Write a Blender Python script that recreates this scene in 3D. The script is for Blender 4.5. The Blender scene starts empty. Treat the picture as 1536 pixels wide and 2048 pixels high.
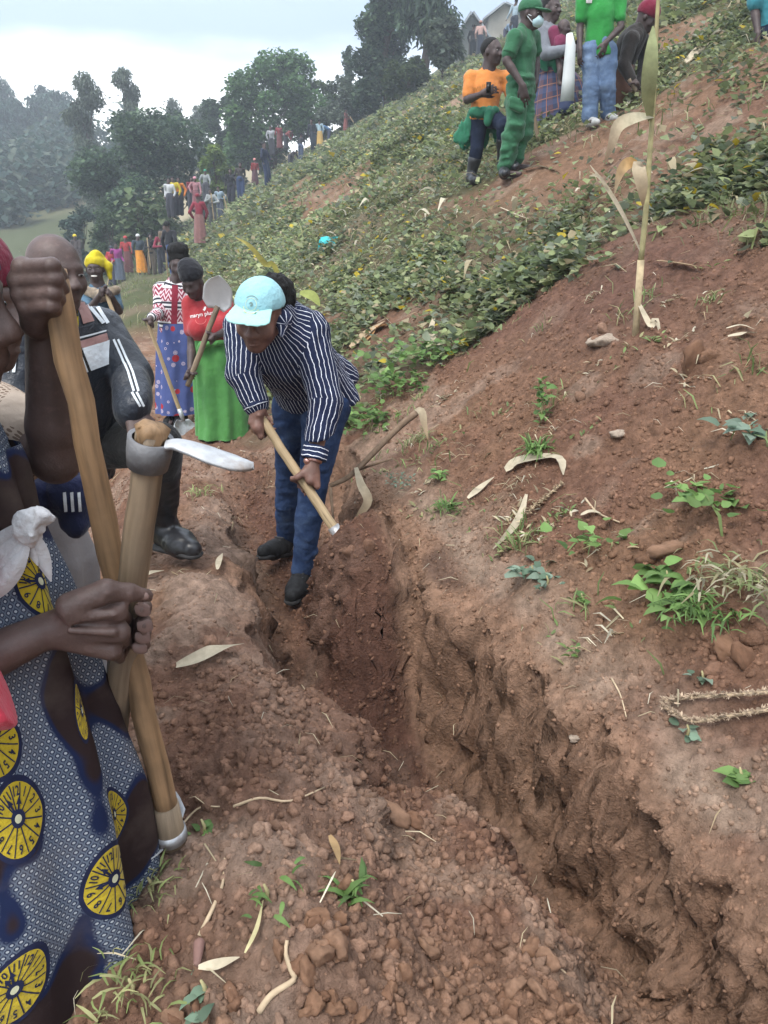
import bpy, bmesh, math, random, time
import numpy as np
from mathutils import Vector, Matrix

T_START = time.time()
random.seed(7)
rng = np.random.default_rng(11)
SC = bpy.context.scene
COL = SC.collection

# ------------------------------------------------------------------ camera, sky, sun, exposure
FPX = 1500.0                      # focal length in pixels of a 1536 x 2048 frame
PITCH = math.radians(20.3)
cam_d = bpy.data.cameras.new('camera')
cam_d.sensor_fit = 'VERTICAL'
cam_d.sensor_height = 24.0
cam_d.lens = 24.0 * FPX / 2048.0
cam_d.clip_start = 0.02
cam_d.clip_end = 3000.0
cam = bpy.data.objects.new('camera', cam_d)
COL.objects.link(cam)
cam.location = (0, 0, 0)
cam.rotation_euler = (math.radians(90) - PITCH, 0, 0)
SC.camera = cam

SUN_EL, SUN_AZ = math.radians(58), math.radians(215)     # azimuth clockwise from +Y
world = bpy.data.worlds.new('World')
SC.world = world
world.use_nodes = True
wn = world.node_tree.nodes
wl = world.node_tree.links
wn.clear()
w_out = wn.new('ShaderNodeOutputWorld')
w_bg = wn.new('ShaderNodeBackground')
w_bg.inputs['Strength'].default_value = 0.14
w_sky = wn.new('ShaderNodeTexSky')
w_sky.sky_type = 'NISHITA'
w_sky.sun_disc = False
w_sky.sun_elevation = SUN_EL
w_sky.sun_rotation = SUN_AZ
w_tc = wn.new('ShaderNodeTexCoord')
w_sep = wn.new('ShaderNodeSeparateXYZ')
wl.new(w_tc.outputs['Generated'], w_sep.inputs[0])
w_map = wn.new('ShaderNodeMapping')
w_map.inputs['Scale'].default_value = (2.2, 2.2, 7.0)
wl.new(w_tc.outputs['Generated'], w_map.inputs[0])
w_noi = wn.new('ShaderNodeTexNoise')
w_noi.inputs['Scale'].default_value = 1.3
w_noi.inputs['Detail'].default_value = 5
w_noi.inputs['Roughness'].default_value = 0.5
wl.new(w_map.outputs[0], w_noi.inputs['Vector'])
w_m1 = wn.new('ShaderNodeMath'); w_m1.operation = 'MULTIPLY_ADD'
w_m1.inputs[1].default_value = 0.13
wl.new(w_noi.outputs['Fac'], w_m1.inputs[0])
w_m2 = wn.new('ShaderNodeMath'); w_m2.operation = 'SUBTRACT'; w_m2.inputs[1].default_value = 0.065
wl.new(w_sep.outputs[2], w_m1.inputs[2])
wl.new(w_m1.outputs[0], w_m2.inputs[0])
w_rmp = wn.new('ShaderNodeValToRGB')
els = w_rmp.color_ramp.elements
els[0].position = 0.0; els[0].color = (0.80, 0.88, 0.94, 1)
els[1].position = 1.0; els[1].color = (0.72, 0.77, 0.84, 1)
for p, c in ((0.07, (0.92, 0.96, 0.98, 1)), (0.135, (1.0, 1.0, 1.0, 1)), (0.205, (0.21, 0.26, 0.34, 1)),
             (0.33, (0.30, 0.36, 0.45, 1)), (0.55, (0.68, 0.73, 0.80, 1))):
    e = els.new(p); e.color = c
wl.new(w_m2.outputs[0], w_rmp.inputs[0])
w_mul = wn.new('ShaderNodeVectorMath'); w_mul.operation = 'SCALE'
w_mul.inputs['Scale'].default_value = 8.6
wl.new(w_rmp.outputs[0], w_mul.inputs[0])
w_mix = wn.new('ShaderNodeMix'); w_mix.data_type = 'RGBA'
w_mix.inputs['Factor'].default_value = 0.88
wl.new(w_sky.outputs[0], w_mix.inputs['A'])
wl.new(w_mul.outputs[0], w_mix.inputs['B'])
wl.new(w_mix.outputs['Result'], w_bg.inputs['Color'])
wl.new(w_bg.outputs[0], w_out.inputs['Surface'])

sun_d = bpy.data.lights.new('sun', 'SUN')
sun_d.energy = 1.3
sun_d.angle = math.radians(24)
sun_d.color = (1.0, 0.96, 0.90)
sun = bpy.data.objects.new('sun', sun_d)
COL.objects.link(sun)
sdir = Vector((math.sin(SUN_AZ) * math.cos(SUN_EL), math.cos(SUN_AZ) * math.cos(SUN_EL), math.sin(SUN_EL)))
sun.rotation_euler = sdir.to_track_quat('Z', 'Y').to_euler()
sun.location = (-20, -20, 40)

vs = SC.view_settings
vs.view_transform = 'Standard'
vs.look = 'None'
vs.exposure = 1.38
vs.gamma = 1.0
vs.use_curve_mapping = False
SC.cycles.max_bounces = 6
SC.cycles.diffuse_bounces = 3
SC.cycles.glossy_bounces = 2
SC.cycles.transmission_bounces = 3
SC.cycles.transparent_max_bounces = 6
SC.cycles.volume_bounces = 0
SC.cycles.use_denoising = True

# ------------------------------------------------------------------ general helpers
SP, CP = math.sin(PITCH), math.cos(PITCH)
def ray(px, py):
    u, v = (px - 768.0) / FPX, (1024.0 - py) / FPX
    return np.array((u, CP + SP * v, -SP + CP * v))
def at(px, py, Y):
    r = ray(px, py)
    return Vector(r * (Y / r[1]))

def np_mesh(name, V, F, smooth=True, col=None, uv=None):
    """V (n,3); F array (m,k) or list of such arrays; col (n,3) linear; uv per corner"""
    if not isinstance(F, (list, tuple)):
        F = [F]
    F = [np.asarray(f, dtype=np.int32) for f in F if len(f)]
    me = bpy.data.meshes.new(name)
    V = np.asarray(V, dtype=np.float32)
    me.vertices.add(len(V))
    me.vertices.foreach_set('co', V.ravel())
    loops = np.concatenate([f.ravel() for f in F])
    tot = np.concatenate([np.full(len(f), f.shape[1], np.int32) for f in F])
    start = np.concatenate([[0], np.cumsum(tot)[:-1]]).astype(np.int32)
    me.loops.add(len(loops))
    me.loops.foreach_set('vertex_index', loops)
    me.polygons.add(len(tot))
    me.polygons.foreach_set('loop_start', start)
    me.polygons.foreach_set('loop_total', tot)
    if smooth:
        me.polygons.foreach_set('use_smooth', np.ones(len(tot), bool))
    me.update(calc_edges=True)
    if col is not None:
        a = me.color_attributes.new('tint', 'FLOAT_COLOR', 'POINT')
        c4 = np.ones((len(V), 4), np.float32); c4[:, :3] = col
        a.data.foreach_set('color', c4.ravel())
    if uv is not None:
        l = me.uv_layers.new(name='UVMap')
        l.data.foreach_set('uv', np.asarray(uv, np.float32).ravel())
    return me

def add_obj(name, me, mat=None, parent=None, **props):
    o = bpy.data.objects.new(name, me)
    COL.objects.link(o)
    if mat is not None and me is not None and len(me.materials) == 0:
        me.materials.append(mat)
    if parent is not None:
        o.parent = parent
        o.matrix_parent_inverse = parent.matrix_basis.inverted()
    for k, v in props.items():
        o[k] = v
    return o

def thing(name, label, cat, loc=(0, 0, 0), group=None):
    o = bpy.data.objects.new(name, None)
    COL.objects.link(o)
    o.empty_display_size = 0.1
    o.location = loc
    o['label'] = label; o['category'] = cat
    if group: o['group'] = group
    return o

def _h(ix, iy, seed):
    n = (ix.astype(np.int64) * 374761393 + iy.astype(np.int64) * 668265263 + seed * 1442695041) & 0xffffffff
    n = ((n ^ (n >> 13)) * 1274126177) & 0xffffffff
    n = n ^ (n >> 16)
    return (n & 0xffffff).astype(np.float32) / 16777215.0
def vn(x, y, seed=0):
    x = np.asarray(x, np.float64); y = np.asarray(y, np.float64)
    ix, iy = np.floor(x), np.floor(y)
    fx, fy = x - ix, y - iy
    ux = fx * fx * fx * (fx * (fx * 6 - 15) + 10); uy = fy * fy * fy * (fy * (fy * 6 - 15) + 10)
    ix = ix.astype(np.int64); iy = iy.astype(np.int64)
    a = _h(ix, iy, seed); b = _h(ix + 1, iy, seed); c = _h(ix, iy + 1, seed); d = _h(ix + 1, iy + 1, seed)
    return (a * (1 - ux) + b * ux) * (1 - uy) + (c * (1 - ux) + d * ux) * uy - 0.5
def fbm(x, y, seed=0, oct=4, gain=0.5):
    r = 0; a = 1.0; f = 1.0
    for i in range(oct):
        r = r + a * vn(x * f + 13.7 * i, y * f - 7.3 * i, seed + i)
        a *= gain; f *= 2.03
    return r
def worley(x, y, seed=0):
    ix, iy = np.floor(x).astype(np.int64), np.floor(y).astype(np.int64)
    best = np.full(np.shape(x), 9.0, np.float32)
    for dx in (-1, 0, 1):
        for dy in (-1, 0, 1):
            cx = ix + dx; cy = iy + dy
            px = cx + _h(cx, cy, seed); py = cy + _h(cx, cy, seed + 77)
            best = np.minimum(best, (px - x) ** 2 + (py - y) ** 2)
    return np.sqrt(best)
def noise_xyz(p, seed=0):
    iz = np.floor(p[:, 2]); fz = p[:, 2] - iz; uz = fz * fz * (3 - 2 * fz)
    a = vn(p[:, 0] + iz * 17.31, p[:, 1] + iz * 9.17, seed); b = vn(p[:, 0] + (iz + 1) * 17.31, p[:, 1] + (iz + 1) * 9.17, seed)
    return a * (1 - uz) + b * uz
def sstep(a, b, x):
    t = np.clip((x - a) / (b - a), 0, 1)
    return t * t * (3 - 2 * t)

# ------------------------------------------------------------------ materials
def new_mat(name):
    m = bpy.data.materials.new(name); m.use_nodes = True
    nt = m.node_tree; nt.nodes.clear()
    out = nt.nodes.new('ShaderNodeOutputMaterial')
    b = nt.nodes.new('ShaderNodeBsdfPrincipled')
    nt.links.new(b.outputs[0], out.inputs[0])
    return m, nt, b, out
def tex_noise(nt, scale, detail=4, rough=0.55, coord='Object'):
    tc = nt.nodes.new('ShaderNodeTexCoord')
    n = nt.nodes.new('ShaderNodeTexNoise')
    n.inputs['Scale'].default_value = scale; n.inputs['Detail'].default_value = detail
    n.inputs['Roughness'].default_value = rough
    nt.links.new(tc.outputs[coord], n.inputs['Vector'])
    return n
def bump(nt, b, src, strength, dist, prev=None):
    bp = nt.nodes.new('ShaderNodeBump')
    bp.inputs['Strength'].default_value = strength; bp.inputs['Distance'].default_value = dist
    nt.links.new(src, bp.inputs['Height'])
    if prev: nt.links.new(prev.outputs[0], bp.inputs['Normal'])
    nt.links.new(bp.outputs[0], b.inputs['Normal'])
    return bp
def mix_rgb(nt, fac, a, b, mode='MIX'):
    m = nt.nodes.new('ShaderNodeMix'); m.data_type = 'RGBA'; m.blend_type = mode
    for key, val in (('Factor', fac), ('A', a), ('B', b)):
        if isinstance(val, (int, float)): m.inputs[key].default_value = val
        elif isinstance(val, tuple): m.inputs[key].default_value = (*val[:3], 1)
        else: nt.links.new(val, m.inputs[key])
    return m.outputs['Result']
def ramp(nt, src, stops, interp='LINEAR'):
    r = nt.nodes.new('ShaderNodeValToRGB'); r.color_ramp.interpolation = interp
    e = r.color_ramp.elements
    while len(e) > 1: e.remove(e[-1])
    e[0].position, c = stops[0]; e[0].color = (*c, 1) if len(c) == 3 else c
    for p, c in stops[1:]:
        x = e.new(p); x.color = (*c, 1) if len(c) == 3 else c
    nt.links.new(src, r.inputs[0])
    return r.outputs[0]
def math_node(nt, op, a, b=None, c=None):
    m = nt.nodes.new('ShaderNodeMath'); m.operation = op
    for i, val in enumerate((a, b, c)):
        if val is None: continue
        if isinstance(val, (int, float)): m.inputs[i].default_value = val
        else: nt.links.new(val, m.inputs[i])
    return m.outputs[0]

def mat_plain(name, color, rough=0.8, var=0.25, scale=20, bump_s=0.3, bump_d=0.004, spec=0.3, metal=0.0, sheen=0.0):
    m, nt, b, out = new_mat(name)
    n = tex_noise(nt, scale, 4)
    lo = tuple(c * (1 - var) for c in color); hi = tuple(min(1, c * (1 + var)) for c in color)
    nt.links.new(ramp(nt, n.outputs['Fac'], [(0.3, lo), (0.7, hi)]), b.inputs['Base Color'])
    b.inputs['Roughness'].default_value = rough
    b.inputs['Specular IOR Level'].default_value = spec
    b.inputs['Metallic'].default_value = metal
    if sheen: b.inputs['Sheen Weight'].default_value = sheen
    if bump_s: 
        n2 = tex_noise(nt, scale * 4, 5)
        bump(nt, b, n2.outputs['Fac'], bump_s, bump_d)
    return m

def mat_tint(name, rough=0.9, noise_scale=30, var=0.3, bump_s=0.6, bump_d=0.01, spec=0.2, trans=0.0, bscale=None):
    """colour from the 'tint' attribute with fine procedural variation"""
    m, nt, b, out = new_mat(name)
    a = nt.nodes.new('ShaderNodeAttribute'); a.attribute_name = 'tint'
    n = tex_noise(nt, noise_scale, 6, 0.6)
    g = ramp(nt, n.outputs['Fac'], [(0.25, (1 - var,) * 3), (0.75, (1 + var,) * 3)])
    c = mix_rgb(nt, 1.0, a.outputs['Color'], g, 'MULTIPLY')
    nt.links.new(c, b.inputs['Base Color'])
    b.inputs['Roughness'].default_value = rough
    b.inputs['Specular IOR Level'].default_value = spec
    if bump_s:
        n2 = tex_noise(nt, bscale or noise_scale * 3, 6, 0.65)
        bump(nt, b, n2.outputs['Fac'], bump_s, bump_d)
    if trans:
        tr = nt.nodes.new('ShaderNodeBsdfTranslucent')
        nt.links.new(c, tr.inputs['Color'])
        mx = nt.nodes.new('ShaderNodeMixShader'); mx.inputs[0].default_value = trans
        nt.links.new(b.outputs[0], mx.inputs[1]); nt.links.new(tr.outputs[0], mx.inputs[2])
        nt.links.new(mx.outputs[0], out.inputs[0])
    return m

M = {}
M['soil'] = mat_tint('soil', 0.95, 45, 0.38, 1.0, 0.016, 0.10, bscale=120)
M['clod'] = mat_tint('clod_soil', 0.95, 90, 0.34, 0.9, 0.006, 0.10, bscale=260)
M['lump'] = mat_tint('lump_soil', 0.95, 1.6, 0.32, 0.6, 0.0012, 0.10, bscale=5)
M['leaf'] = mat_tint('leaf', 0.6, 8, 0.2, 0, 0, 0.25, trans=0.38)
M['dry'] = mat_tint('dry_leaf', 0.8, 30, 0.25, 0.3, 0.003, 0.2, trans=0.15)
M['treeleaf'] = mat_tint('tree_leaf', 0.65, 2, 0.25, 0, 0, 0.2, trans=0.38)
M['bark'] = mat_plain('bark', (0.09, 0.065, 0.05), 0.9, 0.4, 12, 0.8, 0.02)

# ------------------------------------------------------------------ terrain
NS, NQ = (0.956, 0.293), (-0.293, 0.956)
def sq(X, Y):
    dx, dy = X + 0.38, Y - 2.9
    return NS[0] * dx + NS[1] * dy, NQ[0] * dx + NQ[1] * dy
def xy(s, q):
    return NS[0] * s + NQ[0] * q - 0.38, NS[1] * s + NQ[1] * q + 2.9
def G2(s, q, s0, q0, a, b):
    return np.exp(-((s - s0) / a) ** 2 - ((q - q0) / b) ** 2)

def terrain(X, Y, detail=True):
    X = np.asarray(X, np.float64); Y = np.asarray(Y, np.float64)
    s0, q = sq(X, Y)
    near = sstep(9, 4, np.abs(q))
    wig = (0.09 * fbm(q * 1.3, s0 * 0.8, 3, 3) + 0.055 * vn(q * 5.1, s0 * 3, 4) + 0.035 * vn(q * 15, s0 * 9, 5) + 0.016 * vn(q * 40, s0 * 25, 6)) * near
    s = s0 + wig
    # uphill field
    U = -1.07 + 0.64 * (s0 - 0.45)
    U = np.where(s0 > 5, 1.842 + 0.545 * (s0 - 5), U)
    U = U - 0.0011 * np.clip(q - 78, 0, 60) ** 2
    U = U + 0.13 * G2(s0, q, 1.75, 0.35, 0.5, 0.7) + 0.10 * G2(s0, q, 1.35, -0.8, 0.35, 0.5)
    U = U + 0.25 * fbm(X * 0.35, Y * 0.35, 21, 3) * sstep(1.5, 6, s0 + 0.2 * np.abs(q)) 
    # downhill side: spoil bank, then the slope drops away
    zc = -1.22 - 0.10 * q
    zc = np.where(q < 0, -1.22 + 0.11 * (-q), zc)
    zc = np.clip(zc, -1.62, -1.03) - 0.16 * sstep(-1.75, -2.5, q)
    bank = sstep(-1.02, -0.60, s)
    L = zc + 0.06 * np.exp(-((s + 0.36) / 0.15) ** 2) - 0.05 * sstep(-0.45, -0.15, s) - 0.44 * (1 - bank) - 0.32 * np.clip(-0.9 - s0, 0, None)
    Lf = -1.60 - 0.42 * np.clip(-0.7 - s0, 0, None)
    L = L + (Lf - L) * sstep(2.0, 3.6, q)
    # trench floor, with the loose heap in the near part and the cut face by the digger
    F = -1.50 - 0.07 * sstep(-0.35, -0.8, q) + 0.05 * (np.clip(np.abs(s - 0.06) - 0.1, 0, 0.2) / 0.2) ** 2
    F = F + 0.35 * sstep(-1.12, -1.62, q + 0.22 * vn(s * 4, q * 3, 8) + 0.25 * s) * (1 - (0.78 - 0.28 * sstep(-1.6, -2.2, q)) * sstep(0.04, 0.32, s)) - 0.05 * sstep(-1.9, -2.6, q) - 0.08 * sstep(0.02, 0.2, s) * sstep(-0.55, -0.85, q) + 0.10 * sstep(-1.6, -2.4, q)
    F = F + 0.50 * np.exp(-(np.abs((s0 - 0.19) / 0.18) ** 3) - np.abs((q + 0.47) / 0.28) ** 3)
    F = F + 0.15 * sstep(0.75, 1.9, q)
    F = F - 0.24 * sstep(1.9, 3.0, q)
    wR = sstep(0.31, 0.41, s)
    wL = sstep(-0.235, -0.145, s)
    near_fill = sstep(-1.45, -2.05, q)
    wL = wL + (sstep(-0.34, -0.08, s) - wL) * near_fill
    wR = wR + (sstep(-0.1, 0.9, s) - wR) * sstep(1.3, 3.0, q)
    z = L * (1 - wL) + F * wL * (1 - wR) + U * wL * wR
    # far opposite spur on the left
    B = -6.5 + 0.25 * (Y - 40) + 1.6 * fbm(X * 0.03, Y * 0.03, 31, 3)
    B = np.where(Y > 108, B - 0.26 * (Y - 108), B)
    B = B - 0.15 * np.clip(X + 15, 0, None)
    B = np.clip(B, -12, None)
    z = np.clip(z, -9.0, None)
    w = sstep(25, 45, Y)
    k = 1.5
    hmx = np.maximum(z, B) + np.clip(k - np.abs(z - B), 0, None) ** 2 / (4 * k)
    z = z + (hmx - z) * w
    if detail:
        r = np.hypot(X, Y)
        nf = sstep(14, 5, r)
        soil = soil_mask(s0, q)
        z = z + nf * (0.05 * fbm(X * 2.2, Y * 2.2, 41, 3) + 0.035 * fbm(X * 7, Y * 7, 45, 3))
        cl = (0.42 - worley(X * 16, Y * 16, 5)) * 0.022 + (0.42 - worley(X * 38 + 3, Y * 38, 6)) * 0.011
        z = z + nf * cl * (0.35 + 0.65 * soil)
        z = z + sstep(6, 2.5, r) * (0.010 * vn(X * 45, Y * 45, 47) + 0.009 * vn(X * 95, Y * 95, 48)) * (0.3 + 0.7 * soil)
        # chopped face of the cut bank
        face = wR * (1 - wR) * 4 * sstep(1.5, 0.5, np.abs(q + 1.2) - 0.6)
        z = z + nf * face * (0.055 * fbm(q * 9, s0 * 26, 61, 3) + 0.045 * vn(q * 22, s0 * 30, 66))
        z = z + sstep(10, 40, r) * 0.25 * fbm(X * 0.6, Y * 0.6, 71, 3)
    return z

def soil_mask(s, q):
    """1 where bare tilled soil lies, 0 where plants cover the slope"""
    e = 0.62 * vn(s * 2.1, q * 2.1, 91) + 0.42 * vn(s * 6, q * 6, 92) + 0.14 * vn(s * 15, q * 15, 93)
    top = 0.36 + 1.62 * sstep(1.30, 0.70, q) + 0.25 * np.clip(-q - 0.6, 0, 1.5)
    m = sstep(0.50, -0.30, s + e - top)
    m = np.maximum(m, G2(s, q, 1.15, 2.35, 0.35, 0.45)); m = np.maximum(m, 0.9 * G2(s, q, 1.0, 3.6, 0.3, 0.5))
    m = m * sstep(-1.45, -1.05, s + 0.5 * e)
    m = m * (1 - sstep(9, 14, q))
    pt = sstep(0.02, 0.16, fbm(s * 0.9 + 5, q * 0.5, 95, 4)) * sstep(2.0, 2.8, s)      # bare patches higher up
    m = np.maximum(m, 0.85 * sstep(0.25, 0.75, G2(s, q, 3.9, 2.2, 1.5, 1.7) + 0.5 * vn(s * 1.5, q * 1.5, 96)))
    return np.clip(np.maximum(m, 0.85 * pt * sstep(34, 14, q)), 0, 1)

def H(x, y):
    return float(terrain(np.array([x]), np.array([y]))[0])
_RT = np.concatenate([np.linspace(0.4, 12, 1200), np.linspace(12.05, 160, 2400)])
def ground_at(px, py):
    r = ray(px, py)
    P = r[None, :] * _RT[:, None]
    z = terrain(P[:, 0], P[:, 1])
    hit = np.nonzero(P[:, 2] < z)[0]
    if len(hit) == 0: return None
    i = hit[0]
    return Vector((P[i, 0], P[i, 1], z[i]))
def normal_at(x, y, e=0.06):
    z = terrain(np.array([x - e, x + e, x, x]), np.array([y, y, y - e, y + e]), False)
    return Vector((-(z[1] - z[0]) / (2 * e), -(z[3] - z[2]) / (2 * e), 1)).normalized()

def soil_colour(X, Y, z=None):
    s, q = sq(X, Y)
    soil = soil_mask(s, q)
    n1 = fbm(X * 1.6, Y * 1.6, 101, 4); n2 = fbm(X * 5, Y * 5, 105, 3); n3 = vn(X * 30, Y * 30, 109)
    def c(*v): return np.array(v)[None, :]
    base = c(0.200, 0.113, 0.070) * np.ones((len(X), 1))
    def mixc(a, b, t): return a + (b - a) * np.clip(t, 0, 1)[:, None]
    base = mixc(base, c(0.170, 0.091, 0.061), 0.5 + 2.2 * n1)                      # redder patches
    base = mixc(base, c(0.275, 0.190, 0.138), sstep(0.05, 0.35, n2 + 0.3 * n1) * 0.7)     # dry paler crust
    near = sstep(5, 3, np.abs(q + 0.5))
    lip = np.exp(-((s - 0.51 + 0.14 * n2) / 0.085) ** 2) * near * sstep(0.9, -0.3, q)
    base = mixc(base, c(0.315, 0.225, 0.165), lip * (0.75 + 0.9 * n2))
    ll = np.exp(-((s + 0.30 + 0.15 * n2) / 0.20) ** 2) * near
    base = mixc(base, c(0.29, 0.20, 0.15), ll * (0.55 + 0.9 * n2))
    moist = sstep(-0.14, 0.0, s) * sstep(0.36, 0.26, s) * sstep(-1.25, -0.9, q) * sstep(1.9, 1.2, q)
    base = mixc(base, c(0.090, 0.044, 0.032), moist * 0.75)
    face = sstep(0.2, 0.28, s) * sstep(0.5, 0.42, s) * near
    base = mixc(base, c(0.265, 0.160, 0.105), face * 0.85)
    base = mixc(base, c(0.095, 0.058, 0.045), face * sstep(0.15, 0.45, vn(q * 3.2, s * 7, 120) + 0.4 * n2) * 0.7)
    red = G2(s, q, 1.7, 0.3, 0.55, 1.0)
    base = mixc(base, c(0.125, 0.066, 0.050), red * 0.8)
    base = base * (1 + 0.35 * n3 + 0.3 * vn(X * 70, Y * 70, 111))[:, None]
    # vegetated ground
    r = np.hypot(X, Y)
    g = c(0.085, 0.085, 0.040) * np.ones((len(X), 1))
    g = mixc(g, c(0.060, 0.075, 0.030), 0.5 + 1.6 * n1)
    g = mixc(g, c(0.15, 0.115, 0.075), sstep(0.1, 0.4, fbm(X * 0.5, Y * 0.5, 130, 3)) * 0.8)
    g = mixc(c(0.14, 0.095, 0.065) * np.ones((len(X), 1)), g, sstep(3, 12, r) * 0.85 + 0.1)
    fg = c(0.075, 0.084, 0.040) * np.ones((len(X), 1))
    fg = mixc(fg, c(0.30, 0.25, 0.16), sstep(0.05, 0.20, fbm(X * 0.055 + 2, Y * 0.05, 140, 3)) * sstep(-4, -8, X) * sstep(30, 45, Y))
    g = mixc(g, fg, sstep(25, 45, r))
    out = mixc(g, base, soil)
    return np.clip(out, 0.01, 0.6)

def wall_push(P):
    """chopped, pitted faces of the cut: points pushed in and out sideways"""
    e = 0.012
    gz = np.hypot(terrain(P[:, 0] + e, P[:, 1], False) - terrain(P[:, 0] - e, P[:, 1], False), terrain(P[:, 0], P[:, 1] + e, False) - terrain(P[:, 0], P[:, 1] - e, False)) / (2 * e)
    w_ = sstep(0.9, 2.2, gz)
    d_ = 0.10 * noise_xyz(P * 4.5, 400) + 0.070 * noise_xyz(P * 11, 401) + 0.050 * noise_xyz(P * 27, 402) + 0.034 * noise_xyz(P * 60, 403) + 0.02 * noise_xyz(P * 120, 405)
    P = P.copy()
    P[:, 0] += NS[0] * d_ * w_; P[:, 1] += NS[1] * d_ * w_; P[:, 2] += 0.03 * w_ * noise_xyz(P * 14 + 5, 404)
    return P
def build_ground():
    inner = np.geomspace(0.5, 4.2, 430)
    mid = np.geomspace(4.2, 16, 130)[1:]
    far = np.geomspace(16, 190, 90)[1:]
    R = np.concatenate([inner, mid, far])
    dense = np.linspace(-42, 42, 480)
    rest = np.linspace(46, 314, 60)[1:-1]
    A = np.radians(np.concatenate([dense, rest]))
    na, nr = len(A), len(R)
    RR, AA = np.meshgrid(R, A, indexing='ij')
    X = (RR * np.sin(AA)).ravel(); Y = (RR * np.cos(AA)).ravel()
    z = terrain(X, Y)
    V = np.stack([X, Y, z], 1)
    s_, q_ = sq(X, Y)
    m_ = np.nonzero((np.abs(q_) < 4) & (s_ > -0.4) & (s_ < 0.62))[0]
    V[m_] = wall_push(V[m_])
    # the middle under the camera is closed with one point
    V = np.vstack([V, [[0, 0, float(terrain(np.array([0.0]), np.array([0.0]))[0])]]])
    i = np.arange(nr - 1)[:, None]; j = np.arange(na)[None, :]
    jn = (j + 1) % na
    F = np.stack([i * na + j, i * na + jn, (i + 1) * na + jn, (i + 1) * na + j], -1).reshape(-1, 4)[:, ::-1]
    jj = np.arange(na)
    cap = np.stack([np.full(na, nr * na), (jj + 1) % na, jj], 1)[:, ::-1]
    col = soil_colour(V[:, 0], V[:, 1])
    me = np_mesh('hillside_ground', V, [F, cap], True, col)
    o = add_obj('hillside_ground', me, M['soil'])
    o['kind'] = 'structure'
    return o
GROUND = build_ground()
print('ground', round(time.time() - T_START, 1))

# ------------------------------------------------------------------ scattered small geometry
def frames(nrm, yaw):
    """rotation matrices with z along nrm and a spin yaw"""
    n = nrm / np.linalg.norm(nrm, axis=1, keepdims=True)
    ref = np.where(np.abs(n[:, 2:3]) > 0.95, np.array([[1.0, 0, 0]]), np.array([[0, 0, 1.0]]))
    t = np.cross(ref, n); t /= np.linalg.norm(t, axis=1, keepdims=True)
    b = np.cross(n, t)
    c, s_ = np.cos(yaw)[:, None], np.sin(yaw)[:, None]
    x = t * c + b * s_; y = -t * s_ + b * c
    return np.stack([x, y, n], 2)
def scatter(tv, tf, pos, Rm, sc, col=None, tcol=None):
    """copies of a template (tv, tf) as arrays"""
    n = len(pos); k = len(tv)
    sc = np.asarray(sc)
    if sc.ndim == 1: sc = np.repeat(sc[:, None], 3, 1)
    V = np.einsum('nij,nkj->nki', Rm, tv[None] * sc[:, None, :]) + pos[:, None, :]
    F = (tf[None] + (np.arange(n) * k)[:, None, None]).reshape(-1, tf.shape[1])
    C = None
    if col is not None:
        C = np.repeat(col[:, None, :], k, 1)
        if tcol is not None: C = C * tcol[None, :, None]
        C = C.reshape(-1, 3)
    return V.reshape(-1, 3), F, C
def join_arrays(parts):
    V, F, C = [], [], []; o = 0
    for v, f, c in parts:
        V.append(v); F.append(f + o); C.append(c); o += len(v)
    Fs = {}
    for f in F: Fs.setdefault(f.shape[1], []).append(f)
    return np.concatenate(V), [np.concatenate(x) for x in Fs.values()], np.concatenate(C)
def ico(sub):
    bm = bmesh.new(); bmesh.ops.create_icosphere(bm, subdivisions=sub, radius=1)
    v = np.array([x.co[:] for x in bm.verts]); f = np.array([[q.index for q in p.verts] for p in bm.faces]); bm.free()
    return v, f
def clod_template(seed, sub):
    v, f = ico(sub)
    r = np.random.default_rng(seed)
    d = 1 + 0
    for _ in range(10):
        n = r.normal(size=3); n /= np.linalg.norm(n)
        c = 0.46 + 0.42 * r.random()
        dd = v @ n
        v = v - np.clip(dd - c, 0, None)[:, None] * n[None] * 0.9
    v = v * (1 + (0.085 if sub > 2 else 0.13) * r.normal(size=(len(v), 1)))
    if sub > 2:
        for _ in range(26):
            n = r.normal(size=3); n /= np.linalg.norm(n)
            dd = v / np.linalg.norm(v, axis=1, keepdims=True) @ n
            v = v * (1 + r.uniform(-0.14, 0.16) * sstep(0.72, 0.95, dd))[:, None]
    v[:, 2] *= 0.8
    return v, f
LUMPS = [clod_template(20 + i, 3) for i in range(7)]
CLODS = [clod_template(i, 2) for i in range(7)]
CRUMBS = [clod_template(50 + i, 1) for i in range(5)]

def in_view(x, y, z, m=0.24):
    X, Y, Z = np.asarray(x), np.asarray(y), np.asarray(z)
    d = Y * CP - Z * SP
    u = X / d; v = (Y * SP + Z * CP) / d
    return (d > 0.1) & (np.abs(u) < 0.512 + m) & (np.abs(v) < 0.683 + m)

def sample_area(n, s_rng, q_rng, dens, seed):
    r = np.random.default_rng(seed)
    s = r.uniform(*s_rng, n); q = r.uniform(*q_rng, n)
    keep = r.random(n) < dens(s, q)
    s, q = s[keep], q[keep]
    X, Y = xy(s, q)
    z = terrain(X, Y)
    v = in_view(X, Y, z)
    return s[v], q[v], X[v], Y[v], z[v], r

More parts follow.
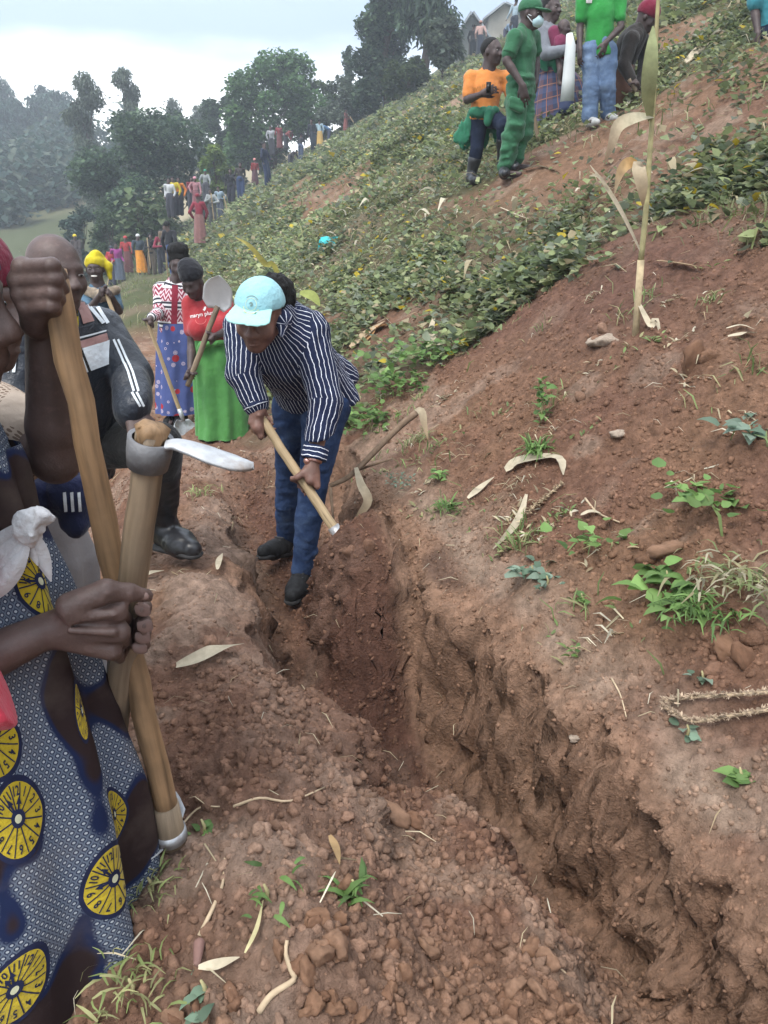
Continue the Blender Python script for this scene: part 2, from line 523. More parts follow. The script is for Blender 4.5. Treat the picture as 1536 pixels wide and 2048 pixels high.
def build_clods():
    big = []      # (size, pos)
    parts = []
    def field(n, s_rng, q_rng, dens, lo, hi, pw, seed, sink=0.25):
        s, q, X, Y, z, r = sample_area(n, s_rng, q_rng, dens, seed)
        size = lo + (hi - lo) * r.random(len(X)) ** pw
        return X, Y, z - size * 0.08, size, r
    fields = [
        # loose heap in the near trench
        field(19000, (-0.75, 0.34), (-2.9, -1.05), lambda s, q: (0.30 + 0.70 * sstep(-0.45, -0.1, s)) * sstep(0.33, 0.25, s), 0.0030, 0.0175, 2.2, 1),
        # bank of thrown soil on the downhill side
        field(12000, (-1.0, -0.15), (-2.9, 3.0), lambda s, q: 0.75 * (vn(s * 4, q * 4, 7) > -0.2), 0.0022, 0.012, 3.0, 2),
        # field above the cut
        field(26000, (0.60, 2.6), (-3.2, 2.2), lambda s, q: soil_mask(s, q) * (0.25 + 0.75 * (vn(s * 3, q * 3, 9) + 0.5 * vn(s * 9, q * 9, 10) > -0.12)), 0.0028, 0.0165, 2.6, 3),
        # trench floor and cut face
        field(6000, (-0.15, 0.30), (-1.4, 2.0), lambda s, q: sstep(0.30, 0.18, s), 0.0025, 0.016, 2.6, 4),
        field(9000, (0.46, 1.1), (-3.0, -0.2), lambda s, q: 0.35 + 0.65 * (vn(s * 5, q * 5, 12) > -0.1), 0.0026, 0.013, 2.6, 7),
        field(6500, (0.28, 0.46), (-2.8, 1.5), lambda s, q: 0.8 + 0 * s, 0.0025, 0.010, 2.4, 6),
        field(1600, (-1.2, 0.6), (2.5, 8.0), lambda s, q: soil_mask(s, q), 0.008, 0.035, 2.2, 5),
    ]
    X = np.concatenate([f[0] for f in fields]); Y = np.concatenate([f[1] for f in fields])
    Z = np.concatenate([f[2] for f in fields]); S = np.concatenate([f[3] for f in fields])
    W_ = wall_push(np.stack([X, Y, Z], 1)); X, Y, Z = W_[:, 0], W_[:, 1], W_[:, 2]
    # hand-placed larger lumps seen in the picture (pixel, radius)
    for px, py, rad in ((490, 1325, 0.034), (760, 1620, 0.032), (790, 1640, 0.036), (830, 1650, 0.03), (1090, 1275 + 440, 0.02), (1385, 735, 0.07),
                        (1410, 720, 0.05), (1190, 690, 0.06), (1205, 660, 0.05), (1160, 800, 0.035), (1330, 1110, 0.045), (1300, 1125, 0.04),
                        (1450, 1310, 0.05), (1490, 1330, 0.045), (1420, 1350, 0.035), (1030, 1990, 0.035), (1100, 1930, 0.03), (640, 1920, 0.035),
                        (980, 760, 0.04), (880, 870, 0.03), (1150, 1740, 0.03), (1120, 1760, 0.026), (1500, 1290, 0.035), (700, 1110, 0.04),
                        (740, 1100, 0.045), (665, 1105, 0.035), (420, 1290, 0.035), (300, 1110, 0.03)):
        rad *= 0.8
        g = ground_at(px, py)
        if g is not None:
            X = np.append(X, g.x); Y = np.append(Y, g.y); Z = np.append(Z, g.z + rad * 0.15); S = np.append(S, rad)
    r = np.random.default_rng(77)
    app = S / np.hypot(X, Y)
    order = np.argsort(-app)
    top = order[:280]; restm = order[280:]
    meshes = []
    for k, (v, f) in enumerate(LUMPS):
        for t in range(3):
            c = np.array([(0.168, 0.094, 0.058), (0.196, 0.115, 0.074), (0.145, 0.079, 0.049)][t])
            me = np_mesh('clod', v, f, False, np.repeat(c[None], len(v), 0)); me.materials.append(M['lump'])
            meshes.append(me)
    for n, i in enumerate(top):
        o = bpy.data.objects.new('clod', meshes[int(r.integers(len(meshes)))])
        COL.objects.link(o)
        o.location = (X[i], Y[i], Z[i]); o.scale = (S[i] * r.uniform(.7, 1.45), S[i] * r.uniform(.7, 1.3), S[i] * r.uniform(.6, 1.05))
        o.rotation_euler = r.uniform(0, 6.28, 3)
        o.parent = GROUND
    Xr, Yr, Zr, Sr = X[restm], Y[restm], Z[restm], S[restm]
    nrm = r.normal(size=(len(Xr), 3)); Rm = frames(nrm, r.uniform(0, 6.28, len(Xr)))
    base = soil_colour(Xr, Yr); base = 0.6 * base + 0.4 * np.array([[0.190, 0.107, 0.067]]); base = base * (0.85 + 0.45 * r.random((len(Xr), 1)))
    for k in range(5):
        sel = np.arange(len(Xr)) % 5 == k
        a = sel & (Sr / np.hypot(Xr, Yr) > 0.0110); b = sel & ~a
        for selx, tm in ((a, CLODS[k]), (b, CRUMBS[k])):
            if selx.sum():
                sc = Sr[selx][:, None] * r.uniform(0.75, 1.2, (selx.sum(), 3))
                parts.append(scatter(tm[0], tm[1], np.stack([Xr, Yr, Zr], 1)[selx], Rm[selx], sc, base[selx]))
    V, F, C = join_arrays(parts)
    o = add_obj('soil_crumbs', np_mesh('soil_crumbs', V, F, False, C), M['clod'])
    o['kind'] = 'stuff'; o['label'] = 'crumbled red brown soil lying over the trench banks'; o['category'] = 'soil'
    print('clods', len(X), len(V))
build_clods()
print('clods', round(time.time() - T_START, 1))
# ------------------------------------------------------------------ plants, litter, trees
def leaf_heart():
    v = np.array([(0, 0, 0), (-.42, .10, .10), (.42, .10, .10), (-.46, .42, .12), (.46, .42, .12), (0, .45, -.02), (-.25, .75, .05), (.25, .75, .05), (0, 1.08, -.10)], float)
    f = np.array([(0, 5, 1), (1, 5, 3), (3, 5, 6), (6, 5, 8), (0, 2, 5), (2, 4, 5), (4, 7, 5), (7, 8, 5)])
    return v, f
def leaf_simple():
    v = np.array([(0, 0, 0), (-.40, .40, .10), (.40, .40, .10), (0, .45, -.02), (0, 1.0, -.08)], float)
    f = np.array([(0, 3, 1), (1, 3, 4), (0, 2, 3), (2, 4, 3)])
    return v, f
def leaf_lance(bend=0.35, w=0.13, n=4):
    V, F = [], []
    for i in range(n + 1):
        t = i / n; ww = w * math.sin(math.pi * (0.12 + 0.88 * t) ** 0.8) if i < n else 0.01
        y = t * (1 - 0.25 * t * bend); z = 0.55 * t * bend - 0.9 * bend * t * t
        V += [(-ww, y, z + ww * .3), (ww, y, z + ww * .3)]
    for i in range(n): F.append((2 * i, 2 * i + 1, 2 * i + 3, 2 * i + 2))
    return np.array(V, float), np.array(F)
def leaf_fold():
    return np.array([(0, 0, 0), (-.40, .45, .12), (.40, .45, .12), (0, 1.0, -.06)], float), np.array([(0, 3, 1), (0, 2, 3)])
HEART, SIMPLE, LANCE = leaf_heart(), leaf_simple(), leaf_lance()
FOLD = leaf_fold()
BLADE = leaf_lance(0.8, 0.035, 2)
HUSK = leaf_lance(1.1, 0.085, 5)

def tilt_frames(n, r, lo, hi, up=None):
    """leaf frames: leaf plane tilted lo..hi radians from the horizontal, random heading"""
    yaw = r.uniform(0, 2 * math.pi, n); ti = r.uniform(lo, hi, n)
    cy, sy, ct, st = np.cos(yaw), np.sin(yaw), np.cos(ti), np.sin(ti)
    y = np.stack([sy * ct, cy * ct, st], 1)
    x = np.stack([cy, -sy, 0 * cy], 1)
    ro = r.normal(0, 0.35, n)[:, None]
    z = np.cross(x, y)
    x2 = x * np.cos(ro) + z * np.sin(ro); z2 = np.cross(x2, y)
    return np.stack([x2, y, z2], 2)

GREENS = np.array([(0.150, 0.185, 0.090), (0.185, 0.225, 0.108), (0.225, 0.260, 0.115), (0.115, 0.145, 0.088), (0.180, 0.200, 0.140), (0.255, 0.275, 0.140)])
DRYS = np.array([(0.42, 0.35, 0.22), (0.50, 0.43, 0.29), (0.33, 0.25, 0.15), (0.55, 0.50, 0.38)])
def tints(r, n, pal, v=0.25):
    return pal[r.integers(len(pal), size=n)] * (1 + v * r.normal(size=(n, 1))).clip(0.4, 1.8)

def veg_density(X, Y):
    s, q = sq(X, Y)
    soil = soil_mask(s, q)
    cl = fbm(X * 0.8, Y * 0.8, 201, 3) + 0.5 * vn(X * 2.5, Y * 2.5, 205)
    d = (1 - soil) * (0.09 + 0.91 * sstep(-0.13, 0.17, cl + 0.10 * np.sin(s * 5.5 + 2 * vn(X * .7, Y * .7, 207))))
    d = d * sstep(0.25, 0.6, s)
    return d

def build_cover():
    """the sweet potato plants that carpet the slope"""
    parts = []; r = np.random.default_rng(31)
    # (r0, r1, count, leaf size, template)
    for r0, r1, n, ls, tm, hh in ((2.2, 5.2, 34000, 0.050, HEART, 0.14), (5.2, 11, 76000, 0.060, FOLD, 0.12), (11, 24, 76000, 0.10, FOLD, 0.14), (24, 62, 56000, 0.21, FOLD, 0.2)):
        rad = np.sqrt(r.uniform(r0 ** 2, r1 ** 2, n * 3)); a = np.radians(r.uniform(-40, 40, n * 3))
        X, Y = rad * np.sin(a), rad * np.cos(a)
        s, q = sq(X, Y)
        ok = (s > 0.25) & (r.random(n * 3) < veg_density(X, Y))
        X, Y = X[ok][:n], Y[ok][:n]
        z = terrain(X, Y)
        v = in_view(X, Y, z, 0.2)
        X, Y, z = X[v], Y[v], z[v]
        m = len(X)
        z = z + hh * r.random(m) ** 1.6 * (0.35 + 1.1 * (0.5 + vn(X * 3, Y * 3, 211)))
        R = tilt_frames(m, r, -0.5, 0.9)
        pal = tints(r, m, GREENS, 0.22)
        ye = r.random(m) < 0.02
        pal[ye] = np.array((0.42, 0.32, 0.03))
        pal[r.random(m) < 0.07] = np.array((0.34, 0.28, 0.17))
        # one patch of clumps is fresher, another duller
        pal = pal * (1 + 0.7 * fbm(X * 0.5, Y * 0.5, 215, 2))[:, None].clip(0.55, 1.6)
        parts.append(scatter(tm[0], tm[1], np.stack([X, Y, z], 1), R, ls * r.uniform(0.6, 1.35, m), pal))
    V, F, C = join_arrays(parts)
    o = add_obj('ground_cover', np_mesh('ground_cover', V, F, False, C), M['leaf'])
    o['kind'] = 'stuff'; o['label'] = 'low leafy sweet potato vines carpeting the hillside'; o['category'] = 'vines'
    print('cover', len(V))

def build_grass():
    parts = []; r = np.random.default_rng(33)
    for r0, r1, n, ls, thr in ((1.2, 4.5, 8000, 0.11, 0.08), (4.5, 12, 12000, 0.11, 0.05), (12, 30, 9000, 0.2, 0.05), (30, 70, 9000, 0.42, 0.03)):
        rad = np.sqrt(r.uniform(r0 ** 2, r1 ** 2, n * 2)); a = np.radians(r.uniform(-40, 40, n * 2))
        X, Y = rad * np.sin(a), rad * np.cos(a)
        s, q = sq(X, Y)
        cl = vn(X * 1.4, Y * 1.4, 221) + 0.6 * vn(X * 5, Y * 5, 222)
        keep = (cl > thr) & (r.random(n * 2) < (1 - soil_mask(s, q)) * 0.9 + 0.012) & ((s > 0.5) | (s < -0.9) | (q > 2.5))
        X, Y = X[keep][:n], Y[keep][:n]
        z = terrain(X, Y); v = in_view(X, Y, z, 0.2)
        X, Y, z = X[v], Y[v], z[v] - 0.01
        m = len(X)
        R = tilt_frames(m, r, 0.5, 1.45)
        pal = tints(r, m, np.array([(0.13, 0.17, 0.06), (0.18, 0.20, 0.08), (0.22, 0.23, 0.11), (0.30, 0.27, 0.16)]), 0.2)
        sc = np.stack([ls * r.uniform(0.8, 1.4, m)] * 3, 1) * r.uniform(0.6, 1.4, (m, 1))
        parts.append(scatter(BLADE[0], BLADE[1], np.stack([X, Y, z], 1), R, sc, pal))
    # straw and dead stems lying on the ground
    for r0, r1, n, ls in ((0.8, 5, 2600, 0.07), (5, 14, 4200, 0.16)):
        rad = np.sqrt(r.uniform(r0 ** 2, r1 ** 2, n)); a = np.radians(r.uniform(-36, 36, n))
        X, Y = rad * np.sin(a), rad * np.cos(a)
        s, q = sq(X, Y)
        keep = r.random(n) < 0.25 + 0.75 * (1 - soil_mask(s, q))
        X, Y = X[keep], Y[keep]; z = terrain(X, Y) + 0.015
        R = tilt_frames(len(X), r, -0.2, 0.5)
        sc = np.stack([0.55 * np.ones(len(X)), np.ones(len(X)), np.ones(len(X))], 1) * (ls * r.uniform(0.4, 1.5, len(X)))[:, None]
        parts.append(scatter(BLADE[0], BLADE[1], np.stack([X, Y, z], 1), R, sc, tints(r, len(X), DRYS, 0.2)))
    # straggling weeds and straw over the bare field and along the lip
    for cn in range(85):
        s_, q_ = r.uniform(.46, 2.2), r.uniform(-2.6, 1.2)
        if r.random() < .35: s_ = r.uniform(.46, .75)
        x_, y_ = xy(s_, q_); m = int(r.integers(8, 34)); sp = r.uniform(.02, .07)
        X = x_ + r.normal(0, sp, m); Y = y_ + r.normal(0, sp * .6, m)
        dry = r.random() < .45
        pal = tints(r, m, DRYS if dry else np.array([(0.16, 0.23, 0.08), (0.20, 0.26, 0.10), (0.30, 0.28, 0.14)]), .2)
        lf = r.random() < .4
        tm = LANCE if lf else BLADE
        parts.append(scatter(tm[0], tm[1], np.stack([X, Y, terrain(X, Y) + .004], 1), tilt_frames(m, r, -.1 if dry else .3, .7 if dry or lf else 1.4), (0.035 if lf else 0.075) * r.uniform(.5, 1.4, m), pal))
    # broken dry maize leaves among the plants
    n = 1000; rad = np.sqrt(r.uniform(3.4 ** 2, 16 ** 2, n)); a = np.radians(r.uniform(-36, 36, n))
    X, Y = rad * np.sin(a), rad * np.cos(a); s, q = sq(X, Y)
    keep = (s > 0.9) & (soil_mask(s, q) < 0.6) & (vn(X * 1.1, Y * 1.1, 231) > -0.1); X, Y = X[keep], Y[keep]
    z = terrain(X, Y) + 0.06 * r.random(len(X)) + 0.02
    parts.append(scatter(HUSK[0], HUSK[1], np.stack([X, Y, z], 1), tilt_frames(len(X), r, -0.1, 0.8), 0.20 * r.uniform(.4, 1.5, len(X)), tints(r, len(X), DRYS, .2)))
    V, F, C = join_arrays(parts)
    o = add_obj('grass', np_mesh('grass', V, F, False, C), M['leaf'])
    o['kind'] = 'stuff'; o['label'] = 'thin green grass and straw over the slope'; o['category'] = 'grass'
    print('grass', len(V))
build_cover()
build_grass()
print('cover', round(time.time() - T_START, 1))

# ---- tubes
def tube(pts, radii, n=8, closed=True):
    """tapered tube through pts; returns V, quads (+ cap fans as quads)"""
    P = [Vector(p) for p in pts]
    V, F = [], []
    ref = Vector((0.3, 0.2, 1)).normalized()
    for i, p in enumerate(P):
        d = (P[min(i + 1, len(P) - 1)] - P[max(i - 1, 0)]).normalized()
        x = d.cross(ref)
        if x.length < 1e-3: x = d.cross(Vector((1, 0, 0)))
        x.normalize(); y = d.cross(x)
        r = radii[i] if hasattr(radii, '__len__') else radii
        for k in range(n):
            a = 2 * math.pi * k / n
            V.append(p + (x * math.cos(a) + y * math.sin(a)) * r)
    for i in range(len(P) - 1):
        for k in range(n):
            F.append((i * n + k, i * n + (k + 1) % n, (i + 1) * n + (k + 1) % n, (i + 1) * n + k))
    T = []
    if closed:
        a, b = len(V), len(V) + 1
        V.append(P[0]); V.append(P[-1])
        o = (len(P) - 1) * n
        for k in range(n):
            T.append((a, (k + 1) % n, k)); T.append((b, o + k, o + (k + 1) % n))
    return np.array([v[:] for v in V], float), np.array(F).reshape(-1, 4), np.array(T).reshape(-1, 3)
def tube_mesh(name, segs, n=8, smooth=True):
    """one mesh from several (pts, radii) runs"""
    Vs, Q, T, o = [], [], [], 0
    for pts, rad in segs:
        v, q, t = tube(pts, rad, n)
        Vs.append(v); Q.append(q + o); T.append(t + o); o += len(v)
    return np_mesh(name, np.concatenate(Vs), [np.concatenate(Q), np.concatenate(T)], smooth)

# ---- trees
def tree(name, label, base, height, width, kind='broad', pal=None, leaf=0.25, n_leaf=6000, seed=0, trunk_r=None, crown_from=0.3, group=None, lean=0.0, cat='tree'):
    r = np.random.default_rng(seed)
    leaf *= 0.8; n_leaf = int(n_leaf * 1.35)
    base = Vector(base)
    t = thing(name, label, cat, base, group)
    tr = trunk_r or height * 0.022
    top = base + Vector((lean * height, 0, height * (0.94 if kind != 'broad' else 0.72)))
    segs = []; tp = []
    k = 7
    for i in range(k + 1):
        f = i / k
        p = base.lerp(top, f) + Vector((r.normal(), r.normal(), 0)) * width * 0.02
        tp.append(p)
    tp[0] = base - Vector((0, 0, 0.4))
    segs.append((tp, [tr * (1 - 0.8 * i / k) + 0.01 for i in range(k + 1)]))
    blobs = []
    nb = {'broad': 26, 'slim': 22, 'euc': 20, 'weep': 26, 'cone': 34}[kind]
    for i in range(nb):
        f = crown_from + (0.98 - crown_from) * (i + r.random()) / nb
        a = r.uniform(0, 6.283)
        if kind == 'broad':
            rad = width * 0.5 * math.sin(math.pi * min(1, 0.12 + 0.86 * (f - crown_from) / (1 - crown_from))) ** 0.6
            c = base + Vector((lean * f * height + math.cos(a) * rad * r.uniform(.45, 1), math.sin(a) * rad * r.uniform(.3, 1), f * height))
            br = width * r.uniform(0.10, 0.20)
        elif kind == 'cone':
            rad = width * 0.5 * (1 - 0.55 * (f - crown_from) / (1 - crown_from)) 
            c = base + Vector((lean * f * height + math.cos(a) * rad * r.uniform(.2, 1), math.sin(a) * rad * r.uniform(.2, 1), f * height))
            br = width * r.uniform(0.10, 0.2)
        else:
            rad = width * 0.5 * (0.55 + 0.45 * math.sin(math.pi * (f - crown_from) / (1.02 - crown_from)))
            c = base + Vector((lean * f * height + math.cos(a) * rad * r.uniform(.1, 1), math.sin(a) * rad * r.uniform(.1, 1), f * height))
            br = width * r.uniform(0.14, 0.27)
        blobs.append((c, br))
        st = base.lerp(top, max(0.12, min(0.97, f - 0.16)))
        mid = st.lerp(c, 0.55) + Vector((0, 0, -0.05 * height if kind == 'broad' else 0))
        segs.append(([st, mid, c], [tr * 0.35, tr * 0.2, 0.008]))
    add_obj('trunk', tube_mesh('trunk', segs, 6), M['bark'], t)
    C = np.array([b[0][:] for b in blobs]); B = np.array([b[1] for b in blobs])
    w = B ** 2 / (B ** 2).sum()
    idx = r.choice(len(blobs), n_leaf, p=w)
    d = r.normal(size=(n_leaf, 3)); d /= np.linalg.norm(d, axis=1, keepdims=True)
    rr = B[idx] * r.uniform(0.25, 1.08, n_leaf) ** 0.55
    P = C[idx] + d * rr[:, None] * np.array([1, 1, 0.8 if kind == 'broad' else 1.15])
    if kind == 'weep':
        P[:, 2] -= r.random(n_leaf) ** 2 * height * 0.09
    pal = np.array(pal if pal is not None else [(0.035, 0.070, 0.026), (0.050, 0.095, 0.032), (0.028, 0.055, 0.025)])
    col = tints(r, n_leaf, pal, 0.2) * (0.8 + 0.5 * r.random((len(blobs), 1)))[idx]
    if kind in ('weep', 'euc', 'slim'):
        R = tilt_frames(n_leaf, r, -1.5, -0.2)
        sc = np.stack([0.55 * np.ones(n_leaf), 1.3 * np.ones(n_leaf), np.ones(n_leaf)], 1) * (leaf * r.uniform(0.6, 1.3, n_leaf))[:, None]
    else:
        R = tilt_frames(n_leaf, r, -1.0, 0.9)
        sc = leaf * r.uniform(0.6, 1.35, n_leaf)
    V, F, Cc = scatter(FOLD[0], FOLD[1], P, R, sc, col)
    add_obj('crown', np_mesh('crown', V, F, False, Cc), M['treeleaf'], t)
    return t

def tree_px(name, label, px, py_base, py_top, wpx, Y, **kw):
    b = at(px, py_base, Y)
    g = terrain(np.array([b.x]), np.array([b.y]))[0]
    top = at(px, py_top, Y)
    base = Vector((b.x, b.y, min(b.z, g)))
    return tree(name, label, base, top.z - base.z, wpx * Y / 1080 / (ray(px, py_base)[1]) * 0.72, **kw)

DARK = [(0.060, 0.098, 0.058), (0.085, 0.130, 0.070), (0.045, 0.075, 0.050)]
MID = [(0.080, 0.150, 0.060), (0.110, 0.190, 0.070), (0.060, 0.110, 0.050)]
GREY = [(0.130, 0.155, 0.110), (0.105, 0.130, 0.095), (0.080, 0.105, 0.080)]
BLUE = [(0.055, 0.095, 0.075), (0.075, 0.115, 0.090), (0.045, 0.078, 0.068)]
TREES = [
    ('broad_tree', 'large rounded green tree behind the digging line in mid distance', 550, 345, 118, 210, 58, dict(kind='broad', pal=MID, n_leaf=11000, leaf=0.36, seed=1, crown_from=0.14)),
    ('broad_tree', 'narrower dark green tree just left of the large rounded tree', 455, 350, 190, 95, 62, dict(kind='broad', pal=DARK, n_leaf=6000, leaf=0.36, seed=2, crown_from=0.12)),
    ('broad_tree', 'wide dark tree above the broad-leaved shrub in the hollow', 320, 455, 232, 275, 48, dict(kind='broad', pal=DARK, n_leaf=14000, leaf=0.32, seed=3, crown_from=0.08)),
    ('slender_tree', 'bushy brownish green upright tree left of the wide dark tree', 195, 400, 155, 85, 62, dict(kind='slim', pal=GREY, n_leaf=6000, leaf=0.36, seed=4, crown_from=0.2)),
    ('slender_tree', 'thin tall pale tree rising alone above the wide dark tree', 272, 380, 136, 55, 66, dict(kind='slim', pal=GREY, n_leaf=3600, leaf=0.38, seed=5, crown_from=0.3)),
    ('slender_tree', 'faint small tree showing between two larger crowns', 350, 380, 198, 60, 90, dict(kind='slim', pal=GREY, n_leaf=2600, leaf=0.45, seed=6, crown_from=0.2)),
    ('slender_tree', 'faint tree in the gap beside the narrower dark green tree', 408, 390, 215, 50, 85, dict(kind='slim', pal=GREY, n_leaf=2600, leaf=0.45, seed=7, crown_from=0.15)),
    ('tall_conifer', 'very tall dark feathery tree at top of the slope', 775, 225, -170, 150, 50, dict(kind='cone', pal=DARK, n_leaf=15000, leaf=0.32, seed=8, crown_from=0.06)),
    ('weeping_tree', 'tall tree with drooping branches beside the tall feathery one', 850, 190, -150, 120, 47, dict(kind='weep', pal=DARK, n_leaf=6500, leaf=0.42, seed=9, crown_from=0.42, trunk_r=0.30)),
    ('leafy_bush', 'rounded bush with big leaves left of the gabled house', 885, 165, 42, 70, 40, dict(kind='broad', pal=GREY, n_leaf=3000, leaf=0.28, seed=10, crown_from=0.3, cat='bush')),
    ('leafy_bush', 'olive bush with pale stems under the tall trees', 815, 222, 125, 95, 44, dict(kind='broad', pal=[(0.075, 0.10, 0.04), (0.06, 0.085, 0.045)], n_leaf=3200, leaf=0.26, seed=11, crown_from=0.3, cat='bush')),
    ('leafy_bush', 'grey green bush between the large tree and the tall conifer', 690, 250, 165, 110, 54, dict(kind='broad', pal=GREY, n_leaf=4000, leaf=0.30, seed=12, crown_from=0.1, cat='bush')),
    ('leafy_bush', 'pale green bush right of the large rounded tree', 632, 265, 165, 95, 60, dict(kind='broad', pal=[(0.09, 0.13, 0.05), (0.07, 0.11, 0.05)], n_leaf=3600, leaf=0.34, seed=13, crown_from=0.1, cat='bush')),
    ('small_conifer', 'thin pointed young conifer left of the tall dark tree', 695, 240, 95, 36, 58, dict(kind='cone', pal=DARK, n_leaf=1400, leaf=0.28, seed=14, crown_from=0.1)),
    ('young_tree', 'yellow green feathery young tree in front of dark crowns', 432, 365, 290, 66, 44, dict(kind='broad', pal=[(0.14, 0.19, 0.045), (0.11, 0.16, 0.045)], n_leaf=2600, leaf=0.22, seed=15, crown_from=0.15)),
    ('leafy_bush', 'dark grey bush at the foot of the wide dark tree', 165, 475, 415, 80, 46, dict(kind='broad', pal=BLUE, n_leaf=2600, leaf=0.26, seed=16, crown_from=0.1, cat='bush')),
    ('leafy_bush', 'feathery green bush behind the yellow head scarf', 225, 500, 425, 85, 42, dict(kind='broad', pal=[(0.07, 0.11, 0.05), (0.055, 0.09, 0.045)], n_leaf=3200, leaf=0.18, seed=17, crown_from=0.05, cat='bush')),
    ('leafy_bush', 'dusky green bush left of the wide dark tree', 255, 450, 345, 120, 52, dict(kind='broad', pal=DARK, n_leaf=4200, leaf=0.28, seed=18, crown_from=0.05, cat='bush')),
    ('garden_tree', 'dark tree behind the houses at top of the slope', 1100, 80, -60, 80, 56, dict(kind='broad', pal=DARK, n_leaf=4000, leaf=0.32, seed=19, crown_from=0.1)),
]
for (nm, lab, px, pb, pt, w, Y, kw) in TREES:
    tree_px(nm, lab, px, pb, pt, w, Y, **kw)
# eucalyptus on the far spur, one by one
EUC = [(-35, 150, 90, 118), (22, 165, 70, 122), (60, 208, 60, 112), (98, 190, 62, 116), (140, 186, 60, 120), (120, 178, 60, 128), (162, 205, 46, 110), (0, 215, 70, 108)]
EUC_L = ['tall hazy eucalyptus cut by the left edge of the picture', 'tallest hazy eucalyptus near the left edge', 'hazy eucalyptus with a rounded top, third from the left edge',
         'hazy eucalyptus in the middle of the far grove', 'slim hazy eucalyptus at the right of the far grove', 'hazy eucalyptus rising behind the middle of the far grove',
         'small hazy eucalyptus nearest the brownish upright tree', 'lower hazy eucalyptus in front of the far grove at left']
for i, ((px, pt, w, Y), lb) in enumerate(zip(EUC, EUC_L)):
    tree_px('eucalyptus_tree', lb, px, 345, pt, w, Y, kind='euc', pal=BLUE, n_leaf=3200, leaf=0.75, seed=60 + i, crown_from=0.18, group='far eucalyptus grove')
# undergrowth below the grove, read as one mass
def undergrowth():
    r = np.random.default_rng(91); n = 26000
    Y = r.uniform(62, 112, n); X = -Y * r.uniform(0.30, 0.60, n)
    keep = fbm(X * 0.09, Y * 0.09, 300, 3) > 0.12 - 0.012 * (Y - 80)
    X, Y = X[keep], Y[keep]; m = len(X)
    z = terrain(X, Y) + r.random(m) ** 1.4 * (1.5 + 4.5 * (0.5 + fbm(X * 0.15, Y * 0.15, 305, 2)).clip(0, 1))
    V, F, C = scatter(FOLD[0], FOLD[1], np.stack([X, Y, z], 1), tilt_frames(m, r, -1, 1), r.uniform(0.5, 1.0, m), tints(r, m, np.array(BLUE + GREY[1:]), 0.2))
    o = add_obj('undergrowth', np_mesh('undergrowth', V, F, False, C), M['treeleaf'])
    o['kind'] = 'stuff'; o['label'] = 'dark wooded undergrowth on the far left hillside'; o['category'] = 'undergrowth'
undergrowth()
# shrub with large round leaves
def broad_shrub():
    base = ground_at(300, 500)
    base = at(290, 505, 40); base.z = H(base.x, base.y)
    t = thing('broad_leaved_shrub', 'spreading shrub with large pale round leaves above the crowd', 'shrub', base)
    r = np.random.default_rng(5); segs = []; P = []
    for i in range(14):
        tip = at(r.uniform(238, 340), r.uniform(402, 466), 40 + r.uniform(-.8, .8))
        segs.append(([base, base.lerp(tip, .5) + Vector((0, 0, .15)), tip], [0.06, 0.04, 0.02]))
        for k in range(70):
            p = base.lerp(tip, r.uniform(.45, 1.08)) + Vector(r.normal(size=3) * 0.30); P.append(p[:])
    P = np.array(P); n = len(P)
    add_obj('stem', tube_mesh('stem', segs, 5), M['bark'], t)
    V, F, C = scatter(HEART[0], HEART[1], P, tilt_frames(n, r, -0.9, 0.7), 0.33 * r.uniform(.6, 1.3, n), tints(r, n, np.array([(0.10, 0.14, 0.06), (0.075, 0.12, 0.05), (0.14, 0.17, 0.09)]), .2))
    add_obj('foliage', np_mesh('foliage', V, F, False, C), M['leaf'], t)
broad_shrub()
print('trees', round(time.time() - T_START, 1))

# ---- houses at the top of the slope
M['plaster'] = mat_plain('plaster', (0.36, 0.33, 0.28), 0.9, 0.18, 1.2, 0.3, 0.02)
M['plaster2'] = mat_plain('weathered_plaster', (0.17, 0.18, 0.17), 0.9, 0.25, 1.5, 0.3, 0.02)
M['sheet'] = mat_plain('roof_sheet', (0.30, 0.32, 0.33), 0.5, 0.2, 2, 0.2, 0.02, 0.4, 0.3)
M['wood_dark'] = mat_plain('dark_wood', (0.06, 0.045, 0.035), 0.8, 0.3, 6)
def box_mesh(name, lo, hi):
    lo, hi = Vector(lo), Vector(hi)
    V = [(x, y, z) for x in (lo.x, hi.x) for y in (lo.y, hi.y) for z in (lo.z, hi.z)]
    F = [(0, 1, 3, 2), (4, 6, 7, 5), (0, 4, 5, 1), (2, 3, 7, 6), (0, 2, 6, 4), (1, 5, 7, 3)]
    return np_mesh(name, np.array(V), np.array(F), False)
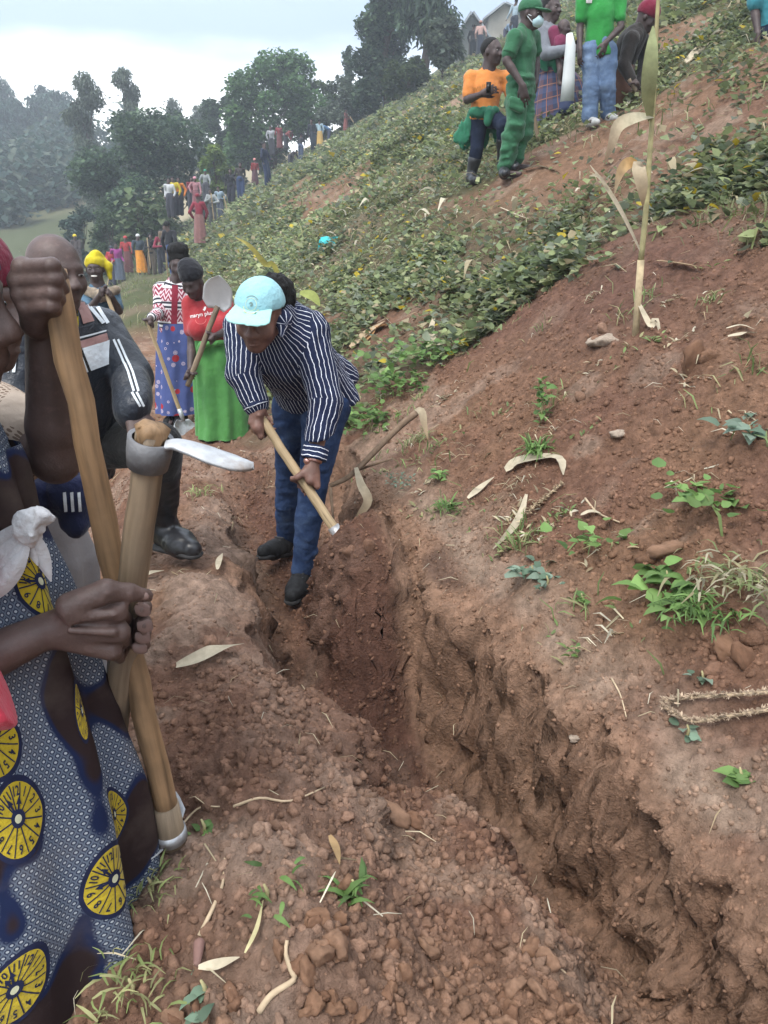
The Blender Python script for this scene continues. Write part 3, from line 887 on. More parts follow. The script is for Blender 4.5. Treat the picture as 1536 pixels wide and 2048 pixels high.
def house(label, px_l, px_r, py_eave, py_ridge, py_base, Y, wallmat, ridge_f=0.5, depth=6, door=None):
    a, b = at(px_l, py_eave, Y), at(px_r, py_eave, Y)
    zr = at(px_l, py_ridge, Y).z; ze = a.z; zb = at(px_l, py_base, Y).z - 1.5
    xm = a.x + (b.x - a.x) * ridge_f
    t = thing('house', label, 'house', ((a.x + b.x) / 2, Y, zb))
    y0, y1 = Y, Y + depth
    V = []
    for y in (y0, y1):
        V += [(a.x, y, zb), (b.x, y, zb), (b.x, y, ze), (xm, y, zr), (a.x, y, ze)]
    me = bpy.data.meshes.new('wall'); me.from_pydata(V, [], [(0, 1, 2, 3, 4), (9, 8, 7, 6, 5), (0, 5, 6, 1), (1, 6, 7, 2), (0, 4, 9, 5)])
    add_obj('wall', me, wallmat, t)
    ov, th = 0.45, 0.12
    def slab(x0, z0, x1, z1):
        d = Vector((x1 - x0, 0, z1 - z0)).normalized(); n = Vector((-d.z, 0, d.x))
        if n.z < 0: n = -n
        p0 = Vector((x0, 0, z0)) - d * 0.0; p1 = Vector((x1, 0, z1)) + d * ov
        q = [p0 + n * 0.02, p1 + n * 0.02, p1 + n * (th + .02), p0 + n * (th + .02)]
        V = [(p.x, y, p.z) for y in (y0 - ov, y1 + ov) for p in q]
        m = bpy.data.meshes.new('roof'); m.from_pydata(V, [], [(0, 1, 2, 3), (7, 6, 5, 4), (0, 4, 5, 1), (1, 5, 6, 2), (2, 6, 7, 3), (3, 7, 4, 0)])
        return m
    add_obj('roof', slab(xm, zr, a.x, ze), M['sheet'], t)
    add_obj('roof', slab(xm, zr, b.x, ze), M['sheet'], t)
    if door:
        p, q = at(door[0], door[1], Y - .02), at(door[2], door[3], Y - .02)
        add_obj('door', box_mesh('door', (p.x, Y - .05, q.z), (q.x, Y + .02, p.z)), M['wood_dark'], t)
    return t
house('grey weathered house with a low gable, left of the taller one', 906, 984, 88, 28, 130, 58, M['plaster2'], 0.45, 7, door=(938, 78, 952, 118))
house('tall cream plastered house with narrow gable at the skyline', 978, 1060, 34, 10, 110, 62, M['plaster'], 0.36, 7, door=(1044, 50, 1052, 66))
# ------------------------------------------------------------------ implicit surfaces for figures
def noise3(p, seed=0):
    x, y, z = p[..., 0], p[..., 1], p[..., 2]
    iz = np.floor(z); fz = z - iz; uz = fz * fz * (3 - 2 * fz)
    a = vn(x + iz * 17.31, y + iz * 9.17, seed); b = vn(x + (iz + 1) * 17.31, y + (iz + 1) * 9.17, seed)
    return a * (1 - uz) + b * uz
V3 = lambda *a: np.array(a, float)
def arr(v): return np.array(v[:], float)

class Shape:
    """a list of blended primitives; build() walks the surface"""
    def __init__(self): self.p = []; self.cut = []
    def cone(self, a, b, ra, rb, k=0.02, op=1, flat=None, tag=0):
        self.p.append(('c', arr(a), arr(b), ra, rb, k, op, flat, tag)); return self
    def ball(self, c, r, k=0.02, op=1, tag=0):
        return self.cone(c, arr(c) + V3(0, 0, 1e-4), r, r, k, op, None, tag)
    def ell(self, c, rad, R=None, k=0.02, op=1, tag=0):
        self.p.append(('e', arr(c), arr(rad), np.eye(3) if R is None else np.array(R), 0, k, op, None, tag)); return self
    def plane(self, pt, n):           # keeps the side the normal points away from
        n = arr(n); self.cut.append((arr(pt), n / np.linalg.norm(n))); return self
    def _d(self, pr, G):
        if pr[0] == 'c':
            _, a, b, ra, rb, k, op, flat, tag = pr
            pa = G - a; ba = b - a
            if flat is not None:
                fd, ff = arr(flat[0]), flat[1]
                fd = fd / np.linalg.norm(fd)
                pa = pa + (pa @ fd)[..., None] * fd * (1 / ff - 1)
                ba = ba + (ba @ fd) * fd * (1 / ff - 1)
            h = np.clip((pa @ ba) / max(ba @ ba, 1e-9), 0, 1)
            d = np.sqrt(((pa - h[..., None] * ba) ** 2).sum(-1)) - (ra + (rb - ra) * h)
            if flat is not None: d = d * min(1, flat[1] * 1.15)
            return d
        _, c, rad, R, _, k, op, _, tag = pr
        q = (G - c) @ R
        k0 = np.sqrt(((q / rad) ** 2).sum(-1)); k1 = np.sqrt(((q / rad ** 2) ** 2).sum(-1))
        return k0 * (k0 - 1) / np.maximum(k1, 1e-6)
    def bounds(self, pr, m):
        if pr[0] == 'c':
            r = max(pr[3], pr[4]) + m
            return np.minimum(pr[1], pr[2]) - r, np.maximum(pr[1], pr[2]) + r
        r = pr[2].max() + m
        return pr[1] - r, pr[1] + r
    def build(self, vox, noise=None, want_uv=False, fine=None):
        un = [p for p in self.p if p[6] > 0]
        lo = np.min([self.bounds(p, 3 * vox)[0] for p in un], 0); hi = np.max([self.bounds(p, 3 * vox)[1] for p in un], 0)
        ax = []
        for i in range(3):
            if fine is None: ax.append(np.arange(lo[i], hi[i] + vox, vox))
            else:
                a, b = max(lo[i], fine[0][i]), min(hi[i], fine[1][i])
                ax.append(np.concatenate([np.arange(lo[i], a, vox), np.arange(a, b, fine[2]), np.arange(b, hi[i] + vox, vox)]))
        n = np.array([len(a) for a in ax])
        F = np.full(n, 0.08, np.float32)
        def sl(pr, m):
            a, b = self.bounds(pr, m)
            return tuple(slice(max(0, int(np.searchsorted(ax[i], a[i])) - 1), min(n[i], int(np.searchsorted(ax[i], b[i])) + 1)) for i in range(3))
        for op in (1, -1):
            for pr in self.p:
                if pr[6] != op: continue
                S = sl(pr, pr[5] + 3 * vox)
                if any(s.stop <= s.start for s in S): continue
                G = np.stack(np.meshgrid(*[ax[i][S[i]] for i in range(3)], indexing='ij'), -1)
                d = self._d(pr, G); k = pr[5]; f = F[S]
                if op > 0:
                    h = np.maximum(k - np.abs(f - d), 0) / k
                    F[S] = np.minimum(f, d) - h * h * k * 0.25
                else:
                    h = np.maximum(k - np.abs(f + d), 0) / k
                    F[S] = np.maximum(f, -d) + h * h * k * 0.25
        near = np.nonzero(np.abs(F) < 0.05)
        Pn = np.stack([ax[i][near[i]] for i in range(3)], -1)
        val = F[near]
        if noise is not None: val = val + noise(Pn)
        for pt, nn in self.cut: val = np.maximum(val, (Pn - pt) @ nn)
        F[near] = val
        for pt, nn in self.cut:                # deep inside the cut-away side
            pass
        if self.cut:
            deep = np.nonzero(F <= -0.05)
            if len(deep[0]):
                Pd = np.stack([ax[i][deep[i]] for i in range(3)], -1); vv = F[deep]
                for pt, nn in self.cut: vv = np.maximum(vv, (Pd - pt) @ nn)
                F[deep] = vv
        V, Q = surface_nets(F, ax)
        if not want_uv: return V, Q
        return V, Q, self.uvs(V, Q, un)
    def uvs(self, V, Q, un):
        """per-corner coordinates in metres: around and along the nearest limb"""
        un = [p for p in un if p[0] == 'c' and p[8] >= 0]
        C = V[Q].mean(1)
        D = np.stack([self._d(p, C) for p in un], 1)
        who = D.argmin(1)
        UV = np.zeros((len(Q), 4, 2))
        for i, p in enumerate(un):
            m = who == i
            if not m.any(): continue
            a, b = p[1], p[2]; d = b - a; d = d / max(np.linalg.norm(d), 1e-6)
            ref = V3(0, 1, 0.2) if abs(d[1]) < 0.8 else V3(1, 0, 0)
            x = np.cross(d, ref); x /= np.linalg.norm(x); y = np.cross(d, x)
            P = V[Q[m]] - a
            th = np.arctan2(P @ y, P @ x); t0 = np.arctan2((C[m] - a) @ y, (C[m] - a) @ x)[:, None]
            th = t0 + (th - t0 + math.pi) % (2 * math.pi) - math.pi
            UV[m, :, 0] = th * (p[3] + p[4]) * 0.5; UV[m, :, 1] = P @ d + 0.37 * i
        return UV.reshape(-1, 2)

def surface_nets(F, ax):
    ins = F < 0
    cnt = np.zeros(np.array(F.shape) - 1, np.int8)
    off = [(i, j, k) for i in (0, 1) for j in (0, 1) for k in (0, 1)]
    nx, ny, nz = F.shape
    for (i, j, k) in off: cnt += ins[i:nx - 1 + i, j:ny - 1 + j, k:nz - 1 + k]
    act = np.nonzero((cnt > 0) & (cnt < 8))
    A = np.stack(act, -1); N = len(A)
    vals = np.stack([F[act[0] + i, act[1] + j, act[2] + k] for (i, j, k) in off], 1)
    O = np.array(off, float)
    acc = np.zeros((N, 3)); w = np.zeros(N)
    for a in range(8):
        for b in range(a + 1, 8):
            if abs(O[a] - O[b]).sum() != 1: continue
            m = (vals[:, a] < 0) != (vals[:, b] < 0)
            t = vals[m, a] / (vals[m, a] - vals[m, b])
            acc[m] += O[a] + t[:, None] * (O[b] - O[a]); w[m] += 1
    g = A + acc / w[:, None]; V = np.stack([np.interp(g[:, i], np.arange(len(ax[i])), ax[i]) for i in range(3)], 1)
    idx = np.full(cnt.shape, -1, np.int32); idx[act] = np.arange(N)
    quads = []
    for axis in range(3):
        s0 = [slice(1, None)] * 3; 
        a = [slice(1, -1)] * 3; b = [slice(1, -1)] * 3
        a[axis] = slice(0, -1); b[axis] = slice(1, None)
        ia, ib = ins[tuple(a)], ins[tuple(b)]
        for flip in (False, True):
            m = np.nonzero((ia & ~ib) if not flip else (~ia & ib))
            if not len(m[0]): continue
            e = [m[0] + (0 if axis == 0 else 1), m[1] + (0 if axis == 1 else 1), m[2] + (0 if axis == 2 else 1)]
            o1, o2 = (axis + 1) % 3, (axis + 2) % 3
            def cell(d1, d2):
                c = [x.copy() for x in e]; c[o1] = c[o1] - d1; c[o2] = c[o2] - d2
                return idx[c[0], c[1], c[2]]
            q = np.stack([cell(1, 1), cell(0, 1), cell(0, 0), cell(1, 0)], 1)
            quads.append(q if not flip else q[:, ::-1])
    return V, np.concatenate(quads)

def shape_obj(name, sh, vox, mat, parent, noise=None, uv=False, fine=None, **kw):
    r = sh.build(vox, noise, uv, fine)
    me = np_mesh(name, r[0], r[1], True, None, r[2] if uv else None)
    return add_obj(name, me, mat, parent, **kw)

def wrinkle(amp, scale, seed=0, stretch=(1.25, 1.25, 0.62)):
    """creases: sharp valleys between soft rolls"""
    st = np.array(stretch)
    def fn(P):
        Q = P + 0.03 * np.stack([noise3(P * 9, seed + 31), noise3(P * 9 + 7, seed + 32), noise3(P * 9 + 3, seed + 33)], -1)
        a = noise3(Q * scale * st, seed); b = noise3(Q * scale * 2.1 * st, seed + 5)
        return amp * (0.55 * (0.28 - np.abs(a) * 2) + 0.30 * (0.28 - np.abs(b) * 2) + 0.35 * a)
    return fn

# ------------------------------------------------------------------ cloth and skin materials
def mat_skin(name, c):
    m, nt, b, out = new_mat(name)
    n = tex_noise(nt, 14, 5)
    sk = ramp(nt, n.outputs['Fac'], [(0.3, tuple(x * 0.70 for x in c)), (0.55, c), (0.72, (c[0] * 1.45, c[1] * 1.42, c[2] * 1.40))])
    n5 = tex_noise(nt, 55, 5, 0.65)
    sk = mix_rgb(nt, ramp(nt, n5.outputs['Fac'], [(0.52, (0, 0, 0)), (0.78, (0.55,) * 3)]), sk, (c[0] * 1.7, c[1] * 1.75, c[2] * 1.8))
    nt.links.new(sk, b.inputs['Base Color'])
    b.inputs['Roughness'].default_value = 0.52
    b.inputs['Specular IOR Level'].default_value = 0.40
    n1 = tex_noise(nt, 70, 4); bp = bump(nt, b, n1.outputs['Fac'], 0.35, 0.004)
    n2 = tex_noise(nt, 330, 3)
    bump(nt, b, n2.outputs['Fac'], 0.30, 0.0012, bp)
    return m
def mat_cloth(name, c, rough=0.85, var=0.20, weave=900, spec=0.15, sheen=0.15):
    m, nt, b, out = new_mat(name)
    n = tex_noise(nt, 9, 5)
    nt.links.new(ramp(nt, n.outputs['Fac'], [(0.3, tuple(x * (1 - var) for x in c)), (0.7, tuple(min(1, x * (1 + var)) for x in c))]), b.inputs['Base Color'])
    b.inputs['Roughness'].default_value = rough; b.inputs['Specular IOR Level'].default_value = spec
    b.inputs['Sheen Weight'].default_value = sheen
    n1 = tex_noise(nt, 26, 4, 0.6); n2 = tex_noise(nt, weave, 2)
    bp = bump(nt, b, n1.outputs['Fac'], 0.55, 0.018)
    bump(nt, b, n2.outputs['Fac'], 0.25, 0.0015, bp)
    return m
def uv_xy(nt):
    u = nt.nodes.new('ShaderNodeUVMap'); s = nt.nodes.new('ShaderNodeSeparateXYZ')
    nt.links.new(u.outputs[0], s.inputs[0]); return u, s.outputs[0], s.outputs[1]
def stripes(nt, coord, period, width):
    f = math_node(nt, 'FRACT', math_node(nt, 'DIVIDE', coord, period))
    return math_node(nt, 'LESS_THAN', f, width / period)
def mat_stripe(name, base, line, period, width, along=False, rough=0.8):
    m, nt, b, out = new_mat(name)
    u, x, y = uv_xy(nt)
    n0 = tex_noise(nt, 22, 3)
    w = math_node(nt, 'MULTIPLY_ADD', n0.outputs['Fac'], 0.016, y if along else x)
    k = stripes(nt, w, period, width)
    nt.links.new(mix_rgb(nt, k, base, line), b.inputs['Base Color'])
    b.inputs['Roughness'].default_value = rough; b.inputs['Specular IOR Level'].default_value = 0.15
    n1 = tex_noise(nt, 24, 4, 0.6); bump(nt, b, n1.outputs['Fac'], 0.6, 0.02)
    return m
def mat_denim(name, c, v=1.0):
    m, nt, b, out = new_mat(name)
    n = tex_noise(nt, 9, 6, 0.62); n2 = tex_noise(nt, 700, 2)
    col = ramp(nt, n.outputs['Fac'], [(0.28, tuple(x * (1 - 0.55 * v) for x in c)), (0.5, c), (0.72, (c[0] * (1 + 1.6 * v), c[1] * (1 + 1.2 * v), c[2] * (1 + 0.7 * v)))])
    col = mix_rgb(nt, 0.5, col, ramp(nt, n2.outputs['Fac'], [(0.3, (0.7,) * 3), (0.7, (1.3,) * 3)]), 'MULTIPLY')
    nt.links.new(col, b.inputs['Base Color']); b.inputs['Roughness'].default_value = 0.85; b.inputs['Specular IOR Level'].default_value = 0.15
    n1 = tex_noise(nt, 18, 4, 0.6); bump(nt, b, n1.outputs['Fac'], 0.6, 0.02)
    return m

M['skin'] = mat_skin('skin', (0.092, 0.060, 0.052))
M['skin_dark'] = mat_skin('dark_skin', (0.056, 0.036, 0.033))
M['skin_warm'] = mat_skin('warm_skin', (0.165, 0.086, 0.064))
M['hair'] = mat_plain('hair', (0.008, 0.007, 0.007), 0.7, 0.4, 80, 0.8, 0.01)
M['eye'] = mat_plain('eye_white', (0.34, 0.31, 0.28), 0.25, 0.1, 30, 0)
M['pupil'] = mat_plain('pupil', (0.008, 0.006, 0.005), 0.15, 0.2, 30, 0)
M['teeth'] = mat_plain('teeth', (0.75, 0.72, 0.66), 0.3, 0.06, 30, 0)
M['nail'] = mat_plain('finger_nail', (0.150, 0.094, 0.080), 0.4, 0.1, 60, 0)
M['lip'] = mat_skin('lip', (0.075, 0.038, 0.036))
M['rubber'] = mat_plain('black_rubber', (0.016, 0.016, 0.018), 0.38, 0.4, 14, 0.35, 0.004, 0.5)
M['shoe'] = mat_plain('shoe_fabric', (0.013, 0.013, 0.014), 0.75, 0.5, 60, 0.6, 0.004)
M['sole'] = mat_plain('shoe_sole', (0.035, 0.034, 0.034), 0.8, 0.4, 30, 0.5, 0.003)
M['white'] = mat_cloth('white_cotton', (0.72, 0.72, 0.71), 0.85, 0.06)
M['cast'] = mat_plain('cast_iron_ring', (0.17, 0.17, 0.175), 0.6, 0.25, 25, 0.6, 0.003, 0.4, 0.35)

def mat_blade(name, c, dirt=(0.16, 0.095, 0.062), rough=0.5, metal=0.35):
    m, nt, b, out = new_mat(name)
    n = tex_noise(nt, 14, 6, 0.65); n2 = tex_noise(nt, 55, 5, 0.6)
    col = ramp(nt, n2.outputs['Fac'], [(0.3, tuple(x * 0.8 for x in c)), (0.7, tuple(min(1, x * 1.15) for x in c))])
    k = ramp(nt, n.outputs['Fac'], [(0.50, (0, 0, 0)), (0.66, (0.85,) * 3)])
    nt.links.new(mix_rgb(nt, k, col, dirt), b.inputs['Base Color'])
    b.inputs['Roughness'].default_value = rough; b.inputs['Metallic'].default_value = metal
    bump(nt, b, n2.outputs['Fac'], 0.35, 0.002)
    return m
def mat_wood(name, c, grain=1.0, stain=(0.10, 0.07, 0.045)):
    m, nt, b, out = new_mat(name)
    tc = nt.nodes.new('ShaderNodeTexCoord'); mp = nt.nodes.new('ShaderNodeMapping')
    mp.inputs['Scale'].default_value = (85, 85, 5.0)
    nt.links.new(tc.outputs['Object'], mp.inputs[0])
    n = nt.nodes.new('ShaderNodeTexNoise'); n.inputs['Scale'].default_value = 1.0; n.inputs['Detail'].default_value = 6
    nt.links.new(mp.outputs[0], n.inputs['Vector'])
    col = ramp(nt, n.outputs['Fac'], [(0.28, tuple(x * 0.42 for x in c)), (0.45, tuple(x * 0.85 for x in c)), (0.55, c), (0.75, tuple(min(1, x * 1.25) for x in c))])
    n2 = tex_noise(nt, 6, 5)
    col = mix_rgb(nt, ramp(nt, n2.outputs['Fac'], [(0.44, (0, 0, 0)), (0.68, (0.85,) * 3)]), col, stain)
    nt.links.new(col, b.inputs['Base Color']); b.inputs['Roughness'].default_value = 0.62; b.inputs['Specular IOR Level'].default_value = 0.3
    bump(nt, b, n.outputs['Fac'], 0.45, 0.003)
    return m
M['steel'] = mat_blade('worn_steel', (0.42, 0.43, 0.44), rough=0.45, metal=0.6)
M['wood'] = mat_wood('worn_handle_wood', (0.29, 0.18, 0.095), stain=(0.13, 0.085, 0.05))
M['wood_grey'] = mat_wood('grey_handle_wood', (0.235, 0.175, 0.115), stain=(0.13, 0.10, 0.075))
M['wood_new'] = mat_wood('fresh_handle_wood', (0.42, 0.31, 0.18), stain=(0.26, 0.19, 0.11))

# ------------------------------------------------------------------ anatomy
def frame_of(f, up=(0, 0, 1)):
    f = arr(f); f = f / np.linalg.norm(f); u = arr(up)
    r = np.cross(f, u); r /= np.linalg.norm(r); u = np.cross(r, f)
    return np.stack([r, f, u], 1)          # columns: right, forward, up
def head_prims(sh, c, R, k=1.0, smile=False, ears=True):
    c = arr(c)
    def L(x, y, z): return c + R @ V3(x, y, z) * k
    def E(p, rad, kk=0.02, op=1): sh.ell(L(*p), V3(*rad) * k, R, kk * k, op)
    E((0, -0.012, 0.030), (0.076, 0.097, 0.088), 0.03)
    E((0, 0.026, -0.038), (0.060, 0.066, 0.076), 0.03)
    E((0, 0.060, -0.096), (0.028, 0.026, 0.020), 0.03)          # chin
    E((0, 0.078, 0.020), (0.050, 0.016, 0.013), 0.02)           # brow
    for s in (-1, 1):
        E((0.042 * s, 0.062, -0.030), (0.024, 0.022, 0.024), 0.025)   # cheek
        E((0.034 * s, 0.098, 0.000), (0.021, 0.014, 0.012), 0.012, -1)
        E((0.033 * s, 0.076, -0.001), (0.017, 0.013, 0.012), 0.006)  # eyelid
        E((0.016 * s, 0.096, -0.037), (0.012, 0.013, 0.010), 0.01)   # nostril
        if ears:
            E((0.080 * s, -0.004, -0.012), (0.009, 0.019, 0.031), 0.01)
    sh.cone(L(0, 0.088, 0.004), L(0, 0.108, -0.032), 0.010 * k, 0.014 * k, 0.014 * k)
    w = 0.031 if smile else 0.025
    E((0, 0.089, -0.060), (w, 0.013, 0.0085), 0.008)
    E((0, 0.087, -0.074), (w * 0.88, 0.013, 0.009), 0.008)
    E((0, 0.104, -0.0670), (w * 0.92, 0.010, 0.0028 if not smile else 0.007), 0.004, -1)
    return L
def neck_prims(sh, neck, head_c, R, k, r=0.054):
    sh.cone(arr(head_c) + R @ V3(0, -0.022, -0.055) * k, arr(neck), r * k, (r + 0.010) * k, 0.035 * k)
def eyes(parent, L, R, k, look=(0, 1, 0), open_=1.0):
    for s in (-1, 1):
        e = Shape().ell(L(0.033 * s, 0.0785, 0.000), V3(0.0135, 0.0125, 0.0075 * open_) * k, R, 0.002)
        eo = shape_obj('eye', e, 0.0022 * k, M['eye'], parent)
        p = Shape().ell(L(0.033 * s + look[0] * 0.006, 0.0885, 0.000 + look[2] * 0.004), V3(0.006, 0.0035, 0.006 * open_) * k, R, 0.002)
        po = shape_obj('pupil', p, 0.0014 * k, M['pupil'], eo)
def grip_prims(sh, wr, c, axis, back, k=1.0, rad=0.018, side=1, fr=0.0092, tips=None, spread=0.0205):
    """a hand closed round a handle: c point on the handle, axis along it (towards the index finger), back = from handle to the back of the hand"""
    c, wr = arr(c), arr(wr)
    ax = arr(axis); ax /= np.linalg.norm(ax)
    bk = arr(back); bk = bk - ax * (bk @ ax); bk /= np.linalg.norm(bk)
    w = np.cross(ax, bk) * side
    def on(th, o, rr): return c + ax * o + (math.cos(th) * bk + math.sin(th) * w) * rr
    D = math.radians
    R0 = rad + fr * k * 0.95
    for i in range(4):
        o = (1.5 - i) * spread * k; f = fr * k * (1.0, 1.04, 1.0, 0.86)[i]
        K = on(D(18), o * 1.06, R0 + 0.014 * k)
        a1 = on(D(78), o, R0 + 0.006 * k); a2 = on(D(140), o, R0); a3 = on(D((205, 210, 205, 195)[i]), o, R0)
        sh.cone(arr(wr) * 0.75 + K * 0.25 + ax * o * 0.35, K, 0.0165 * k, 0.0135 * k, 0.008 * k)
        sh.cone(K, a1, f * 1.12, f, 0.006 * k); sh.cone(a1, a2, f, f * 0.94, 0.005 * k); sh.cone(a2, a3, f * 0.94, f * 0.82, 0.005 * k)
        if tips is not None: tips.append((a3, on(D(205), o, 1.0) - c - ax * o, a3 - a2))
    o = 2.3 * spread * k
    b0 = arr(wr) * 0.6 + on(D(-20), o * 0.6, R0 + 0.006) * 0.4
    t1 = on(D(-55), o * 0.75, R0 + 0.008 * k); t2 = on(D(-120), o * 0.95, R0 + 0.001); t3 = on(D(-165), o * 0.85, R0)
    sh.cone(b0, t1, 0.016 * k, 0.0125 * k, 0.015 * k); sh.cone(t1, t2, 0.0118 * k, 0.0108 * k, 0.006 * k); sh.cone(t2, t3, 0.0108 * k, 0.009 * k, 0.005 * k)
    sh.cone(wr, on(D(0), 0, R0 + 0.012 * k), 0.024 * k, 0.020 * k, 0.010 * k)
def open_hand(sh, wr, dirv, nrm, k=1.0, curl=0.35, thumb=1, spread=0.10):
    """relaxed hand: dirv wrist to knuckles, nrm out of the back of the hand"""
    wr = arr(wr); d = arr(dirv); d /= np.linalg.norm(d)
    n = arr(nrm); n = n - d * (n @ d); n /= np.linalg.norm(n)
    s = np.cross(d, n)
    for i in range(4):
        o = (1.5 - i) * 0.0195 * k * thumb
        K = wr + d * 0.088 * k * (1, 1.03, 1.0, 0.93)[i] + s * o
        sh.cone(wr + s * o * 0.5 + d * 0.01, K, 0.0165 * k, 0.0125 * k, 0.018 * k)
        p = K; ang = curl * 0.6; L = (0.040, 0.044, 0.041, 0.032)[i] * k
        for j in range(3):
            dd = d * math.cos(ang) - n * math.sin(ang) + s * (1.5 - i) * thumb * spread
            q = p + dd / np.linalg.norm(dd) * L; r0 = (0.0098, 0.0090, 0.0082)[j] * k
            sh.cone(p, q, r0, r0 * 0.9, 0.004 * k); p = q; L *= 0.72; ang += curl * (0.8 + 0.15 * i)
    b = wr + d * 0.02 * k + s * 0.018 * k * thumb
    t1 = b + (d * 0.55 + s * thumb * 0.6 - n * 0.35) * 0.045 * k; t2 = t1 + (d * 0.85 + s * thumb * 0.30 - n * 0.3) * 0.034 * k; t3 = t2 + (d * 0.95 - n * 0.35) * 0.026 * k
    sh.cone(b, t1, 0.017 * k, 0.0125 * k, 0.015 * k); sh.cone(t1, t2, 0.0118 * k, 0.0105 * k, 0.005); sh.cone(t2, t3, 0.0105 * k, 0.0085 * k, 0.005)

def body_shape(J, k=1.0, thin=0.0, head=True, hands=True, legs=True, girth=1.0, smile=False):
    sh = Shape(); f = arr(J['f'])
    g = girth
    P, W, Cc, N = (arr(J[x]) for x in ('pelvis', 'waist', 'chest', 'neck'))
    fl = (f, 0.72)
    sh.cone(P, W, 0.114 * k * g - thin, 0.102 * k * g - thin, 0.02 * k, 1, fl)
    sh.cone(W, Cc, 0.102 * k * g - thin, 0.118 * k * g - thin, 0.02 * k, 1, fl)
    sh.cone(Cc, N, 0.112 * k * g - thin, 0.056 * k, 0.03 * k, 1, fl)
    for s in 'ab':
        S_, E_, W_ = arr(J['sh' + s]), arr(J['el' + s]), arr(J['wr' + s])
        sh.cone(Cc * 0.35 + N * 0.65, S_, 0.052 * k, 0.046 * k - thin * .5, 0.03 * k)
        sh.cone(S_, E_, 0.046 * k - thin * .3, 0.036 * k, 0.015 * k)
        m = E_ * 0.72 + W_ * 0.28
        sh.cone(E_, m, 0.036 * k, 0.037 * k, 0.010 * k); sh.cone(m, W_, 0.037 * k, 0.0245 * k, 0.010 * k)
        if legs:
            h_, n_, a_ = arr(J['hip' + s]), arr(J['kn' + s]), arr(J['an' + s])
            sh.cone(h_, n_, 0.082 * k * g - thin, 0.052 * k - thin * .5, 0.04 * k)
            m = n_ * 0.7 + a_ * 0.3
            sh.cone(n_, m, 0.052 * k - thin * .5, 0.054 * k - thin * .5, 0.03 * k); sh.cone(m, a_, 0.054 * k - thin * .5, 0.036 * k, 0.03 * k)
            t_ = arr(J.get('toe' + s, a_ + V3(0, 0, -0.05) + f * 0.16 * k))
            sh.cone(a_ + V3(0, 0, -0.035 * k), t_, 0.036 * k, 0.026 * k, 0.03 * k)
    L = None
    if head:
        R = frame_of(J['hf'], J.get('hu', (0, 0, 1)))
        L = head_prims(sh, J['head'], R, k, smile)
        neck_prims(sh, N, J['head'], R, k)
    return sh, L
def torso_cloth(J, k, ease=0.014, sleeve=1.0, arms='ab', hem=0.0, girth=1.0, collar=True, arm_ease=0.012, cuff_flare=0.0):
    """a shirt: torso plus sleeves down to `sleeve` (0..1 to the elbow, 1..2 to the wrist)"""
    sh = Shape(); f = arr(J['f']); fl = (f, 0.76)
    P, W, Cc, N = (arr(J[x]) for x in ('pelvis', 'waist', 'chest', 'neck'))
    lo = P + (P - W) * hem
    g = girth
    sh.cone(lo, W, 0.126 * k * g + ease, 0.112 * k * g + ease, 0.02 * k, 1, fl, 0)
    sh.cone(W, Cc, 0.112 * k * g + ease, 0.128 * k * g + ease, 0.02 * k, 1, fl, 0)
    sh.cone(Cc, N * 0.92 + Cc * 0.08, 0.122 * k * g + ease, 0.060 * k + ease, 0.02 * k, 1, fl, 0)
    for s in 'ab':
        S_, E_, W_ = arr(J['sh' + s]), arr(J['el' + s]), arr(J['wr' + s])
        sh.cone(Cc * 0.35 + N * 0.65, S_, 0.058 * k + ease * .6, 0.050 * k + ease * .7, 0.03 * k, 1, None, -1)
        if s in arms:
            t = min(1, sleeve); e = S_ + (E_ - S_) * t
            r1 = 0.050 * k + arm_ease + ease * .3; r2 = (0.050 + (0.042 - 0.050) * t) * k + arm_ease + cuff_flare
            sh.cone(S_, e, r1, r2, 0.018 * k, 1, None, 1)
            if sleeve > 1:
                w_ = E_ + (W_ - E_) * (sleeve - 1)
                sh.cone(E_, w_, r2, 0.031 * k + arm_ease, 0.015 * k, 1, None, 1)
                d = W_ - E_; sh.plane(w_, d) if False else None
    # open neck
    R = arr(J['head']) - N; R = R / np.linalg.norm(R)
    sh.cone(N + R * 0.10, N - R * 0.02, 0.075 * k, 0.052 * k, 0.006, -1)
    d = lo - W; d = d / np.linalg.norm(d)
    sh.hem = (lo + d * 0.03, d)
    sh.plane(*sh.hem)
    return sh
def leg_cloth(J, k, ease=0.012, to=2.0, legs='ab', knee=0.0, ankle=0.0, girth=1.0):
    sh = Shape(); f = arr(J['f'])
    P, W = arr(J['pelvis']), arr(J['waist'])
    for s in legs:
        h_, n_, a_ = arr(J['hip' + s]), arr(J['kn' + s]), arr(J['an' + s])
        sh.cone(P + (W - P) * 0.25, h_, 0.108 * k * girth + ease, 0.086 * k * girth + ease, 0.03 * k, 1, (f, 0.85), -1)
        sh.cone(h_, n_, 0.082 * k * girth + ease, 0.054 * k + ease + knee, 0.015 * k, 1, None, 1)
        e = n_ + (a_ - n_) * min(1.0, to - 1)
        m = n_ * 0.7 + e * 0.3
        sh.cone(n_, m, 0.054 * k + ease + knee, 0.055 * k + ease + knee * .9, 0.012 * k, 1, None, 1)
        sh.cone(m, e, 0.055 * k + ease + knee * .9, 0.040 * k + ease + ankle, 0.012 * k, 1, None, 1)
    return sh
def g_(x): return x
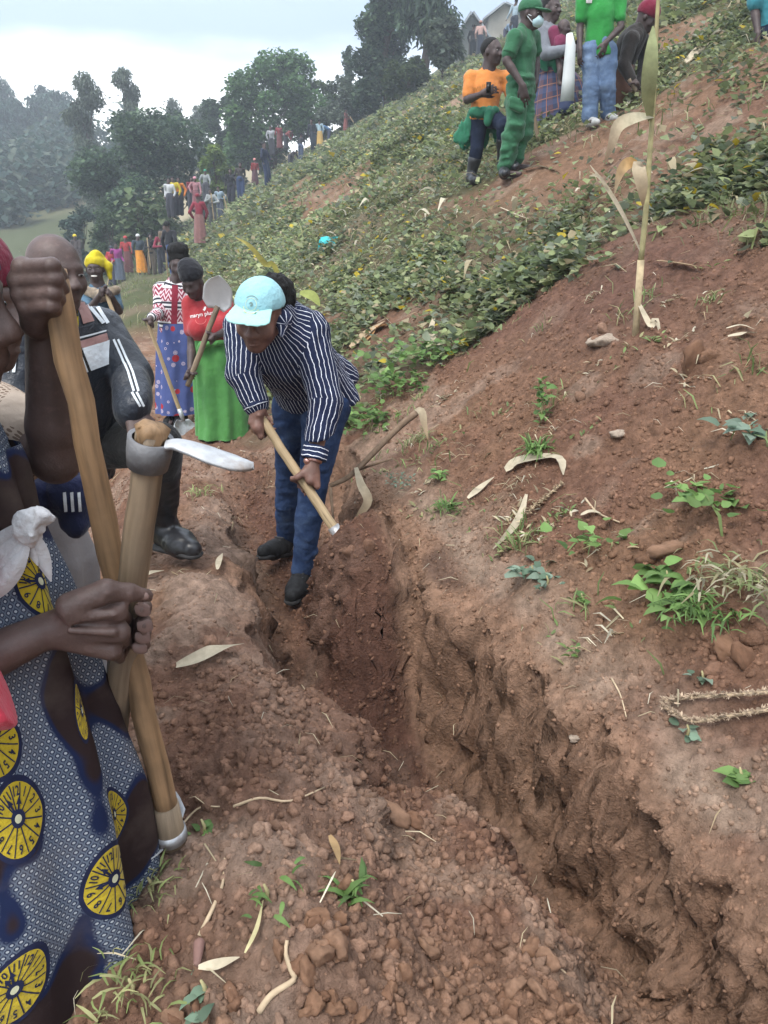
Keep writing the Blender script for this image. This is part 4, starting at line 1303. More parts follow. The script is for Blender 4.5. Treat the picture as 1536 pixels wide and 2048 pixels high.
def boot_shape(an, toe, k=1.0, shaft=None, r=0.044):
    """rubber boot or shoe: ankle joint, toe point, optional shaft top"""
    sh = Shape(); an, toe = arr(an), arr(toe)
    gz = V3(0, 0, 1)
    d = toe - an; d[2] = 0; L = np.linalg.norm(d); d = d / max(L, 1e-6)
    heel = an - d * 0.035 * k + V3(0, 0, -0.045 * k)
    ball = an + d * (L * 0.62) ; ball[2] = toe[2] * 0.6 + heel[2] * 0.4
    sh.cone(heel, ball, 0.036 * k, 0.043 * k, 0.03 * k); sh.cone(ball, toe, 0.043 * k, 0.034 * k, 0.03 * k)
    sh.cone(an, ball, r * k, 0.036 * k, 0.03 * k)
    if shaft is not None: sh.cone(an, shaft, r * k, (r + 0.022) * k, 0.03 * k)
    return sh
def skirt(name, rings, mat, parent, f, folds=9, amp=0.03, seed=0, n=110, m=46, uvscale=1.0, wrap=None, label=None, lift=None):
    """lofted cloth: rings = [(centre, rx, ry)], side axis across f"""
    r_ = np.random.default_rng(seed)
    f = arr(f); f[2] = 0; f /= np.linalg.norm(f); side = np.cross(f, V3(0, 0, 1))
    T = np.linspace(0, 1, len(rings)); tt = np.linspace(0, 1, m)
    Cn = np.stack([np.interp(tt, T, [arr(a[0])[i] for a in rings]) for i in range(3)], 1)
    RX = np.interp(tt, T, [a[1] for a in rings]); RY = np.interp(tt, T, [a[2] for a in rings])
    th = np.linspace(0, 2 * math.pi, n, endpoint=False)
    ph = r_.uniform(0, 6.28, 4)
    V = np.zeros((m, n, 3))
    for i in range(m):
        v = tt[i]
        fo = amp * (0.25 + 0.75 * v) * (np.sin(folds * th + ph[0] + 1.2 * np.sin(2 * th + ph[1]) + 0.9 * v) * 0.6 + 0.4 * np.sin((folds * 1.7) // 1 * th + ph[2] + 2 * v))
        fo = fo + amp * 0.8 * vn(th * 2.1 / 1.0 + 3, np.full(n, v * 5.0), seed) * np.sin(th / 2) 
        rr = 1 + fo / max(RX[i], 0.05)
        z = 0 * th
        if lift is not None: z = lift(th, v)
        V[i] = Cn[i] + side * (np.cos(th) * RX[i] * rr)[:, None] + f * (np.sin(th) * RY[i] * rr)[:, None] + V3(0, 0, 1) * z[:, None]
    i = np.arange(m - 1)[:, None]; j = np.arange(n)[None]; jn = (j + 1) % n
    Q = np.stack([i * n + j, (i + 1) * n + j, (i + 1) * n + jn, i * n + jn], -1).reshape(-1, 4)
    per = 2 * math.pi * np.mean(RX)
    ll = np.concatenate([[0], np.cumsum(np.linalg.norm(np.diff(Cn, axis=0), axis=1))])
    U = np.zeros(Q.shape + (2,))
    Ji = np.broadcast_to(j, (m - 1, n)).reshape(-1); Ii = np.broadcast_to(i, (m - 1, n)).reshape(-1)
    u0 = Ji / n * per; u1 = (Ji + 1) / n * per
    U[:, 0] = np.stack([u0, ll[Ii]], 1); U[:, 1] = np.stack([u0, ll[Ii + 1]], 1); U[:, 2] = np.stack([u1, ll[Ii + 1]], 1); U[:, 3] = np.stack([u1, ll[Ii]], 1)
    me = np_mesh(name, V.reshape(-1, 3), Q, True, None, U.reshape(-1, 2))
    o = add_obj(name, me, mat, parent)
    return o, V, ll, per
def text_part(name, body, size, pos, xdir, ydir, mat, parent, extrude=0.0006, bold=0.0, surf=None, align='CENTER'):
    cu = bpy.data.curves.new(name, 'FONT'); cu.body = body; cu.size = size; cu.align_x = align; cu.align_y = 'CENTER'
    cu.extrude = extrude; cu.offset = bold; cu.resolution_u = 3
    tmp = bpy.data.objects.new('tmp', cu); COL.objects.link(tmp)
    dg = bpy.context.evaluated_depsgraph_get(); me = bpy.data.meshes.new_from_object(tmp.evaluated_get(dg))
    bpy.data.objects.remove(tmp); me.name = name
    x = arr(xdir); x /= np.linalg.norm(x); y = arr(ydir); y = y - x * (x @ y); y /= np.linalg.norm(y); z = np.cross(x, y)
    v = np.zeros(len(me.vertices) * 3); me.vertices.foreach_get('co', v); v = v.reshape(-1, 3)
    W = arr(pos) + v[:, :1] * x + v[:, 1:2] * y + v[:, 2:3] * z
    if surf is not None: W = surf(W, v)
    me.vertices.foreach_set('co', W.ravel()); me.update(); me.materials.clear()
    return add_obj(name, me, mat, parent)
def drape_on(o, normal, off=0.002):
    """pushes points along -normal until they lie on mesh object o"""
    from mathutils.bvhtree import BVHTree
    me = o.data
    bv = BVHTree.FromPolygons([v.co[:] for v in me.vertices], [p.vertices[:] for p in me.polygons])
    n = Vector(normal).normalized()
    def fn(W, v):
        out = []
        for p, l in zip(W, v):
            h = bv.ray_cast(Vector(p) + n * 0.3, -n)
            out.append((h[0] + n * (off + max(0, l[2]))) if h[0] is not None else Vector(p))
        return np.array([q[:] for q in out])
    return fn
def handle_mesh(name, a, b, r0, r1, parent, mat, n=14, wob=0.002, seed=0, flat=None, segs=12, smooth=True):
    """a wooden shaft with its own long axis as local z (the grain follows it)"""
    a, b = Vector(a), Vector(b); d = b - a; L = d.length
    r = random.Random(seed)
    pts = [Vector((r.uniform(-wob, wob), r.uniform(-wob, wob), L * i / segs)) for i in range(segs + 1)]
    v, q, t = tube(pts, [(r0 + (r1 - r0) * i / segs) * r.uniform(0.97, 1.03) for i in range(segs + 1)], n)
    me = np_mesh(name, v, [q, t], smooth)
    me.materials.append(mat)
    o = bpy.data.objects.new(name, me); COL.objects.link(o)
    mw = Matrix.Translation(a) @ d.to_track_quat('Z', 'Y').to_matrix().to_4x4()
    o.parent = parent; o.matrix_parent_inverse = parent.matrix_basis.inverted(); o.matrix_basis = mw
    return o
def local_obj(name, me, mat, parent, mw):
    me.materials.append(mat)
    o = bpy.data.objects.new(name, me); COL.objects.link(o)
    o.parent = parent; o.matrix_parent_inverse = parent.matrix_basis.inverted(); o.matrix_basis = mw
    return o
def shovel_blade(w=0.23, l=0.29, dish=0.03, n=14, m=14):
    """rounded point blade in local xz plane, socket at the origin, pointing -z"""
    V = []; 
    for i in range(m + 1):
        t = i / m; z = -t * l
        hw = w / 2 * (min(1, 0.55 + 2.2 * t) if t < 0.25 else 1.0) * (1 - max(0, (t - 0.5) / 0.5) ** 2.2 * 0.96)
        for j in range(n + 1):
            u = -1 + 2 * j / n
            V.append((u * hw, dish * (u * u - 1) * (1 - 0.6 * t) + 0.04 * t * t, z))
    for k in range(len(V)): V.append((V[k][0], V[k][1] + 0.003, V[k][2]))
    N = (m + 1) * (n + 1); Q = []
    for i in range(m):
        for j in range(n):
            a = i * (n + 1) + j
            Q.append((a, a + 1, a + n + 2, a + n + 1)); Q.append((N + a + n + 1, N + a + n + 2, N + a + 1, N + a))
    ed = [j for j in range(n + 1)] + [i * (n + 1) + n for i in range(1, m + 1)] + [m * (n + 1) + j for j in range(n - 1, -1, -1)] + [i * (n + 1) for i in range(m - 1, 0, -1)]
    for i in range(len(ed)):
        a, b = ed[i], ed[(i + 1) % len(ed)]; Q.append((b, a, N + a, N + b))
    return np_mesh('blade', np.array(V), np.array(Q), True)
def shovel(label, top, socket, blade_dir=None, r=0.018, wood='wood_new', group=None, blade_w=0.23, blade_l=0.28, spin=0.0, sock=0.09, blade_mat='steel', base=None, cat='shovel'):
    top, socket = Vector(top), Vector(socket)
    d = (socket - top).normalized()
    t = thing('shovel', label, cat, base or socket + d * 0.2, group)
    handle_mesh('handle', top, socket + d * 0.03, r * 0.94, r, t, M[wood], seed=hash(label) % 99)
    v, q, tt = tube([socket - d * 0.02, socket + d * sock * 0.5, socket + d * sock], [r * 1.25, r * 1.2, r * 0.8], 14)
    add_obj('socket', np_mesh('socket', v, [q, tt], True), M[blade_mat], t)
    bd = Vector(blade_dir).normalized() if blade_dir is not None else d
    mw = Matrix.Translation(socket + d * sock * 0.8) @ (-bd).to_track_quat('Z', 'Y').to_matrix().to_4x4() @ Matrix.Rotation(spin, 4, 'Z')
    local_obj('blade', shovel_blade(blade_w, blade_l), M[blade_mat], t, mw)
    return t

def ribbon(pts, widths, nrm=(0, 0, 1), twist=0.0, cup=0.25):
    """a long leaf following pts, folded along its midrib"""
    P = [Vector(p) for p in pts]; V, F = [], []
    n = len(P)
    for i, p in enumerate(P):
        d = (P[min(i + 1, n - 1)] - P[max(i - 1, 0)]).normalized()
        x = d.cross(Vector(nrm)); x = x.normalized() if x.length > 1e-4 else Vector((1, 0, 0))
        y = x.cross(d)
        a = twist * i / n; x, y = x * math.cos(a) + y * math.sin(a), y * math.cos(a) - x * math.sin(a)
        w = widths[i] if hasattr(widths, '__len__') else widths * math.sin(math.pi * min(0.97, 0.12 + 0.85 * i / (n - 1))) 
        V += [p - x * w + y * w * cup, p, p + x * w + y * w * cup]
    for i in range(n - 1):
        a = 3 * i; F += [(a, a + 1, a + 4, a + 3), (a + 1, a + 2, a + 5, a + 4)]
    return np.array([v[:] for v in V]), np.array(F)
def smooth_pts(pts, k=4):
    """Catmull-Rom through pts"""
    P = [Vector(p) for p in pts]; P = [P[0] * 2 - P[1]] + P + [P[-1] * 2 - P[-2]]; out = []
    for i in range(1, len(P) - 2):
        for j in range(k):
            t = j / k; a, b, c, d = P[i - 1:i + 3]
            out.append(0.5 * ((2 * b) + (c - a) * t + (2 * a - 5 * b + 4 * c - d) * t * t + (3 * b - a - 3 * c + d) * t ** 3))
    out.append(P[-2]); return out
# ------------------------------------------------------------------ people
def JP(f, hf, joints, hu=(0, 0, 1)):
    J = {k: at(*v) for k, v in joints.items()}
    J['f'] = Vector(f).normalized(); J['hf'] = Vector(hf).normalized(); J['hu'] = Vector(hu)
    if 'waist' not in J: J['waist'] = J['pelvis'].lerp(J['chest'], 0.45)
    return J
def put_toes(J, a, b):
    J['toea'] = a; J['toeb'] = b
def patch_px(name, quad, target, mat, parent, n=10, m=8, off=0.003):
    """a flat piece of cloth sewn on a garment: the corners are found by looking along the lens, the piece then follows the garment"""
    from mathutils.bvhtree import BVHTree
    me = target.data
    bv = BVHTree.FromPolygons([v.co[:] for v in me.vertices], [p.vertices[:] for p in me.polygons])
    q = [np.array(c, float) for c in quad]
    V = np.full((m + 1, n + 1, 3), np.nan)
    for i in range(m + 1):
        for j in range(n + 1):
            s, t = j / n, i / m
            p = (q[0] * (1 - s) + q[1] * s) * (1 - t) + (q[3] * (1 - s) + q[2] * s) * t
            r = Vector(ray(*p)).normalized()
            h = bv.ray_cast(Vector((0, 0, 0)), r)
            if h[0] is not None: V[i, j] = h[0] - r * off + h[1] * 0.002 * (1 if h[1].dot(r) < 0 else -1)
    Q = []
    for i in range(m):
        for j in range(n):
            c = [(i, j), (i + 1, j), (i + 1, j + 1), (i, j + 1)]
            P = [V[a] for a in c]
            if any(np.isnan(p).any() for p in P): continue
            if max(np.linalg.norm(P[k] - P[k - 1]) for k in range(4)) > 0.12: continue
            Q.append([a * (n + 1) + b for a, b in c])
    if not Q: return None
    V = np.nan_to_num(V.reshape(-1, 3))
    used = np.unique(np.array(Q)); mp = np.full(len(V), -1); mp[used] = np.arange(len(used))
    return add_obj(name, np_mesh(name, V[used], mp[np.array(Q)], True), mat, parent)

M['stripe_shirt'] = mat_stripe('navy_pinstripe', (0.014, 0.020, 0.052), (0.72, 0.74, 0.80), 0.0195, 0.0026)
M['stripe_cuff'] = mat_stripe('navy_pinstripe_cuff', (0.016, 0.024, 0.060), (0.72, 0.74, 0.80), 0.0165, 0.0030, True)
M['jeans'] = mat_denim('blue_denim', (0.026, 0.048, 0.112))
M['jeans_light'] = mat_denim('washed_denim', (0.12, 0.18, 0.29), 0.35)
M['jeans_dark'] = mat_denim('dark_denim', (0.012, 0.018, 0.038))
M['cap_blue'] = mat_cloth('pale_blue_cap', (0.27, 0.50, 0.55), 0.8, 0.08)
M['cap_mint'] = mat_cloth('mint_brim', (0.33, 0.60, 0.56), 0.8, 0.05)
M['emblem'] = mat_plain('emblem_thread', (0.20, 0.30, 0.28), 0.8, 0.2, 60)
M['emblem_gold'] = mat_plain('emblem_gold_thread', (0.55, 0.62, 0.40), 0.8, 0.2, 60)
M['rosegold'] = mat_plain('rose_gold', (0.50, 0.27, 0.22), 0.3, 0.1, 40, 0.1, 0.001, 0.5, 0.8)

def trench_woman():
    J = JP((-.30, -.78, -.42), (-.17, -.94, -.30), dict(
        pelvis=(632, 795, 3.12), waist=(602, 742, 3.04), chest=(562, 682, 2.90), neck=(548, 628, 2.80), head=(519, 630, 2.70),
        sha=(490, 655, 2.90), shb=(618, 665, 2.86), ela=(487, 745, 2.80), elb=(652, 800, 2.78), wra=(515, 818, 2.76), wrb=(626, 925, 2.68),
        hipa=(592, 815, 3.16), hipb=(652, 812, 3.06), kna=(578, 965, 3.28), knb=(626, 975, 3.00), ana=(572, 1080, 3.38), anb=(604, 1145, 2.97)), hu=(0.05, -.35, .9))
    k = 0.98
    ga, gb = ground_at(522, 1112), ground_at(585, 1200)
    base = Vector((-0.4, 3.1, H(-0.4, 3.1)))
    t = thing('person', 'woman in pale blue cap and striped shirt digging in the trench', 'person', base)
    J['toea'] = at(527, 1103, 3.18); J['toeb'] = at(584, 1192, 2.84)
    sh, L = body_shape(J, k, 0.012)
    top, sock = at(521, 836, 2.75), at(672, 1062, 2.60)
    d = (sock - top).normalized()
    ca, cb = top + d * 0.03, top + d * ((at(612, 966, 2.64) - top).length)
    grip_prims(sh, J['wra'], ca, -d, Vector((-.75, -.45, .25)), k, 0.018, -1)
    grip_prims(sh, J['wrb'], cb, -d, Vector((.65, -.55, .35)), k, 0.018, 1)
    shape_obj('body', sh, 0.0085, M['skin_warm'], t, None, False, fine=(arr(L(-.1, -.1, -.13)) - V3(.03, .03, .03), arr(L(.1, .12, .06)) + V3(.03, .03, .03), 0.005))
    R = frame_of(J['hf'], J['hu'])
    # shirt with sleeves, then cuffs and collar
    s = torso_cloth(J, k, 0.026, 1.80, hem=0.35, girth=1.22, arm_ease=0.022)
    P = arr(J['pelvis'])
    s.cone(at(640, 735, 3.14), at(690, 752, 3.24), 0.10, 0.055, 0.05, 1, None, 0)          # loose tail over the back
    s.plane(at(628, 812, 3.1), Vector((0.10, 0.10, -1)))
    shape_obj('shirt', s, 0.0075, M['stripe_shirt'], t, wrinkle(0.022, 12, 3), True)
    for sd in 'ab':
        E_, W_ = J['el' + sd], J['wr' + sd]
        c = Shape().cone(E_.lerp(W_, 0.74), E_.lerp(W_, 0.97), 0.049 * k, 0.050 * k, 0.01, 1, None, 0)
        dd = (W_ - E_).normalized()
        c.plane(E_.lerp(W_, 0.955), dd).plane(E_.lerp(W_, 0.74), -dd)
        shape_obj('cuff', c, 0.005, M['stripe_cuff'], t, None, True)
    col = Shape()
    N = arr(J['neck'])
    col.cone(at(538, 612, 2.80), at(566, 640, 2.70), 0.016, 0.030, 0.02, 1, None, 0); col.cone(at(566, 636, 2.72), at(563, 672, 2.66), 0.030, 0.008, 0.02, 1, None, 0)
    col.cone(at(560, 606, 2.88), at(545, 606, 2.84), 0.03, 0.02, 0.02, 1, None, 0)
    col.cone(at(505, 640, 2.78), at(512, 672, 2.68), 0.022, 0.010, 0.02, 1, None, 0)
    shape_obj('collar', col, 0.005, M['stripe_shirt'], t, None, True)
    lg = leg_cloth(J, k, 0.006, 1.97, girth=1.16)
    shape_obj('jeans', lg, 0.0075, M['jeans'], t, wrinkle(0.014, 13, 8, (0.8, 0.8, 1.8)))
    for sd in 'ab':
        an, toe = J['an' + sd], J['toe' + sd]
        b = boot_shape(an, toe, 0.92)
        so = shape_obj('shoe', b, 0.006, M['shoe'], t, wrinkle(0.006, 40, 4))
        zz = toe.z - 0.024
        sl = Shape().cone(an + Vector((0, 0, -0.072)), toe + Vector((0, 0, -0.022)), 0.034, 0.036, 0.02, 1, ((0, 0, 1), 0.45))
        shape_obj('sole', sl, 0.006, M['sole'], so)
        sk = Shape().cone(an + Vector((0.012, 0.02, 0.015)), an + Vector((0.012, 0.02, -0.02)), 0.040, 0.044, 0.01)
        shape_obj('sock', sk, 0.006, M['white'], t)
        for i in range(4):
            p = an.lerp(toe, 0.30 + 0.13 * i) + Vector((0, 0, 0.030 - 0.006 * i))
            x = (toe - an).cross(Vector((0, 0, 1))).normalized()
            lc = Shape().cone(p - x * 0.022, p + x * 0.022, 0.0045, 0.0045, 0.003)
            shape_obj('lace', lc, 0.003, M['rubber'], so)
    # cap
    cp = Shape().ell(L(0, -0.012, 0.040), V3(0.088, 0.108, 0.090) * k, R, 0.01)
    cp.plane(L(0, 0, 0.040), R @ V3(0, 0.10, -1))
    cap = shape_obj('cap', cp, 0.005, M['cap_blue'], t, wrinkle(0.004, 30, 2))
    br = Shape()
    for x in (-0.045, -0.02, 0.02, 0.045):
        br.cone(L(x, 0.070, 0.052), L(x * 1.15, 0.138 - 6 * x * x, 0.040), 0.022 * k, 0.026 * k, 0.012, 1, (R @ V3(0, 0.15, 1), 0.22))
    shape_obj('brim', br, 0.0045, M['cap_mint'], cap)
    fn = drape_on(cap, R @ V3(0, 1, 0.45), 0.0015)
    c0 = L(0, 0.10, 0.082); ex, ey = R[:, 0], R @ V3(0, -0.4, 1)
    def ring(r0, r1, a0, a1, name, mat, nn=28):
        V, F = [], []
        for i in range(nn + 1):
            a = a0 + (a1 - a0) * i / nn
            for rr in (r0, r1): V.append(c0 + ex * math.cos(a) * rr + ey * math.sin(a) * rr)
        for i in range(nn): F.append((2 * i, 2 * i + 1, 2 * i + 3, 2 * i + 2))
        W = fn(np.array(V), np.zeros((len(V), 3)))
        add_obj(name, np_mesh(name, W, np.array(F), True), mat, cap)
    ring(0.024, 0.027, 0.25 * math.pi, 0.80 * math.pi, 'emblem_ring', M['emblem'])
    ring(0.027, 0.031, 1.15 * math.pi, 1.90 * math.pi, 'emblem_ribbon', M['emblem_gold'])
    ring(0.018, 0.0195, 0, 2 * math.pi, 'emblem_ring', M['emblem_gold'])
    ring(0.002, 0.007, 0.2, 5.2, 'emblem_shield', M['emblem'], 12)
    hr = Shape().ell(at(560, 590, 2.80), (0.055, 0.06, 0.062), None, 0.03).ell(at(548, 575, 2.76), (0.05, 0.07, 0.05), None, 0.03)
    hr.ell(L(0.0, -0.05, 0.0), V3(0.078, 0.065, 0.075) * k, R, 0.02).ell(at(566, 612, 2.82), (0.035, 0.04, 0.04), None, 0.02)
    shape_obj('hair', hr, 0.006, M['hair'], t, wrinkle(0.02, 60, 5))
    # watch
    W_ = J['wrb']; dd = (J['wrb'] - J['elb']).normalized()
    wt = Shape().cone(W_ - dd * 0.022, W_ - dd * 0.002, 0.0335, 0.0325, 0.004).plane(W_ - dd * 0.001, dd).plane(W_ - dd * 0.023, -dd)
    wo = shape_obj('watch', wt, 0.003, M['rosegold'], t)
    shape_obj('watch_face', Shape().ball(W_ - dd * 0.012 + Vector((-0.022, -0.020, 0)), 0.014, 0.004), 0.003, M['rosegold'], wo)
    shovel('long handled shovel with pale wooden shaft held by the woman in the cap', top, sock, r=0.0185, wood='wood_new', blade_dir=Vector((0.25, 0.25, -1)), spin=0.4, base=sock, blade_l=0.2, blade_w=0.2)
trench_woman()
print('woman', round(time.time() - T_START, 1))

M['red_tee'] = mat_cloth('red_cotton', (0.34, 0.035, 0.040), 0.85, 0.12)
M['green_wrap'] = mat_cloth('bright_green_wrap', (0.075, 0.235, 0.062), 0.8, 0.12)
M['black_wrap'] = mat_cloth('black_wrap', (0.010, 0.010, 0.013), 0.85, 0.3)
M['white_print'] = mat_plain('white_print', (0.70, 0.66, 0.64), 0.8, 0.05, 50, 0)
M['pink_print'] = mat_plain('pink_print', (0.62, 0.18, 0.17), 0.8, 0.05, 50, 0)
def mat_blue_print():
    m, nt, b, out = new_mat('blue_flower_print')
    u, x, y = uv_xy(nt)
    vo = nt.nodes.new('ShaderNodeTexVoronoi'); vo.inputs['Scale'].default_value = 7.5; vo.inputs['Randomness'].default_value = 0.45
    nt.links.new(u.outputs[0], vo.inputs['Vector'])
    v2 = nt.nodes.new('ShaderNodeTexVoronoi'); v2.inputs['Scale'].default_value = 15; v2.inputs['Randomness'].default_value = 0.6
    nt.links.new(u.outputs[0], v2.inputs['Vector'])
    base = (0.075, 0.10, 0.25)
    ww = math_node(nt, 'FRACT', math_node(nt, 'MULTIPLY', v2.outputs['Distance'], 16))
    k1 = math_node(nt, 'MULTIPLY', math_node(nt, 'LESS_THAN', v2.outputs['Distance'], 0.30), math_node(nt, 'LESS_THAN', ww, 0.5))
    c = mix_rgb(nt, k1, base, (0.62, 0.50, 0.55))
    c = mix_rgb(nt, math_node(nt, 'LESS_THAN', vo.outputs['Distance'], 0.27), c, (0.36, 0.035, 0.045))
    nt.links.new(c, b.inputs['Base Color']); b.inputs['Roughness'].default_value = 0.85; b.inputs['Specular IOR Level'].default_value = 0.12
    n1 = tex_noise(nt, 16, 4); bump(nt, b, n1.outputs['Fac'], 0.5, 0.02)
    return m
M['blue_print'] = mat_blue_print()
def mat_knit():
    m, nt, b, out = new_mat('patterned_knit')
    u, x, y = uv_xy(nt)
    band = math_node(nt, 'FRACT', math_node(nt, 'DIVIDE', y, 0.17))
    st = stripes(nt, y, 0.036, 0.018)
    zig = math_node(nt, 'ABSOLUTE', math_node(nt, 'SUBTRACT', math_node(nt, 'FRACT', math_node(nt, 'DIVIDE', x, 0.06)), 0.5))
    z2 = math_node(nt, 'FRACT', math_node(nt, 'ADD', math_node(nt, 'MULTIPLY', zig, 2.0), math_node(nt, 'DIVIDE', y, 0.045)))
    pat = mix_rgb(nt, math_node(nt, 'LESS_THAN', z2, 0.45), (0.23, 0.025, 0.05), (0.66, 0.50, 0.53))
    str_ = mix_rgb(nt, st, (0.03, 0.03, 0.04), (0.70, 0.68, 0.68))
    nt.links.new(mix_rgb(nt, math_node(nt, 'LESS_THAN', band, 0.40), pat, str_), b.inputs['Base Color'])
    b.inputs['Roughness'].default_value = 0.95
    n1 = tex_noise(nt, 300, 2); bump(nt, b, n1.outputs['Fac'], 0.4, 0.003)
    return m
M['knit'] = mat_knit()
M['knit_red'] = mat_cloth('dark_red_knit', (0.21, 0.022, 0.04), 0.95)

def green_wrap_woman():
    Y = 6.0
    J = JP((-.15, -.98, -.1), (-.22, -.85, -.42), dict(
        pelvis=(430, 730, Y), waist=(418, 688, Y), chest=(412, 640, Y), neck=(404, 596, Y), head=(385, 563, Y - .1),
        sha=(382, 610, Y), shb=(446, 606, Y), ela=(384, 690, Y - .06), elb=(466, 655, Y - .1), wra=(381, 742, Y - .22), wrb=(432, 672, Y - .26),
        hipa=(420, 735, Y), hipb=(448, 735, Y), kna=(425, 810, Y), knb=(450, 810, Y), ana=(430, 880, Y), anb=(455, 880, Y)), hu=(-.1, -.3, 1))
    k = 0.96
    base = Vector((J['pelvis'].x, Y, H(J['pelvis'].x, Y)))
    for s in 'ab': J['an' + s].z = base.z + 0.08
    t = thing('person', 'woman in red T-shirt and bright green wrap holding a hoe upside down', 'person', base)
    sh, L = body_shape(J, k, 0.01)
    lo, hi = at(378, 765, Y - .28), at(435, 612, Y - .30)
    d = (hi - lo).normalized()
    grip_prims(sh, J['wra'], lo + d * 0.05, d, Vector((-.6, -.7, 0)), k, 0.02, -1)
    grip_prims(sh, J['wrb'], at(417, 674, Y - .29), d, Vector((.6, -.7, 0)), k, 0.02, 1)
    shape_obj('body', sh, 0.0095, M['skin_dark'], t)
    R = frame_of(J['hf'], J['hu'])
    s = torso_cloth(J, k, 0.018, 0.62, hem=0.2, girth=1.12, arm_ease=0.018)
    s.ell(at(395, 658, Y - .12), (0.075, 0.07, 0.075), None, 0.05).ell(at(437, 655, Y - .12), (0.075, 0.07, 0.075), None, 0.05)
    tee = shape_obj('t_shirt', s, 0.010, M['red_tee'], t, wrinkle(0.012, 11, 4))
    fn = drape_on(tee, (0, -1, 0.1), 0.007)
    text_part('print', 'maryn plus', 0.042, at(394, 629, Y - .25), (1, 0, 0.16), (0, 0, 1), M['white_print'], tee, bold=0.0004, surf=fn)
    c0 = at(395, 638, Y - .25); V, F = [], []
    for i in range(25):
        a = math.pi * (1.05 + 0.95 * i / 24)
        for rr in (0.036, 0.039): V.append((c0.x + math.cos(a) * rr, c0.y, c0.z + math.sin(a) * rr))
    for i in range(24): F.append((2 * i, 2 * i + 1, 2 * i + 3, 2 * i + 2))
    W = fn(np.array(V), np.zeros((len(V), 3))); add_obj('print_circle', np_mesh('print_circle', W, np.array(F), True), M['pink_print'], tee)
    b0 = at(400, 617, Y - .25); bird = [(0, -.018), (.010, -.004), (.012, .012), (.004, .018), (-.004, .012), (-.006, 0), (-.014, -.006)]
    W = fn(np.array([(b0.x + a, b0.y, b0.z + c) for a, c in bird] + [b0[:]]), np.zeros((8, 3)))
    add_obj('print_bird', np_mesh('print_bird', W, np.array([(i, (i + 1) % 7, 7) for i in range(7)]), False), M['white_print'], tee)
    # wrap skirt
    rings = [(at(424, 678, Y), .155, .125), (at(432, 715, Y), .185, .15), (at(440, 770, Y), .205, .17), (at(446, 830, Y), .215, .18), (at(449, 885, Y), .20, .19)]
    rings[-1] = (Vector((rings[-1][0].x, Y, base.z + 0.03)), .215, .19)
    skirt('wrap_skirt', rings, M['green_wrap'], t, (0, -1, 0), 7, 0.036, 3)
    fold = Shape().cone(at(402, 690, Y - .17), at(455, 684, Y - .14), 0.022, 0.020, 0.02).cone(at(404, 690, Y - .18), at(396, 700, Y - .17), 0.024, 0.012, 0.02)
    shape_obj('waist_fold', fold, 0.010, M['green_wrap'], t, wrinkle(0.01, 30, 2))
    hw = Shape().ell(L(0, -0.018, 0.062), V3(0.092, 0.112, 0.088) * k, R, 0.02).ell(L(0.03, -0.04, 0.11), V3(0.07, 0.08, 0.06) * k, R, 0.03)
    hw.cone(L(0.085, -0.03, 0.05), L(0.112, -0.02, 0.065), 0.016, 0.010, 0.01)
    hw.plane(L(0, 0, 0.022), R @ V3(0, 0.25, -1))
    shape_obj('head_wrap', hw, 0.009, M['black_wrap'], t, wrinkle(0.010, 28, 6, (1, 1, 2.5)))
    # the tool she holds, blade upwards
    tl = thing('hoe', 'hoe with broad whitish blade held blade up by woman in red', 'hoe', lo)
    handle_mesh('handle', lo - d * 0.03, hi, 0.021, 0.020, tl, M['wood_grey'], seed=5)
    mw = Matrix.Translation(at(432, 620, Y - .31)) @ Matrix.Rotation(0.28, 4, 'Y') @ Matrix.Rotation(math.pi, 4, 'X') @ Matrix.Rotation(0.35, 4, 'X')
    local_obj('blade', shovel_blade(0.215, 0.29, 0.02), M['blade_pale'], tl, mw)
M['blade_white'] = mat_blade('whitish_blade', (0.40, 0.41, 0.42), (0.24, 0.19, 0.15), 0.5, 0.3)
M['blade_pale'] = mat_plain('limed_blade', (0.56, 0.56, 0.57), 0.6, 0.1, 9, 0.2, 0.003, 0.3, 0.1)
green_wrap_woman()

